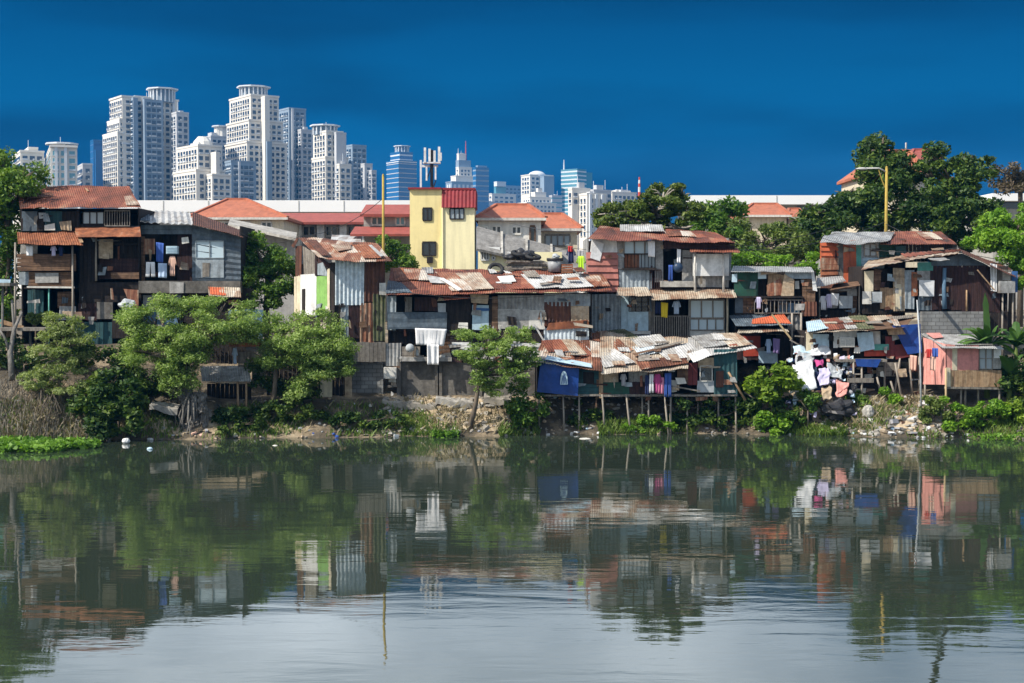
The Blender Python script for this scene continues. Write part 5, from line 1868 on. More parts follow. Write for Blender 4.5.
# annex with the long sloping grey wall
D = 85.0
t = base_root('annex', 'low annex with pale yellow wall and long sloping grey roof beside the yellow house', 'house', 520, D)
wall_box(t, 478, 562, 252, None, D, 3.5, 'yellow_pale')
wall_box(t, 478, 500, 247, 252, D, 3.4, 'white_paint')
part('roof', MB().sheet(P(477, 248, 84.4), P(582, 272, 84.4), P(576, 252, 88.5), P(477, 226, 88.5), 10, 6,
                        lambda u, v, p: 0.06 * mnoise.noise(p * 0.6), 0.15), 'concrete_roof', t)
for k in range(1, 4):
    a, b = P(477 + 100 * k / 4, 249 + 24 * k / 4, 84.3), P(477 + 99 * k / 4, 226.5 + 25.5 * k / 4, 88.4)
    part('roof_seam', MB().bar(a + Vector((0, 0, .06)), b + Vector((0, 0, .06)), 0.14, 0.1), 'concrete_pale', t)
win(t, 481, 250.5, 489, 260, D, 'white_paint', 'glass_dark', 3)
win(t, 492, 250.5, 495, 254.5, D, 'white_paint', 'glass_dark', 1)
win(t, 492, 256, 495, 260, D, 'white_paint', 'glass_dark', 1)
win(t, 507, 252.5, 513, 259, D, 'white_paint', 'glass_dark', 2)

# villas with red hipped roofs
D = 120.0
t = base_root('villa', 'white villa with terracotta hipped roof just beside the yellow house', 'house', 512, D)
hip_roof(t, 476, 546, 496, 528, 205, 218, D, 9)
wall_box(t, 478, 541, 218.6, None, D, 9, 'villa_white')
win(t, 492, 226, 501, 234, D, 'villa_white', 'glass_dark', 2, bar=.15)
win(t, 512, 226.5, 521, 234, D, 'villa_white', 'glass_dark', 2, bar=.15)
win(t, 530, 226, 535, 246, D, 'wood_brown', 'glass_dark', 1, bar=.15)
win(t, 481, 227, 488, 233, D, 'villa_white', 'glass_dark', 2, bar=.15)
D = 127.0
t = base_root('villa', 'cream villa with terracotta hipped roof and wide window near the white towers', 'house', 560, D)
hip_roof(t, 537, 582, 543, 562, 214, 228.5, D, 8)
wall_box(t, 540, 577, 229, None, D, 8, 'cream_wall')
win(t, 545, 235, 570, 246, D, 'wood_grey', 'pane_grey', 4, bar=.15)
D = 140.0
t = base_root('villa', 'wide building with red pyramid roof behind the slate gabled shack', 'house', 237, D)
hip_roof(t, 188, 289, 228, 247, 199.5, 217.5, D, 14, 'tile_roof')
wall_box(t, 193, 284, 218.2, None, D, 14, 'cream_wall')
for k in range(4):
    win(t, 199 + k * 21, 222, 209 + k * 21, 229, D, 'offwhite', 'glass_dark', 2, bar=.15)
D = 150.0
t = base_root('colonnade_building', 'long low building with red roof and pale columns between the rusty shack and the towers', 'building', 330, D)
part('roof', MB().sheet(P(268, 222, D - 1), P(404, 222, D - 1), P(398, 213, D + 8), P(272, 213, D + 8), 8, 3, lambda u, v, p: 0, 0.25), 'tile_roof_dull', t)
wall_box(t, 272, 400, 223, None, D + 1.5, 8, 'grey_wall')
for k in range(6):
    x = xcol(276 + k * 22.5, D)
    part('column', MB().box((x, D + 0.2, (zrow(223, D) + 3.6) / 2), (0.75, 0.75, zrow(223, D) - 3.6)), 'offwhite', t)
for k in range(5):
    win(t, 281 + k * 22.5, 226, 293 + k * 22.5, 236, D + 1.5, 'offwhite', 'glass_dark', 2, bar=.2)
D = 130.0
t = base_root('house', 'grey house with two tiers of dull red roof next to the yellow house', 'house', 392, D)
part('roof', MB().sheet(P(360, 214, D - 1), P(416, 214, D - 1), P(414, 204.5, D + 6), P(366, 204.5, D + 6), 6, 3, lambda u, v, p: 0, 0.25), 'tile_roof_dull', t)
part('lower_roof', MB().sheet(P(350, 234, D - 4), P(416, 234, D - 4), P(416, 226.5, D - 0.1), P(355, 226.5, D - 0.1), 6, 3, lambda u, v, p: 0, 0.2), 'tile_roof_dull', t)
wall_box(t, 364, 412, 214.8, None, D, 7, 'grey_wall')
win(t, 372, 217, 383, 225, D, 'offwhite', 'glass_dark', 2, bar=.15)
win(t, 396, 217, 405, 225, D, 'offwhite', 'glass_teal', 2, bar=.15)
D = 125.0
t = base_root('shed', 'white roofed shed in front of the pale colonnade', 'shed', 350, D)
part('roof', MB().sheet(P(330, 243, D - 2), P(362, 243, D - 2), P(360, 235, D + 4), P(332, 235, D + 4), 6, 3, lambda u, v, p: 0.1 * mnoise.noise(p), 0.15), 'zinc_pale', t)
wall_box(t, 332, 361, 244, None, D, 4, 'grey_wall')
D = 110.0
t = base_root('shed', 'long shed with pale low roof behind the round green tree', 'shed', 262, D)
part('roof', MB().sheet(P(228, 224, D + 1), P(296, 238, D - 2), P(297, 233, D + 4), P(230, 219, D + 6), 8, 3, lambda u, v, p: 0.1 * mnoise.noise(p * .5), 0.2), 'concrete_pale', t)
part('wall', MB().prism([P(230, 226, D + 1), P(294, 239.5, D + 1), Vector((xcol(294, D), D + 1, 4)), Vector((xcol(230, D), D + 1, 4))], (0, 3, 0)), 'grey_wall', t)
D = 150.0
t = base_root('villa', 'low house with orange tiled roof among the hedge trees', 'house', 765, D)
hip_roof(t, 738, 790, 752, 776, 204, 215, D, 10, 'tile_roof')
wall_box(t, 742, 786, 216, None, D, 10, 'cream_wall')
hip_roof(t, 786, 806, 788, 798, 209, 217, D + 4, 8, 'tile_roof')
wall_box(t, 788, 804, 218, None, D + 4, 8, 'cream_wall')
D = 135.0
t = base_root('apartment_house', 'yellow apartment house with big red gabled roof half hidden by the tall dark tree', 'house', 880, D)
hip_roof(t, 861, 925, 880, 908, 151, 174, D, 10, 'tile_roof')
wall_box(t, 865, 918, 174.8, None, D, 10, 'cream_wall')
wall_box(t, 906, 928, 160, None, D + 5, 6, 'villa_white')
hip_roof(t, 905, 938, 912, 926, 150, 160, D + 4, 8, 'tile_roof_dull')
for k in range(3):
    win(t, 870 + k * 16, 180, 878 + k * 16, 189, D, 'offwhite', 'glass_dark', 2, bar=.15)
part('lightning_rod', MB().tube([(xcol(922, D), D + 6, zrow(152, D)), (xcol(922, D), D + 6, zrow(136, D))], 0.08, 5), 'lamp_grey', t)

# white elevated hall roof running behind everything
def long_hall(x0, x1, y0, y1, D, label, rows):
    t = base_root('warehouse', label, 'warehouse', (x0 + x1) / 2, D)
    a, b = xcol(x0, D), xcol(x1, D)
    z1, z0 = zrow(y0, D), zrow(y1, D)
    part('roof', MB().box(((a + b) / 2, D + 12, (z0 + z1) / 2), (b - a, 25, z1 - z0)), 'warehouse_white', t)
    part('wall', MB().box(((a + b) / 2, D + 13, (z0 + 3) / 2), (b - a - 2, 22, z0 - 3.01)), 'warehouse_wall', t)
    for k in range(1, int((b - a) / 6)):
        part('roof_seam', MB().box((a + 6 * k, D - 0.52, (z0 + z1) / 2), (0.12, 0.06, z1 - z0 - 0.1)), 'lamp_grey', t)
    n = int((b - a) / 9)
    for k in range(n):
        x = a + 3 + (b - a - 6) * k / max(1, n - 1)
        part('opening', MB().box((x, D + 1.95, zrow(rows, D)), (6.0, 0.2, 1.1)), 'glass_dark', t)
    return t


long_hall(120, 414, 200.5, 212, 190, 'long white-roofed hall spanning below the residential towers', 217)
long_hall(690, 842, 195.5, 204.5, 200, 'long white-roofed hall behind the hedge trees and orange roof', 208)
long_hall(990, 1075, 193.5, 201, 205, 'short white-roofed hall beyond the bronze leaved tree', 204)

# ================================================================== towers of the city
WIN_CAP = 100


def tower(name, label, D, blocks, theta=35, group=None, base=3.5):
    """blocks: dict(x=(left edge, corner, right edge), y=top row, m=wall, g=glass, pitch=(h, v), w=(w, h), low=lowest window row, ribs=[px], lean)"""
    th = R(theta)
    r = Vector((math.cos(th), math.sin(th), 0))
    l = Vector((-math.sin(th), math.cos(th), 0))
    cx = xcol(sum(b['x'][0] + b['x'][2] for b in blocks) / 2 / len(blocks), D)
    t = thing(name, label, 'tower', (cx, D, base), group)
    spots = []
    for b in blocks:
        xl, xc, xr = b['x']
        Db = D + b.get('back', 0)
        C = Vector((xcol(xc, Db), Db, 0))
        k = D / F
        kr, kl = (xr - 512) / F, (xl - 512) / F
        wr = (kr * Db - C.x) / (math.cos(th) - kr * math.sin(th))
        wl_ = max(0.5, (C.x - kl * Db) / (math.sin(th) + kl * math.cos(th)))
        zt = zrow(b['y'], D)
        zb = base if 'bottom' not in b else zrow(b['bottom'], D)
        poly = [C, C + r * wr, C + r * wr + l * wl_, C + l * wl_]
        part(b.get('name', 'wall'), MB().prism([Vector((p.x, p.y, zb)) for p in poly], (0, 0, zt - zb)), b.get('m', 'tower_white'), t)
        if b.get('cornice', True):
            cen = (poly[0] + poly[2]) / 2
            q = [cen + (p - cen) * 1.03 for p in poly]
            part('cornice', MB().prism([Vector((p.x, p.y, zt + 0.02)) for p in q], (0, 0, 0.9)), b.get('cm', b.get('m', 'tower_white')), t)
        if 'band' in b:
            n = int((zt - max(zb, zrow(b.get('low', 205), D))) / b['band'])
            cen = (poly[0] + poly[2]) / 2
            q = [cen + (p - cen) * 1.012 for p in poly]
            for i in range(n):
                z = zt - (i + 0.6) * b['band']
                part('spandrel', MB().prism([Vector((p.x, p.y, z)) for p in q], (0, 0, b['band'] * b.get('bandw', 0.3))), b.get('bm', 'tower_rib'), t)
        if 'pitch' in b:
            ph, pv = b['pitch']
            zl = zrow(b.get('low', 204), D)
            for face, wd, d, nrm, rot in (('l', wl_, l, -r, th + math.pi / 2), ('r', wr, r, -l, th)):
                n = int(wd / ph)
                if n < 1:
                    continue
                m0 = (wd - (n - 1) * ph) / 2
                z = zt - pv * 0.8
                while z > zl:
                    for i in range(n):
                        p = C + d * (m0 + i * ph) + nrm * 0.04
                        spots.append((Vector((p.x, p.y, z)), rot, b['w'], b.get('g', 'glass_tower')))
                    z -= pv
        for px in b.get('ribs', ()):
            p = C + r * ((px - xc) * k / math.cos(th)) - l * 0.35
            part('pilaster', MB().box((p.x, p.y, (zt + zb) / 2 + 0.4), (b.get('ribw', 1.2), 0.9, zt - zb - 0.1), th), 'tower_rib', t)
        for row in b.get('ledges', ()):
            cen = (poly[0] + poly[2]) / 2
            q = [cen + (p - cen) * 1.02 for p in poly]
            part('ledge', MB().prism([Vector((p.x, p.y, zrow(row, D))) for p in q], (0, 0, 0.8)), 'tower_rib', t)
        if b.get('m') in (None, 'tower_white', 'tower_grey') and wr > 6 and wl_ > 3:
            hh = random.uniform(1.5, 3.5)
            p = C + r * wr * random.uniform(.35, .6) + l * wl_ * .5
            part('plant_room', MB().box((p.x, p.y, zt + hh / 2), (wr * .3, max(2, wl_ * .4), hh), th), 'tower_grey', t)
            q = C + r * wr * random.uniform(.2, .8) + l * wl_ * .3
            part('aerial', MB().tube([(q.x, q.y, zt), (q.x, q.y, zt + random.uniform(3, 7))], 0.14, 5), 'tower_rib', t)
    # windows: the highest ones are single parts, the rest one mesh
    spots.sort(key=lambda q: -q[0].z)
    cache = {}
    g_ = random.Random(D)
    for p, rot, w, g in spots[:WIN_CAP]:
        key = (w, g, g_.choice((0, 0, 1, 1, 2)))
        if key not in cache:
            m = window_box(MB(), Vector((0, 0, 0)), w, 0, key[2])
            cache[key] = mesh_from('window', m.v, m.f, [g, 'tower_rib'], m.m)
        o = bpy.data.objects.new('window', cache[key])
        o.parent = t
        o.location = p - Vector(t.location)
        o.rotation_euler = (0, 0, rot)
        col.objects.link(o)
    rest = {}
    for p, rot, w, g in spots[WIN_CAP:]:
        window_box(rest.setdefault(g, MB()), p, w, rot, g_.choice((0, 0, 1, 1, 2)))
    for g, mb in rest.items():
        part('windows', mb, [g, 'tower_rib'], t, kind='stuff')
    return t


def window_box(m, p, w, rot, variant):
    # the wall's outside is +y or -y of the box alike, so sill and cooler straddle the wall plane
    m.box(p, (w[0], 0.24, w[1]), rot)
    z = p.z - w[1] / 2
    m.box((p.x, p.y, z - 0.12), (w[0] * 1.25, 0.9, 0.16), rot, 1)
    if variant == 1:
        m.box((p.x, p.y, z + 0.28), (w[0] * 1.2, 0.7, 0.5), rot, 1)
    elif variant == 2:
        q = Vector((p.x, p.y, 0)) + Vector((math.cos(rot), math.sin(rot), 0)) * (w[0] * .25)
        m.box((q.x, q.y, z + 0.3), (0.75, 0.9, 0.55), rot, 1)
    return m


def drum(t, x0, x1, y0, y1, D, mat='tower_white', back=8, fins=0, top=True):
    a, b = xcol(x0, D + back), xcol(x1, D + back)
    c = Vector(((a + b) / 2, D + back, 0))
    r = (b - a) / 2
    z0, z1 = zrow(y1, D) - 0.5, zrow(y0, D + back)
    o = part('crown', MB().tube([(c.x, c.y, z0), (c.x, c.y, z1 - 0.65)], r * 0.72, 6), mat, t)
    if top:
        part('crown_slab', MB().tube([(c.x, c.y, z1 - 0.65), (c.x, c.y, z1)], r, 8), 'tower_rib', o)
    for k in range(fins):
        a = math.pi + math.pi * (k + 0.5) / fins
        part('fin', MB().box((c.x + r * 0.8 * math.cos(a), c.y + r * 0.8 * math.sin(a), (z0 + z1) / 2 - 0.4), (0.6, 0.6, z1 - z0 - 0.9), a), 'tower_rib', o)


def mast(t, px, y0, y1, D, r=0.5, mat='tower_rib', back=5):
    x = xcol(px, D)
    part('mast', MB().tube([(x, D + back, zrow(y1, D)), (x, D + back, (zrow(y1, D) + zrow(y0, D)) / 2), (x, D + back, zrow(y0, D))], [r, r * 0.7, r * 0.35], 6), mat, t)


W1 = (1.75, 1.85)
PT = (2.9, 2.95)
G = 'residential towers'
# the wide stepped tower
D = 700
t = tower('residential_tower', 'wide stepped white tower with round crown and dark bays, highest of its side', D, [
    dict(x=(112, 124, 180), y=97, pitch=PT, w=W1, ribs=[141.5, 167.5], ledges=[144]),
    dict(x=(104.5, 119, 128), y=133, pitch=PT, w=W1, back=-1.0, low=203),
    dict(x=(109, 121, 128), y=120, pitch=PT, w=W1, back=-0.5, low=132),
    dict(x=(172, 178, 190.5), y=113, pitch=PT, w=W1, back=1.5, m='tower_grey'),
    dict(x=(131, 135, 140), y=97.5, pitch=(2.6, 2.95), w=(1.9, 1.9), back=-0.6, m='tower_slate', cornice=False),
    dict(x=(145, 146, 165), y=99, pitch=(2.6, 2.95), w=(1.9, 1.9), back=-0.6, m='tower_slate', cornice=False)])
drum(t, 148, 180, 89, 98, D, 'tower_slate', back=14, fins=10)
# the low white pyramid stepped tower in front
D = 640
t = tower('residential_tower', 'shorter stepped white tower standing between the two tallest ones', D, [
    dict(x=(178, 199, 223), y=146, pitch=PT, w=W1),
    dict(x=(174.5, 197, 226), y=171, pitch=PT, w=W1, back=-1.2),
    dict(x=(197, 213, 232), y=176, pitch=PT, w=W1, back=-3),
    dict(x=(212, 217, 221), y=154, back=-1.6, low=203)], 38)
part('roof_lantern', MB().tube([(xcol(198, D), D + 12, zrow(146, D)), (xcol(198, D), D + 12, zrow(139, D)), (xcol(198, D), D + 12, zrow(134, D))], [5, 4.2, 2.2], 10), 'tower_white', t)
# the tallest tower
D = 720
t = tower('residential_tower', 'tallest white stepped tower with flat disc crown', D, [
    dict(x=(231, 252, 280), y=95.5, pitch=PT, w=W1),
    dict(x=(228, 250, 284), y=121, pitch=PT, w=W1, back=-1.2, ledges=[140]),
    dict(x=(226.5, 248, 288), y=143, pitch=PT, w=W1, back=-2.4),
    dict(x=(262, 266, 271), y=98, back=-1.3, low=120), dict(x=(267, 268, 273), y=142, back=-3.5, m='tower_slate', cornice=False)])
drum(t, 238, 272, 87, 95, D, 'tower_slate', back=14, fins=10)
# others of the group
D = 690
tower('residential_tower', 'slate blue glazed block in front of the tallest white tower', D, [
    dict(x=(226, 232, 257), y=162, m='tower_slate', pitch=(2.6, 2.9), w=(1.9, 1.7), ribs=[239], ribw=1.0)], 32)
D = 800
t = tower('residential_tower', 'far white tower top peeping between the wide and the tallest towers', D, [
    dict(x=(203, 212, 229), y=137, m='tower_grey', pitch=PT, w=W1)])
drum(t, 213, 230, 126, 137, D, back=10)
D = 760
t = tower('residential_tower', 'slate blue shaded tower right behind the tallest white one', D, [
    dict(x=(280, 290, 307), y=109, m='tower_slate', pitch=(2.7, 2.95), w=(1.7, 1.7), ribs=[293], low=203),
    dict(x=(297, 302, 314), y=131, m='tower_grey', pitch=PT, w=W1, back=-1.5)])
D = 700
t = tower('residential_tower', 'white stepped tower with disc crown and blank upper corner', D, [
    dict(x=(314, 327, 344), y=132, pitch=PT, w=W1),
    dict(x=(312.5, 326, 349), y=158, pitch=PT, w=W1, back=-1.4),
    dict(x=(335, 337, 347), y=134, back=-0.8, m='tower_grey'),
    dict(x=(334, 340, 352), y=166, pitch=PT, w=W1, back=-3)])
drum(t, 310.5, 341, 125.5, 132, D, 'tower_slate', back=10, fins=8)
D = 780
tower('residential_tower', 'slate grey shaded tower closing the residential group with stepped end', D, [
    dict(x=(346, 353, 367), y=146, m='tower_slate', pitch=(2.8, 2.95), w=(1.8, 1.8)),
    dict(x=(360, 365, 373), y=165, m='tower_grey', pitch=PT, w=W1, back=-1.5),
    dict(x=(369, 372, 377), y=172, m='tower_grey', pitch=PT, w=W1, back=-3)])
# upstream blocks
D = 620
t = tower('apartment_block', 'white apartment block with curved parapet above the big rusty roof', D, [
    dict(x=(46, 52, 79), y=147, pitch=(3.4, 3.2), w=(2.4, 2.0), ribs=[57, 65.5], g='glass_teal', low=190)], 20)
drum(t, 47, 80, 143.5, 147.5, D, back=10)
tower('apartment_block', 'far white apartment block behind the bright green tree beside the dark shack', 660, [
    dict(x=(14, 22, 46), y=152, pitch=(3.2, 3.2), w=(2.2, 1.8), low=190), dict(x=(24, 30, 40), y=148, back=4, low=152)], 25)
tower('apartment_block', 'small grey block between the curved block and the blue glass tower', 700, [
    dict(x=(79, 84, 94), y=165, m='tower_grey', pitch=(3.4, 3.4), w=(2.0, 2.0), low=190)], 25)
tower('glass_tower', 'dark blue glass tower beside the wide stepped tower', 860, [
    dict(x=(92, 95, 107), y=141, m='glass_blue', band=4.0, bm='blue_paint', bandw=0.15, low=190), dict(x=(95, 97, 106), y=150, back=-2, m='glass_blue', cornice=False)], 30)
# business district
D = 1100
t = tower('glass_tower', 'deep blue glass tower with pale bands and drum top', D, [
    dict(x=(387, 399, 417), y=161, m='glass_blue', band=3.6, bandw=0.15, bm='tower_grey', ledges=[162]),
    dict(x=(391, 400, 413), y=152, m='glass_blue', band=3.6, back=6)], 35)
drum(t, 394, 411, 146, 153, D, 'tower_slate', 22, 7)
D = 1500
t = tower('office_tower', 'white and blue stepped tower with red and white aerials', D, [
    dict(x=(446, 452, 475), y=182, m='tower_slate', pitch=(5, 5), w=(2.5, 3.4), g='tower_rib', low=196),
    dict(x=(451, 456, 473), y=176, m='tower_white', back=4),
    dict(x=(456, 459, 472), y=167, m='tower_white', pitch=(4, 4), w=(2, 2.4), back=8, low=176),
    dict(x=(456, 459, 471), y=160, m='tower_slate', back=10), dict(x=(457, 459, 466), y=153, m='tower_white', back=12)], 30)
mast(t, 465, 138, 161, D, 0.9, 'mast_red', 30)
mast(t, 457.5, 146, 155, D, 0.6, 'tower_rib', 25)
t = tower('glass_tower', 'dark navy glass tower with slightly raised cap', 1400, [
    dict(x=(473, 476, 489), y=168, m='glass_blue', band=5, bm='tower_slate', bandw=0.3), dict(x=(476, 478, 487), y=166, m='tower_slate', back=4)], 30)
tower('office_tower', 'pale low tower with blue cap behind the terracotta villa', 1700, [
    dict(x=(486, 492, 516), y=194, m='tower_white', pitch=(7, 5), w=(4, 2.5), low=206), dict(x=(494, 496, 506), y=184, m='glass_teal', back=6), dict(x=(494, 497, 506), y=182, bottom=186, m='tower_rib', back=2)], 30)
tower('office_tower', 'blue grey slab behind the pale low towers', 1900, [
    dict(x=(499, 505, 521), y=186, m='tower_slate', pitch=(6, 5), w=(3.5, 2.5), low=200)], 30)
tower('office_tower', 'pale grey stump tower close to the yellow house roof', 1600, [
    dict(x=(478, 484, 500), y=202, m='tower_grey', band=5, low=212)], 30)
D = 1500
t = tower('office_tower', 'white gridded tower with low dome', D, [
    dict(x=(521, 530, 553), y=175, m='tower_white', pitch=(5.2, 4.6), w=(3.2, 2.6), low=195), dict(x=(540, 544, 554), y=177, m='tower_slate', back=-2, low=200)], 30)
part('dome', MB().lump((xcol(537, D), D + 14, zrow(175, D)), (9.5, 9.5, 5.5), 1, 0.0), 'tower_rib', t, smooth=True)
t = tower('office_tower', 'white stepped pyramid tower in front of the gridded one', 1300, [
    dict(x=(518, 527, 556), y=203, pitch=(4, 4), w=(2, 2.2), low=225), dict(x=(523, 530, 551), y=197, pitch=(4, 4), w=(2, 2), back=5, low=203),
    dict(x=(531, 535, 546), y=192, back=10), dict(x=(536, 538, 542), y=188, back=13)], 30)
tower('office_tower', 'narrow pale blue tower beside the stepped pyramid', 1400, [
    dict(x=(549, 552, 562), y=196, m='tower_grey', band=4.5, bm='glass_teal', low=225)], 30)
D = 1500
t = tower('glass_tower', 'teal and white glass tower with a white aerial', D, [
    dict(x=(561, 577, 586), y=169.5, m='glass_teal', band=4.2, bandw=0.35, low=215), dict(x=(577, 580, 592), y=172, m='glass_teal', back=5)], 50)
mast(t, 564.5, 158, 170, D, 1.0, 'tower_rib', 20)
D = 620
tower('residential_tower', 'white slab with tall vertical stripes near the tree', D, [
    dict(x=(579, 587, 606), y=195, pitch=(2.6, 2.9), w=(1.3, 1.7), ribs=[590, 596, 602.5], low=235), dict(x=(568, 572, 590), y=189, back=4, pitch=(2.9, 2.9), w=W1, low=206)], 30)
tower('residential_tower', 'pale grey slab with raised stair core beside the striped slab', 760, [
    dict(x=(588, 593, 611), y=191, m='tower_grey', pitch=PT, w=W1, low=215), dict(x=(593, 596, 603), y=186, back=6)], 30)
tower('residential_tower', 'low white slab just showing above the broad tree', 820, [
    dict(x=(606, 612, 636), y=193, pitch=PT, w=W1, low=215), dict(x=(610, 616, 630), y=191, back=6)], 30)
D = 400
cx = xcol(639, D)
t = thing('radio_mast', 'thin red and white radio mast above the broad tree', 'mast', (cx, D, 4))
for k, (y0, y1) in enumerate([(177, 180), (180, 183.5), (183.5, 187), (187, 192), (192, 300)]):
    part('mast_section', MB().tube([(cx, D, zrow(y1, D)), (cx, D, zrow(y0, D) - 0.01)], 0.22 + 0.04 * k, 6), 'mast_red' if k % 2 == 0 else 'white_paint', t)

# ================================================================== street lamps
def lamp(label, px, y0, D, arm, group=None, k=1.0):
    x = xcol(px, D)
    zt = zrow(y0, D)
    t = thing('street_lamp', label, 'street lamp', (x, D, ground_z(x, D)), group)
    part('pole', MB().tube([(x, D, ground_z(x, D) - 0.1), (x, D, zt - 4), (x, D, zt)], [0.15 * k, 0.13 * k, 0.1 * k], 10), 'lamp_yellow', t, smooth=True)
    part('cap', MB().tube([(x, D, zt), (x, D, zt + 0.12)], [0.11 * k, 0.05 * k], 10), 'lamp_yellow', t)
    if arm:
        pts = [(x, D, zt - 0.25), (x - 0.5, D - 0.05, zt - 0.02), (x - 1.3, D - 0.1, zt - 0.03)]
        part('arm', MB().tube(pts, 0.05, 7), 'lamp_grey', t, smooth=True)
        part('lamp_head', MB().lump((x - 1.55, D - 0.1, zt - 0.06), (0.36, 0.16, 0.09), 2, 0.05), 'lamp_grey', t, smooth=True)
        part('brace', MB().tube([(x, D, zt - 1.4), (x - 0.3, D, zt - 0.7), (x - 0.5, D - 0.04, zt - 0.1)], 0.03, 6), 'lamp_yellow', t)


lamp('yellow street lamp with a curved grey arm against the dark tree', 885.5, 168, 88, True, None, 0.8)
lamp('plain yellow lamp post without arm between the rusty shack and the yellow house', 383.5, 176, 79, False, None, 0.62)


def cable(label, pts, r=0.018):
    out = []
    for (a, b) in zip(pts[:-1], pts[1:]):
        a, b = P(*a), P(*b)
        for k in range(9):
            u = k / 8
            p = a.lerp(b, u)
            p.z -= 0.5 * 4 * u * (1 - u)
            out.append(p)
    solo('power_cable', MB().tube(out, r, 5), 'plastic_black', label, 'cable')


cable('sagging power cable from the yellow street lamp towards the pink-sided house', [(885.5, 222, 87.8), (733, 250, 80)])
cable('sagging power cable from the yellow street lamp over the barn-like shack', [(885.5, 224, 87.8), (1030, 262, 82)])
cable('power cable sagging from the plain yellow post to the rusty red roofs', [(383.5, 198, 79), (300, 236, 79)])

cable('thin cable strung along the front of the long terrace roof', [(388, 290, 73.0), (610, 287, 73.0)], 0.014)
cable('thin cable from the pink-sided house to the green boarded shack', [(733, 240, 75.2), (806, 262, 75.2)], 0.014)
cable('thin cable from the orange shack to the barn-like shack', [(822, 238, 79.2), (962, 247, 76.2)], 0.014)
cable('thin cable from the slate gabled shack to the white and green shack', [(240, 232, 76.6), (300, 236, 77)], 0.014)
cable('long cable crossing before the hedge trees towards the orange shack', [(716, 236, 80), (836, 226, 83)], 0.016)
cable('second long cable sagging below the first by the hedge trees', [(716, 241, 80), (836, 233, 83)], 0.016)
cable('cable running from the yellow house corner down to the terrace roof', [(476, 210, 116), (590, 232, 80)], 0.016)
# ================================================================== plants
def leaf_cloud(centers, radii, n, size, flat=0.5, up=0.8, aspect=0.45, seed=0):
    """n leaf faces gathered in clumps: returns vertex array (n*4, 3)"""
    g = np.random.default_rng(seed)
    centers = np.asarray(centers, float)
    radii = np.asarray(radii, float)
    w = radii[:, 0] * radii[:, 2]
    idx = g.choice(len(centers), n, p=w / w.sum())
    d = g.normal(size=(n, 3))
    d /= np.linalg.norm(d, axis=1, keepdims=True)
    rad = g.random(n) ** 0.45
    p = centers[idx] + d * radii[idx] * rad[:, None]
    nrm = g.normal(size=(n, 3)) * 0.75 + d * 0.4
    nrm[:, 2] += up
    nrm /= np.linalg.norm(nrm, axis=1, keepdims=True)
    t = np.cross(nrm, g.normal(size=(n, 3)))
    t /= np.linalg.norm(t, axis=1, keepdims=True)
    b = np.cross(nrm, t)
    s = size * g.uniform(0.6, 1.35, n)[:, None]
    v = np.empty((n, 4, 3))
    v[:, 0] = p - t * s * 0.5
    v[:, 1] = p + b * s * aspect * 0.5 - nrm * s * 0.06
    v[:, 2] = p + t * s * 0.5 - nrm * s * 0.12
    v[:, 3] = p - b * s * aspect * 0.5 - nrm * s * 0.06
    return v.reshape(-1, 3)


def quads_object(name, v, mat, parent=None, loc=None):
    n = len(v) // 4
    me = bpy.data.meshes.new(name)
    off = np.array(world_off(parent) if parent else (loc or (0, 0, 0)))
    me.vertices.add(n * 4)
    me.vertices.foreach_set('co', (v - off).astype(np.float32).ravel())
    me.loops.add(n * 4)
    me.loops.foreach_set('vertex_index', np.arange(n * 4, dtype=np.int32))
    me.polygons.add(n)
    me.polygons.foreach_set('loop_start', np.arange(0, n * 4, 4, dtype=np.int32))
    me.materials.append(MATS[mat])
    me.update(calc_edges=True)
    me.validate()
    o = bpy.data.objects.new(name, me)
    if parent:
        o.parent = parent
    elif loc:
        o.location = loc
    col.objects.link(o)
    return o


def blob_clumps(blobs, per, cr, seed, shell=0.5, flatten=1.0):
    """blobs in picture terms (px, py, rx px, ry px, D, depth m) -> clump centres and radii in the place"""
    g = np.random.default_rng(seed)
    cs, rs = [], []
    for (px, py, rx, ry, D, dep) in blobs:
        c = P(px, py, D)
        k = D / F
        n = max(3, int(per * (rx * ry) / 400))
        for _ in range(n):
            d = g.normal(size=3)
            d /= np.linalg.norm(d)
            r = shell + (1 - shell) * g.random() ** 0.5
            cs.append((c.x + d[0] * rx * k * r, c.y + d[1] * dep * r, c.z + d[2] * ry * k * r))
            q = cr * g.uniform(0.6, 1.35)
            rs.append((q, q, q * flatten))
    return cs, rs


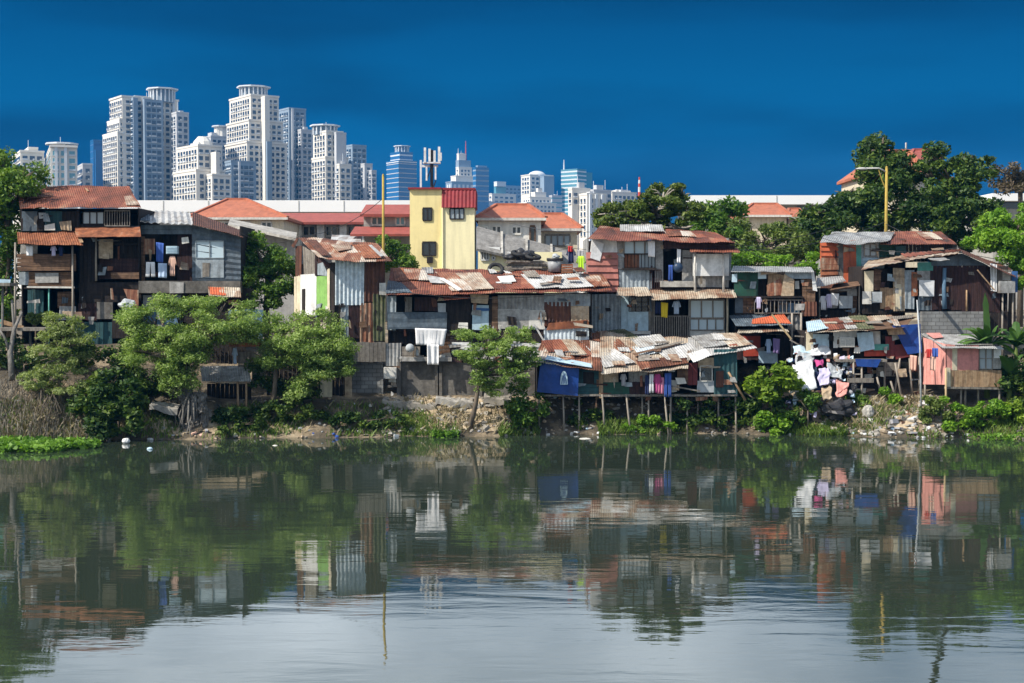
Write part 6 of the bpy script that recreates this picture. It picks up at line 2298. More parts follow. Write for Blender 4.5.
def tree(name, label, base, blobs, n, size, mat, cr=0.7, per=14, flatten=0.7, up=0.8, aspect=0.45, trunk=0.2, bark='bark', fork=None, cat='tree', group=None, shell=0.45, seed=None, limbs=True, spread=0):
    seed = seed if seed is not None else random.randint(0, 99999)
    x = P(base[0], HOR, base[2]).x
    gz = ground_z(x, base[2])
    t = thing(name, label, cat, (x, base[2], gz), group)
    cs, rs = blob_clumps(split(blobs, spread, seed) if spread else blobs, per, cr, seed, shell, flatten)
    v = leaf_cloud(cs, rs, n, size, up=up, aspect=aspect, seed=seed)
    quads_object('foliage' if cat == 'shrub' else 'crown', v, mat, t)
    fk = P(*fork) if fork else P(base[0], sum(b[1] + b[3] * 0.6 for b in blobs) / len(blobs), base[2])
    b0 = Vector((x, base[2], gz - 0.2))
    m1 = b0.lerp(fk, 0.5) + Vector((random.uniform(-.25, .25), 0, 0)) * trunk * 4
    part('trunk', MB().tube([b0, m1, fk], [trunk * 1.3, trunk, trunk * 0.8], 8, 0, 0.12), bark, t, smooth=True)
    if limbs:
        for i, (px, py, rx, ry, D, dep) in enumerate(blobs):
            c = P(px, py, D)
            mid = fk.lerp(c, 0.5) + Vector((random.uniform(-.3, .3), random.uniform(-.3, .3), random.uniform(-.1, .3)))
            mb = MB().tube([fk, mid, c], [trunk * 0.6, trunk * 0.4, trunk * 0.15], 6, 0, 0.1)
            for _ in range(4):
                e = c + Vector((random.uniform(-1, 1) * rx * D / F * 0.8, random.uniform(-1, 1) * dep * 0.8, random.uniform(-.3, .8) * ry * D / F))
                mb.tube([mid.lerp(c, random.uniform(0.2, 0.9)), c.lerp(e, 0.6), e], [trunk * 0.25, trunk * 0.15, trunk * 0.05], 5, 0, 0.1)
            part('limb', mb, bark, t, smooth=True)
    return t


def split(blobs, m, seed):
    g = random.Random(seed)
    out = []
    for (px, py, rx, ry, D, dep) in blobs:
        for _ in range(m):
            out.append((px + g.uniform(-.85, .85) * rx, py + g.uniform(-1.6, 1.7) * ry, rx * g.uniform(.3, .55), ry * g.uniform(.5, 1.0), D + g.uniform(-.6, .6) * dep, dep * g.uniform(.4, .7)))
    return out


# feathery spreading trees on the bank
tree('feathery_tree', 'widest feathery spreading tree with tiered branches below the slate gabled shack', (190, 405, 70.4),
     [(182, 302, 34, 5, 71.2, 1.6), (222, 306, 30, 5, 70.8, 1.4), (150, 316, 30, 6, 70.9, 1.5), (200, 318, 38, 6, 70.3, 1.7), (235, 319, 22, 5, 70.2, 1.3),
      (138, 332, 26, 6, 70.4, 1.4), (178, 335, 34, 7, 69.9, 1.6), (214, 333, 26, 6, 69.8, 1.4), (140, 350, 24, 6, 70.0, 1.3), (172, 354, 30, 8, 69.6, 1.5), (200, 352, 22, 8, 69.6, 1.3),
      (155, 370, 22, 7, 69.8, 1.2), (186, 374, 22, 9, 69.5, 1.2)],
     44000, 0.165, 'leaf_feather', cr=0.42, per=46, flatten=0.6, up=1.1, spread=6, aspect=0.34, trunk=0.16, fork=(186, 366, 70.2), seed=11)
tree('feathery_tree', 'feathery tree with dense lower boughs beside the white and green shack', (270, 400, 71.0),
     [(288, 322, 26, 6, 71.6, 1.4), (318, 322, 26, 6, 71.4, 1.4), (268, 334, 22, 6, 71.2, 1.3), (306, 336, 34, 7, 70.8, 1.5), (336, 340, 20, 6, 71.0, 1.2), (280, 350, 26, 8, 70.8, 1.4),
      (318, 352, 30, 8, 70.6, 1.4), (338, 362, 18, 6, 70.8, 1.1), (292, 366, 28, 8, 70.6, 1.3), (326, 372, 20, 7, 70.7, 1.2), (306, 386, 18, 7, 70.6, 1.1)],
     36000, 0.165, 'leaf_feather', cr=0.42, per=44, flatten=0.6, up=1.05, spread=6, aspect=0.36, trunk=0.13, fork=(276, 366, 70.9), seed=12)
tree('feathery_tree', 'umbrella shaped feathery tree leaning from the sandy ledge before the terrace', (468, 402, 70.6),
     [(470, 334, 20, 3.5, 71.0, 1.2), (500, 333, 28, 4.5, 70.8, 1.4), (488, 344, 32, 6, 70.4, 1.4), (518, 346, 20, 6, 70.5, 1.2), (486, 358, 22, 6, 70.2, 1.2), (515, 360, 22, 7, 70.2, 1.2),
      (524, 374, 16, 8, 70.3, 1.0), (498, 374, 22, 7, 70.1, 1.1), (487, 385, 12, 5, 70.2, 0.9), (530, 356, 12, 6, 70.5, 0.9)],
     17000, 0.17, 'leaf_feather', cr=0.32, per=44, flatten=0.42, up=1.1, spread=6, aspect=0.36, trunk=0.11, fork=(480, 376, 70.5), seed=13)
tree('feathery_shrub', 'pale olive feathery shrub above the dry hanging roots', (60, 400, 69.8),
     [(66, 326, 20, 7, 71.2, 1.2), (56, 342, 22, 8, 70.8, 1.3), (74, 344, 18, 8, 70.4, 1.2), (48, 358, 20, 8, 70.2, 1.2), (70, 362, 22, 9, 69.8, 1.3), (40, 374, 16, 7, 69.4, 1.1), (60, 378, 20, 7, 69.4, 1.2)],
     15000, 0.16, 'leaf_pale', cr=0.36, per=36, flatten=0.45, up=1.0, spread=5, aspect=0.36, trunk=0.09, cat='shrub', seed=14)
# dark undergrowth on the bank
def bush(label, px, blobs, n, size, mat, base_D, seed, cr=0.45, aspect=0.55, name='bush', per=18, up=0.9, flatten=0.75):
    return tree(name, label, (px, 400, base_D), blobs, n, size, mat, cr=cr, per=per, flatten=flatten, up=up, aspect=aspect, trunk=0.05, cat='shrub', seed=seed)


bush('deep green bush filling the bank between the dry roots and the grey root ball', 118,
     [(112, 380, 24, 14, 69.8, 1.2), (130, 396, 26, 16, 68.9, 1.1), (100, 404, 24, 16, 68.5, 1.1), (124, 420, 24, 14, 68.2, 0.9), (96, 428, 14, 8, 68.0, 0.8), (92, 392, 12, 14, 69.4, 1)],
     7800, 0.29, 'leaf_deep', 69.2, 21)
bush('dark creeper bush under the low slatted shed', 235, [(228, 414, 20, 8, 70.2, .6), (250, 420, 22, 10, 70.0, .6), (270, 412, 20, 10, 70.3, .6), (300, 412, 22, 9, 70.4, .6)], 3300, 0.21, 'leaf_deep', 70.1, 22, cr=.3)
bush('dark creeper bush below the block wall by the sandy path', 360, [(340, 416, 20, 8, 70.4, .6), (362, 420, 22, 8, 70.3, .6), (390, 418, 18, 8, 70.5, .6)], 2550, 0.19, 'leaf_deep', 70.4, 23, cr=.3)
bush('green bush at the foot of the blue tarpaulin', 522, [(516, 398, 14, 14, 71.0, .8), (526, 412, 16, 14, 70.9, .8), (540, 408, 12, 16, 71.2, .8)], 2550, 0.20, 'leaf_mid', 70.9, 24, cr=.35)
bush('dark bush between the stilts below the patchwork roof', 590, [(582, 414, 16, 14, 72.2, .7), (600, 420, 14, 10, 72.0, .6), (575, 424, 14, 8, 71.9, .5)], 2250, 0.20, 'leaf_deep', 72.0, 25, cr=.35)
bush('dark vine bush hanging below the teal corrugated wall', 705, [(692, 408, 22, 16, 72.0, .8), (716, 402, 20, 20, 72.2, .8), (738, 410, 16, 16, 72.0, .8), (706, 424, 26, 8, 71.9, .6), (735, 390, 12, 14, 72.6, .8)], 4800, 0.22, 'leaf_deep', 72.1, 26, cr=.4)
bush('low green weeds bush at the waterline between thin stilts', 655, [(644, 424, 12, 7, 71.5, .5), (660, 424, 14, 8, 71.5, .5), (672, 426, 8, 6, 71.5, .4), (630, 428, 10, 4, 71.4, .4)], 1950, 0.16, 'leaf_bright', 71.5, 27, cr=.28)
bush('glossy lime green bush in front of the white plastic heap', 772,
     [(772, 372, 18, 9, 71.6, .9), (764, 384, 14, 9, 71.4, .8), (784, 384, 14, 10, 71.4, .8), (772, 396, 14, 8, 71.3, .7), (756, 378, 8, 6, 71.6, .6)], 2250, 0.29, 'leaf_lime', 71.5, 28, cr=.4, aspect=.6)
bush('bright green bush at the waterline below the lime bush', 775, [(768, 414, 12, 8, 71.3, .6), (778, 424, 14, 8, 71.1, .6), (764, 426, 8, 6, 71.1, .5)], 2100, 0.22, 'leaf_bright', 71.2, 29, cr=.32)
bush('mid green bush between the lime bush and the pink rag heap', 808, [(804, 400, 16, 8, 71.2, .7), (816, 404, 12, 7, 71.2, .6), (800, 414, 12, 8, 71.0, .6)], 1950, 0.22, 'leaf_mid', 71.1, 30, cr=.33)
bush('dark bush behind the lime bush on the shaded bank', 748, [(748, 402, 16, 20, 72.2, .8), (790, 412, 20, 14, 71.8, .7), (760, 420, 18, 10, 71.6, .6)], 3000, 0.24, 'leaf_deep', 72.0, 31, cr=.4)
bush('bright green bush below the pink hut next to the bamboo stilt', 958, [(950, 408, 12, 9, 70.2, .7), (966, 414, 14, 9, 70.1, .7), (956, 420, 16, 8, 69.8, .6)], 2250, 0.20, 'leaf_bright', 70.1, 32, cr=.32)
bush('rounded bright green bush by the waterline under the hut corner', 992, [(988, 408, 16, 11, 70.1, .8), (1000, 416, 14, 9, 69.8, .7), (978, 418, 12, 8, 69.8, .6)], 2550, 0.20, 'leaf_bright', 69.9, 33, cr=.32)
bush('yellow green bush on the bank past the rounded bush by the hut corner', 1018, [(1014, 414, 14, 9, 69.9, .7), (1026, 410, 14, 12, 70.0, .7), (1034, 420, 14, 8, 69.7, .7)], 2400, 0.20, 'leaf_lime', 69.9, 34, cr=.32)
bush('olive dry bush beside the rubble and bamboo stilt', 934, [(934, 404, 11, 9, 70.6, .6), (930, 414, 13, 8, 70.3, .6), (938, 416, 10, 7, 70.2, .5)], 1800, 0.18, 'leaf_olive', 70.4, 35, cr=.3)
bush('small green bush among crooked stilts of the patchwork shack', 858, [(858, 394, 10, 8, 72.4, .6), (866, 400, 8, 6, 72.2, .5)], 1200, 0.19, 'leaf_mid', 72.3, 36, cr=.3)
bush('small bright bush at the end of the crooked stilts', 892, [(890, 394, 9, 7, 72.2, .5), (897, 398, 7, 5, 72.0, .5)], 1050, 0.18, 'leaf_bright', 72.1, 37, cr=.28)
bush('potted-looking green plants along the rough plank deck', 36, [(28, 318, 8, 6, 74.5, .5), (40, 316, 10, 8, 74.6, .5), (50, 320, 8, 6, 74.4, .5)], 1350, 0.20, 'leaf_olive', 74.6, 38, cr=.3)
bush('dark green thicket under the banana plants beside the pink hut', 1012, [(1006, 380, 16, 18, 72.2, 1), (1020, 396, 16, 16, 71.6, 1), (1030, 370, 14, 24, 72.6, 1)], 3900, 0.27, 'leaf_deep', 72.0, 39)
bush('dark undergrowth behind the widest feathery tree', 165, [(140, 382, 22, 12, 71.8, 1), (170, 388, 22, 10, 71.6, 1), (120, 360, 18, 18, 72.2, 1)], 3600, 0.2, 'leaf_deep', 71.4, 52)
bush('dark undergrowth between the deck posts and the olive feathery shrub', 24, [(8, 352, 14, 16, 72.6, .9), (30, 362, 16, 12, 72.0, .9), (84, 356, 16, 14, 72.4, 1)], 3400, 0.2, 'leaf_deep', 71.9, 53)
bush('dark undergrowth round the trunk of the dense feathery tree', 292, [(270, 386, 18, 10, 72.0, .9), (300, 394, 18, 8, 71.8, .8), (262, 370, 14, 12, 72, .9)], 2600, 0.19, 'leaf_deep', 71.8, 54)
bush('dark low creeper on the shaded bank below the grey root ball', 225, [(222, 428, 12, 6, 69.3, .5), (250, 424, 14, 8, 69.7, .5)], 1300, 0.17, 'leaf_deep', 69.5, 55, cr=.28)
# trees behind the shacks
tree('broad_tree', 'bright green tree rising beside and over the tall dark shack', (8, 330, 80),
     [(4, 172, 20, 14, 80, 2.5), (24, 176, 16, 12, 79, 2), (34, 186, 12, 8, 78.5, 1.5), (10, 196, 22, 16, 79, 2.5), (2, 216, 20, 16, 79, 2.2), (12, 234, 14, 14, 78.5, 1.6), (-10, 190, 22, 34, 81, 3), (-4, 262, 18, 24, 79, 2.2), (4, 158, 12, 8, 80, 1.6),
      (6, 300, 14, 20, 78.5, 2)],
     13500, 0.29, 'leaf_mid', cr=.7, per=16, trunk=.3, seed=41)
tree('round_tree', 'rounded green tree between the slate gabled shack and the white and green one', (268, 320, 80),
     [(262, 252, 20, 16, 80, 1.6), (282, 262, 16, 14, 79.5, 1.4), (262, 276, 20, 14, 79, 1.5), (286, 284, 14, 12, 79, 1.2), (252, 262, 14, 18, 79.5, 1.4), (250, 238, 10, 6, 80.5, 1), (268, 296, 20, 12, 78.6, 1.2)],
     9750, 0.23, 'leaf_mid', cr=.5, per=20, trunk=.18, seed=42)
tree('round_tree', 'small green tree squeezed against the yellow house', (392, 290, 86),
     [(384, 246, 10, 9, 86, 1.2), (398, 250, 12, 12, 86, 1.2), (386, 262, 14, 12, 85.5, 1.2), (404, 262, 8, 10, 85.6, 1)], 4500, 0.22, 'leaf_mid', cr=.45, per=20, trunk=.14, seed=43)
tree('broad_tree', 'broad dark tree with open crown above the pink-sided house', (655, 320, 85),
     [(640, 200, 16, 10, 85.0, 2), (664, 192, 18, 8, 85.0, 2.4), (684, 194, 13, 10, 85.0, 2), (626, 212, 18, 10, 84.0, 2.2), (655, 210, 24, 12, 84.0, 2.5), (682, 214, 22, 14, 84.0, 2.4), (612, 222, 12, 7, 84.0, 1.6), (640, 226, 24, 9, 83.5, 2), (676, 230, 24, 10, 83.5, 2), (603, 214, 8, 5, 84.0, 1.2)],
     16000, 0.26, 'leaf_broad', cr=.5, per=20, flatten=.5, trunk=.3, bark='bark_pale', seed=44)
tree('hedge_tree', 'olive and green tree next to the broad dark tree', (712, 320, 96),
     [(706, 214, 16, 12, 97, 2), (722, 222, 16, 12, 96, 2), (704, 234, 18, 12, 95, 2), (724, 240, 18, 12, 94.5, 2), (732, 212, 10, 8, 97, 1.5), (738, 256, 16, 10, 93, 1.6)], 7800, 0.32, 'leaf_mid', cr=.7, per=14, trunk=.25, seed=45)
tree('hedge_tree', 'bushy tree below the orange tiled house', (765, 320, 93),
     [(746, 232, 16, 12, 94, 2), (766, 236, 18, 12, 93, 2), (784, 232, 14, 10, 94, 2), (752, 254, 18, 12, 92, 1.8), (776, 256, 18, 12, 91.5, 1.8), (795, 246, 14, 14, 92, 1.8)], 8400, 0.30, 'leaf_olive', cr=.65, per=14, trunk=.25, seed=46)
tree('hedge_tree', 'brighter shrub-like tree right behind the dark green boarded shack', (750, 300, 86),
     [(742, 262, 14, 7, 86, 1.2), (762, 262, 16, 8, 86, 1.2), (786, 264, 16, 8, 86, 1.2), (806, 264, 12, 10, 86, 1.2)], 4800, 0.24, 'leaf_bright', cr=.5, per=18, trunk=.12, seed=47)
tree('tall_tree', 'tallest dark tree with spiky top hiding the red gabled roof', (880, 320, 98),
     [(882, 140, 5, 7, 98, 1.2), (883, 150, 8, 8, 98, 1.6), (868, 150, 5, 9, 98, 1.4), (894, 156, 6, 7, 98, 1.4), (872, 164, 7, 8, 98, 1.5),  (884, 162, 14, 10, 98, 2.2), (896, 168, 12, 12, 98, 2), (874, 178, 12, 12, 97.5, 2.2), (848, 194, 12, 10, 97.5, 2), (892, 188, 20, 14, 97, 2.5), (860, 200, 22, 14, 96.5, 2.6), (840, 204, 12, 12, 97, 2),
      (884, 214, 24, 14, 96, 2.6), (850, 224, 22, 14, 95.5, 2.4), (818, 216, 14, 12, 96, 2), (808, 232, 14, 14, 95.5, 2), (826, 244, 18, 14, 95, 2), (806, 254, 12, 14, 94.5, 1.8)],
     22500, 0.34, 'leaf_deep', cr=.8, per=14, flatten=.75, trunk=.4, seed=48)
tree('tall_tree', 'spreading dark green tree beyond the red roofed shack', (955, 320, 97),
     [(936, 158, 12, 9, 97, 2), (956, 162, 12, 8, 97, 2), (974, 162, 10, 8, 97, 1.8), (926, 174, 16, 12, 97, 2.2), (950, 178, 20, 12, 96.5, 2.4), (975, 182, 14, 12, 96.5, 2.2), (930, 196, 20, 14, 96, 2.4), (960, 202, 22, 14, 95.5, 2.6), (986, 204, 12, 10, 96, 2),
      (938, 220, 24, 14, 95, 2.6), (968, 226, 22, 14, 94.5, 2.4), (915, 214, 16, 14, 95.5, 2), (950, 240, 24, 10, 94, 2)],
     22500, 0.34, 'leaf_deep', cr=.8, per=14, flatten=.6, trunk=.4, seed=49)
tree('sparse_tree', 'sparse bronze leaved tree standing past the tall dark trees', (1020, 320, 110),
     [(1002, 172, 12, 6, 110, 2), (1018, 174, 10, 6, 110, 2), (1000, 184, 10, 6, 110, 1.8), (1022, 188, 10, 8, 110, 2), (1034, 178, 12, 12, 110, 2)], 2250, 0.32, 'leaf_bronze', cr=.8, per=10, trunk=.22, seed=50)
tree('broad_tree', 'bright lime green tree over the gable end of the barn-like shack', (1012, 310, 83),
     [(1004, 222, 16, 12, 84, 1.8), (1022, 218, 14, 14, 84, 1.8), (992, 234, 16, 10, 83, 1.6), (1012, 240, 20, 12, 82.5, 1.8), (978, 244, 12, 7, 83, 1.4), (1028, 250, 14, 16, 82.5, 1.8), (1000, 252, 16, 7, 82.6, 1.4), (1024, 274, 10, 14, 82, 1.4), (1036, 230, 14, 20, 84, 2)],
     13500, 0.26, 'leaf_bright', cr=.55, per=18, trunk=.2, seed=51)

# banana plant
def banana(label, px, py, D, leaves, cat='plant'):
    x = P(px, HOR, D).x
    gz = ground_z(x, D)
    top = P(px, py, D)
    t = thing('banana_plant', label, cat, (x, D, gz))
    part('stem', MB().tube([(x, D, gz - .1), (x + .05, D, (gz + top.z) / 2), top], [0.16, 0.13, 0.08], 9), 'leaf_olive', t, smooth=True)
    for (ex, ey, dy, w) in leaves:
        e = P(ex, ey, D + dy)
        n = 9
        mid = top.lerp(e, 0.45) + Vector((0, 0, 0.55 * (e - top).length * (0.9 if e.z < top.z + 1.4 else 0.25)))
        pts = []
        for k in range(n + 1):
            u = k / n
            pts.append(top * (1 - u) ** 2 + mid * 2 * u * (1 - u) + e * u * u)
        vs, fs = [], []
        side = (e - top).cross(Vector((0, 0, 1)))
        if side.length < 0.2:
            side = Vector((1, 0.3, 0))
        side.normalize()
        for k, p in enumerate(pts):
            u = k / n
            ww = w * math.sin(math.pi * min(1, 0.08 + u * 0.92)) ** 0.6 * random.uniform(0.75, 1.05)
            vs += [p - side * ww - Vector((0, 0, ww * .35)), p, p + side * ww - Vector((0, 0, ww * .35))]
            if k < n:
                q = k * 3
                fs += [(q, q + 1, q + 4, q + 3), (q + 1, q + 2, q + 5, q + 4)]
        part('leaf', MB().add(vs, fs), 'banana_leaf', t)


g_ = random.Random(8)


def fan(cx, cy, n, r, w):
    out = []
    for k in range(n):
        a = math.pi * (-0.15 + 1.3 * (k + g_.uniform(.2, .8)) / n)
        q = r * g_.uniform(.75, 1.15)
        out.append((cx + q * math.cos(a) * 0.95, cy - q * math.sin(a) * 0.75 + q * .12, g_.uniform(-.9, .9), w * g_.uniform(.8, 1.2)))
    return out


banana('banana plant with long arching leaves beside the grey block wall', 988, 350, 72.4, fan(988, 350, 17, 40, .27) + [(985, 292, .3, .24)])
banana('banana plant standing past the window end of the pink hut', 1016, 346, 72.0, fan(1016, 346, 15, 38, .27))
banana('short banana plant drooping over the dark thicket by the pink hut corner', 1010, 376, 71.6, fan(1010, 372, 11, 28, .23))

# ---- ground cover
def blades(name, pts, hgt, wid, mat, lean=0.5, droop=0.0, seed=1):
    g = np.random.default_rng(seed)
    pts = np.asarray(pts, float)
    n = len(pts)
    a = g.uniform(0, 2 * np.pi, n)
    h = hgt * g.uniform(0.5, 1.3, n)
    d = np.stack([np.cos(a), np.sin(a), np.zeros(n)], 1)
    s = np.stack([-np.sin(a), np.cos(a), np.zeros(n)], 1) * (wid * g.uniform(0.6, 1.3, n))[:, None]
    ln = g.uniform(0.1, 1, n) * lean
    tip = pts + d * (h * ln)[:, None] + np.stack([np.zeros(n), np.zeros(n), h * (1 - droop)], 1)
    mid = pts + d * (h * ln * 0.35)[:, None] + np.stack([np.zeros(n), np.zeros(n), h * 0.6 * (1 - droop * 0.7)], 1)
    v = np.empty((n, 4, 3))
    v[:, 0] = pts - s * 0.5
    v[:, 1] = pts + s * 0.5
    v[:, 2] = mid + s * 0.5
    v[:, 3] = tip
    o = quads_object(name, v.reshape(-1, 3), mat)
    o['kind'] = 'stuff'
    return o


def scatter(n, px0, px1, s0, s1, seed, fn=None):
    g = np.random.default_rng(seed)
    out = []
    while len(out) < n:
        x = P(g.uniform(px0, px1), HOR, 70).x
        s = g.uniform(s0, s1)
        y = edge_y(x) + s
        if fn and g.random() > fn(x, s):
            continue
        out.append((x, y, ground_z(x, y) - 0.02))
    return out


pat = lambda x, s: max(0.0, min(1.0, 0.5 + 1.6 * mnoise.noise(Vector((x * 0.35, s * 0.5, 2)))))
blades('grass', scatter(3800, -20, 425, -0.05, 2.2, 1, pat) + scatter(900, 400, 460, -0.1, 1.4, 2, pat) + scatter(500, 500, 540, -0.1, 1.0, 12, pat) + scatter(1500, 600, 700, -0.1, .8, 3) + scatter(1500, 780, 850, -.15, .5, 4)
       + scatter(3500, 830, 1060, -0.1, 2.2, 5, pat), 0.32, 0.05, 'grass_green', 0.8, seed=5)
blades('dry_grass', scatter(900, 400, 530, 0.1, 2.8, 6, lambda x, s: 1 - pat(x, s)) + scatter(1800, 830, 960, 0.3, 3.0, 7, pat) + scatter(3000, -20, 130, 0, 2.0, 8) + scatter(500, 120, 420, .1, 2.4, 9, pat),
       0.36, 0.04, 'grass_dry', 1.0, seed=6)
# dry vines and roots hanging down the upstream bank
g = np.random.default_rng(3)
mb = MB()
for k in range(1100):
    x = P(g.uniform(-25, 104), HOR, 69).x
    s0 = g.uniform(0.3, 3.4)
    y = edge_y(x) + s0
    z = ground_z(x, y) + g.uniform(0.02, 0.6)
    L = g.uniform(0.4, 1.5)
    dx = g.normal() * 0.16
    cv = g.uniform(-.5, .9)
    pts = []
    for i in range(4):
        u = i / 3
        yy = y - L * 0.55 * u
        zz = max(ground_z(x + dx * u, yy) + 0.05 + 0.1 * g.random(), z + 0.25 * cv * u * (1 - u) * 4 - L * u * u)
        pts.append((x + dx * u + 0.05 * g.normal(), yy, zz))
    r = g.uniform(.006, .02)
    mb.tube(pts, [r, r, r * .8, r * .4], 3)
o = solo('dry_vines', mb, 'vine_dry', kind='stuff')
# water hyacinth mats
def hyacinth(name, pts_px, n, seed, size=0.24):
    g = np.random.default_rng(seed)
    cs = []
    while len(cs) < n:
        px, py, rx, ry = pts_px[g.integers(len(pts_px))]
        a, r = g.uniform(0, 2 * np.pi), g.random() ** 0.5
        qx, qy = px + rx * r * math.cos(a), py + ry * r * math.sin(a)
        Dd = CAM_H / ((qy - HOR) / F)
        cs.append((P(qx, HOR, Dd).x, Dd, g.uniform(0.03, 0.3)))
    v = leaf_cloud(cs, [(0.1, 0.1, 0.06)] * len(cs), n * 2, size, up=1.0, aspect=.7, seed=seed)
    o = quads_object(name, v, 'hyacinth')
    o['kind'] = 'stuff'


hyacinth('water_hyacinth', [(-10, 449, 50, 5), (35, 449, 30, 4.5), (72, 447, 26, 3), (15, 446, 40, 4)], 2600, 61)
hyacinth('water_weed', [(640, 432, 26, 2), (660, 431, 20, 2), (620, 433, 14, 1.2), (830, 434, 22, 2.2), (800, 432, 18, 1.5), (1000, 440, 30, 2), (445, 437, 14, 1.3)], 1500, 62, .16)

# ---- grey root ball, rocks, rubbish
mb = MB()
c = P(193, 412, 69.6)
for k in range(22):
    a = random.uniform(-1, 1)
    y0 = 69.6 + random.uniform(-.35, .4)
    top = Vector((c.x + a * 0.32, y0, P(192, 388 + random.uniform(0, 16), 69.6).z))
    bot = Vector((c.x + a * 0.55 + random.uniform(-.3, .3), y0 - random.uniform(0, .5), random.uniform(0.05, 0.7)))
    mid = top.lerp(bot, random.uniform(.3, .7)) + Vector((a * 0.2 + random.uniform(-.15, .15), random.uniform(-.3, 0), random.uniform(-.1, .1)))
    r = random.uniform(.02, .08)
    mb.tube([top, mid, bot], [r, r * .9, r * .4], 5, 0, 0.25)
for k in range(26):
    mb.lump((c.x + random.uniform(-.6, .6), 69.55 + random.uniform(-.2, .4), random.uniform(.2, 2.1)), (random.uniform(.1, .26), .22, random.uniform(.15, .45)), k, 0.7, 2.4, 3)
solo('root_ball', mb, 'root_grey', 'grey tangled root ball of a dead tree hanging over the waterline', 'roots')
mb = MB()
for k in range(12):
    top = P(46 + random.uniform(-10, 10), 396 + random.uniform(-8, 8), 68.6)
    r = random.uniform(.012, .03)
    mb.tube([top, top + Vector((random.uniform(-.5, .5), -.3, random.uniform(-.9, -.4))), top + Vector((random.uniform(-.9, .9), -.6, random.uniform(-1.9, -1)))], [r, r * .8, r * .4], 5, 0, 0.2)
solo('root_ball', mb, 'bark', 'brown washed out tree roots on the dry bank below the rough plank deck', 'roots')
# driftwood trunks on the deck side
solo('dead_trunk', MB().tube([P(12, 380, 71.2), P(10, 352, 71.8), P(14, 330, 72.4), P(22, 312, 72.8)], [0.16, 0.13, 0.1, 0.05], 7, 0, .2).tube([P(10, 352, 71.8), P(4, 336, 71.9), P(0, 330, 72)], [0.09, .07, .04], 6, 0, .2), 'root_grey',
     'bare grey forked trunk rising through the rough plank deck', 'trunk', smooth=True)


def litter(name, mats, n, px0, px1, s0, s1, seed, smin, smax, flat=0.35, wts=None):
    g = random.Random(seed)
    mb = MB()
    k = 0
    while k < n:
        x = P(g.uniform(px0, px1), HOR, 70).x
        s = g.uniform(s0, s1)
        y = edge_y(x) + s
        q = g.uniform(smin, smax)
        mi = g.choices(range(len(mats)), wts)[0] if wts else g.randrange(len(mats))
        z = max(0.02, ground_z(x, y))
        if g.random() < 0.5:
            mb.box((x, y, z + q * 0.12), (q, q * g.uniform(.4, 1), q * g.uniform(.1, .6)), g.uniform(0, 3.1), mi, g.uniform(-.5, .5))
        else:
            mb.lump((x, y, z + q * .1), (q * .5, q * .4, q * flat), k, .4, 1.5, 1, mi)
        k += 1
    return solo(name, mb, mats, kind='stuff')


LM = ['tarp_white', 'cloth_grey', 'tarp_paleblue', 'offwhite', 'ply_tan', 'cloth_blue', 'cloth_red', 'rock', 'concrete', 'cloth_peach']
LW = [2.5, 3, 1.5, 3, 5, .5, .3, 8, 7, .6]
litter('litter', LM, 230, -20, 1050, -0.15, 0.7, 71, .06, .26, wts=LW)
litter('rubbish', LM, 260, 520, 735, 0.0, 3.0, 72, .06, .3, wts=LW)
litter('rubble', ['rock', 'concrete_pale', 'offwhite', 'ply_tan', 'tarp_white', 'rust_mixed', 'cloth_grey'], 620, 830, 960, 0.1, 3.6, 73, .1, .42, wts=[6, 4, 2, 2, 1.5, 1, 1])
litter('debris', LM, 110, 120, 420, 0.2, 3.0, 74, .06, .24, wts=LW)
litter('scraps', ['tarp_white', 'tarp_paleblue', 'cloth_grey', 'bark_pale', 'rock', 'wood_tan'], 130, -20, 110, 0.2, 2.2, 76, .07, .26, wts=[2, 1, 2, 4, 4, 3])
litter('stones', ['rock', 'concrete_pale', 'bark_pale'], 260, 380, 530, 0.1, 3.2, 75, .1, .4)
# ledge of sandy rubble in front of the terrace wall
for i, (x0, x1, y0, y1, m, l) in enumerate([(383, 436, 401, 405, 'rock', 'low sandy kerb of broken concrete at the foot of the narrow rusty shack'),
                                            (436, 482, 398, 403, 'concrete_pale', 'pale sandy kerb under the concrete wall near the umbrella tree'),
                                            (484, 520, 397, 402, 'rock', 'stony kerb behind the umbrella tree trunk'),
                                            (152, 180, 404, 408, 'concrete_pale', 'pale broken slab beside the grey root ball')]):
    a, b = P(x0, y0, 72.6 if x0 > 300 else 69.9), P(x1, y1, 72.4 if x0 > 300 else 69.8)
    mb = MB()
    mb.sheet(Vector((a.x, a.y - .5, a.z)), Vector((b.x, b.y - .5, b.z)), Vector((b.x, b.y + .5, b.z + .12)), Vector((a.x, a.y + .5, a.z + .12)), 24, 4,
             lambda u, v, p: 0.13 * mnoise.noise(p * 2.1) + .05 * mnoise.noise(p * 6), 0.3)
    solo('kerb', mb, m, l, 'kerb')
# heaps of plastic and rags by the lime bush
def heap(label, px, py, rx, ry, D, mat, seed, dep=0.5, rough=0.5, name='plastic_heap', cat='heap'):
    mb = MB().lump(P(px, py, D), (rx * D / F, dep, ry * D / F), seed, rough, 1.9, 3)
    return solo(name, mb, mat, label, cat, smooth=name in ('bottle', 'rag_heap'))


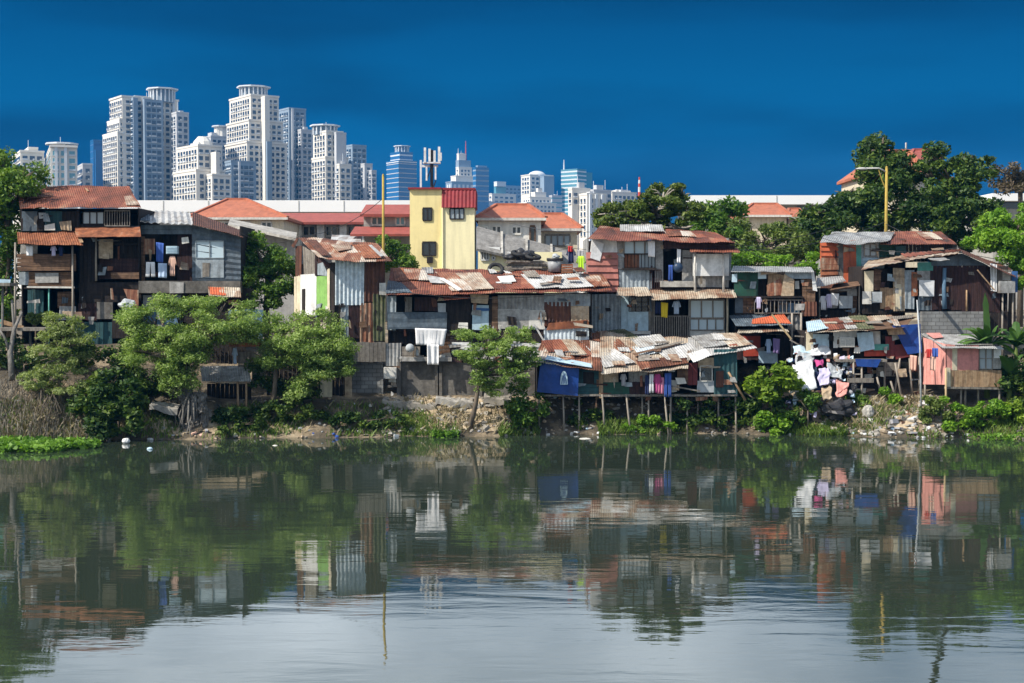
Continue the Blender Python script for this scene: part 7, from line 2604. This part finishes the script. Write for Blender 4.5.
def draped(label, quad, D0, D1, mat, seed, fold=0.3, name='plastic_sheet', cat='plastic sheet', smooth=True):
    """a crumpled sheet lying down the slope: corners tl, tr, br, bl; D0 at the top, D1 at the bottom"""
    tl, tr, br, bl = (P(x, y, D) for (x, y), D in zip(quad, (D0, D0, D1, D1)))
    mb = MB()
    o = Vector((seed * 5.1, seed * 2.7, seed))

    def hf(u, v, p):
        r = abs(mnoise.noise(p * 1.5 + o)) * 1.6 + 0.5 * abs(mnoise.noise(p * 3.7 + o)) + 0.3 * mnoise.noise(p * 7 + o)
        return fold * (r - 0.3)
    mb.sheet(bl, br, tr, tl, 22, 18, hf, 0.05)
    # ragged outline
    for i, v in enumerate(mb.v):
        q = v * 2.3 + o
        mb.v[i] = v + Vector((mnoise.noise(q), 0.5 * mnoise.noise(q + Vector((9, 0, 0))), mnoise.noise(q + Vector((0, 9, 0))))) * 0.16
    return solo(name, mb, mat, label, cat, smooth=smooth)


draped('big white plastic sheet draped down the bank beside the lime bush', [(793, 364), (812, 361), (817, 389), (790, 392)], 72.6, 71.5, 'tarp_white', 1, .16)
draped('white crumpled sheet on top of the rag heap under the patchwork roof', [(812, 346), (829, 343), (830, 354), (810, 357)], 73.5, 72.9, 'tarp_white', 2, .16)
draped('grey crumpled tarp hanging from the edge beside the white plastic sheet', [(797, 352), (813, 354), (812, 364), (796, 366)], 73.2, 72.6, 'tarp_grey', 3, .12)
draped('pale blue folded tarp above the white plastic sheet', [(794, 347), (812, 346), (813, 353), (793, 355)], 73.9, 73.2, 'tarp_paleblue', 4, .1)
draped('lilac rag cloth in the middle of the rag heap', [(820, 368), (829, 366), (830, 383), (819, 385)], 72.4, 71.8, 'cloth_lilac', 5, .15, 'rag_cloth', 'rags')
draped('dark navy cloth between the white sheet and the lilac rags', [(815, 372), (821, 371), (822, 390), (814, 390)], 72.5, 71.9, 'cloth_navy', 15, .12, 'rag_cloth', 'rags')
draped('faded pink cloth at the foot of the rag heap', [(836, 380), (847, 383), (848, 396), (837, 397)], 72.0, 71.5, 'pink_pale', 6, .15, 'rag_cloth', 'rags')
draped('peach coloured cloth below the lilac rags', [(821, 387), (831, 386), (832, 398), (823, 399)], 71.9, 71.4, 'ply_tan', 7, .15, 'rag_cloth', 'rags')
draped('pale grey cover over the end of the rag heap', [(827, 364), (842, 369), (843, 379), (830, 376)], 72.6, 72.1, 'tarp_grey', 8, .15)
draped('small magenta rag between the white sheet and the grey cover', [(814, 361), (824, 360), (825, 367), (816, 368)], 72.9, 72.5, 'cloth_magenta', 10, .1, 'rag_cloth', 'rags')
g = random.Random(5)
mb = MB()
RM = ['tarp_white', 'tarp_grey', 'cloth_grey', 'cloth_navy', 'plastic_black', 'tarp_paleblue', 'pink_pale', 'ply_tan', 'cloth_lilac', 'cloth_black']
for k in range(150):
    x, y = g.uniform(786, 852), g.uniform(352, 414)
    Dd = 73.4 - (y - 345) / 70 * 2.2 + g.uniform(-.15, .15)
    w, q = g.uniform(2, 6), g.uniform(1.5, 5)
    tl, tr, br, bl = P(x, y, Dd), P(x + w, y + g.uniform(-1, 1), Dd), P(x + w, y + q, Dd - .12), P(x + g.uniform(-1, 1), y + q, Dd - .12)
    o3 = Vector((k, 0, 0))
    mb.sheet(bl, br, tr, tl, 4, 4, lambda u, v, p: 0.18 * mnoise.noise(p * 4 + o3), 0.03, g.randrange(len(RM)))
solo('rags', mb, RM, kind='stuff')
heap('dark refuse heap under the pink rag cloth', 838, 410, 16, 9, 71.2, 'plastic_black', 9, .5, .6)
heap('upright pale slab in the rubble below the patchwork shack', 868, 412, 6, 7, 70.9, 'concrete_pale', 11, .2, .2, name='slab', cat='slab')
heap('white foam block floating at the mouth of the dark bush', 126, 441, 4, 3, 67.0, 'white_paint', 12, .2, .15, name='foam_block', cat='block')
heap('small white floating bottle below the grey root ball', 150, 449, 3, 2, 64.5, 'tarp_paleblue', 13, .1, .2, name='bottle', cat='bottle')
heap('white floating scrap near the sandy bank', 275, 446, 3, 1.2, 66.0, 'offwhite', 14, .1, .3, name='scrap', cat='litter')
heap('flat pale scrap floating before the stilts', 585, 439, 6, 1.2, 69.0, 'offwhite', 15, .2, .3, name='scrap', cat='litter')
# crossed lines of grey planks by the dead roots of the pale shack
for i, (x0, y0, x1, y1, D, l) in enumerate([(700, 391, 660, 384, 71.2, 'fallen plank sloping under the maroon end of the stilt shack'),
                                            (764, 404, 744, 392, 71.8, 'thin plank leaning in the dark bush below the teal wall'),
                                            (790, 340, 812, 352, 74.0, 'grey beam lying across the roof edge above the white crumpled sheet'),
                                            (795, 336, 822, 338, 74.0, 'short pale board on the gap beside the patchwork roof')]):
    solo('plank', MB().bar(P(x0, y0, D), P(x1, y1, D), 0.14, 0.07), 'wood_grey', l, 'plank')


# ---- repeats of a kind share a group
GROUPS = {'shack': 'patched tin and timber shacks along the river', 'stilt_shack': 'shacks standing on stilts at the waterline', 'hanging_cloth': 'laundry hung on the shacks',
          'residential_tower': 'residential towers on the skyline', 'glass_tower': 'glass towers on the skyline', 'office_tower': 'office towers on the skyline', 'apartment_block': 'apartment blocks on the skyline',
          'villa': 'houses with hipped red roofs', 'warehouse': 'long white-roofed halls', 'street_lamp': 'yellow street lamps', 'power_cable': 'cables strung over the shacks', 'bush': 'bushes on the river bank',
          'feathery_tree': 'feathery trees on the river bank', 'hedge_tree': 'hedge trees behind the shacks', 'tall_tree': 'tall dark trees', 'broad_tree': 'broad trees around the shacks', 'round_tree': 'round trees between the shacks',
          'banana_plant': 'banana plants by the pink hut', 'tyre': 'tyres on the terrace roof', 'kerb': 'broken kerbs on the bank', 'plank': 'loose planks', 'plastic_sheet': 'crumpled plastic sheets on the rag heap',
          'rag_cloth': 'cloths on the rag heap', 'scrap': 'scraps floating on the water', 'wash_basin': 'round wash basins', 'root_ball': 'bare roots on the bank', 'shed': 'low sheds'}
for o in scene.objects:
    if o.parent is None and o.get('label') and not o.get('group'):
        k = o.name.split('.')[0]
        if k in GROUPS:
            o['group'] = GROUPS[k]
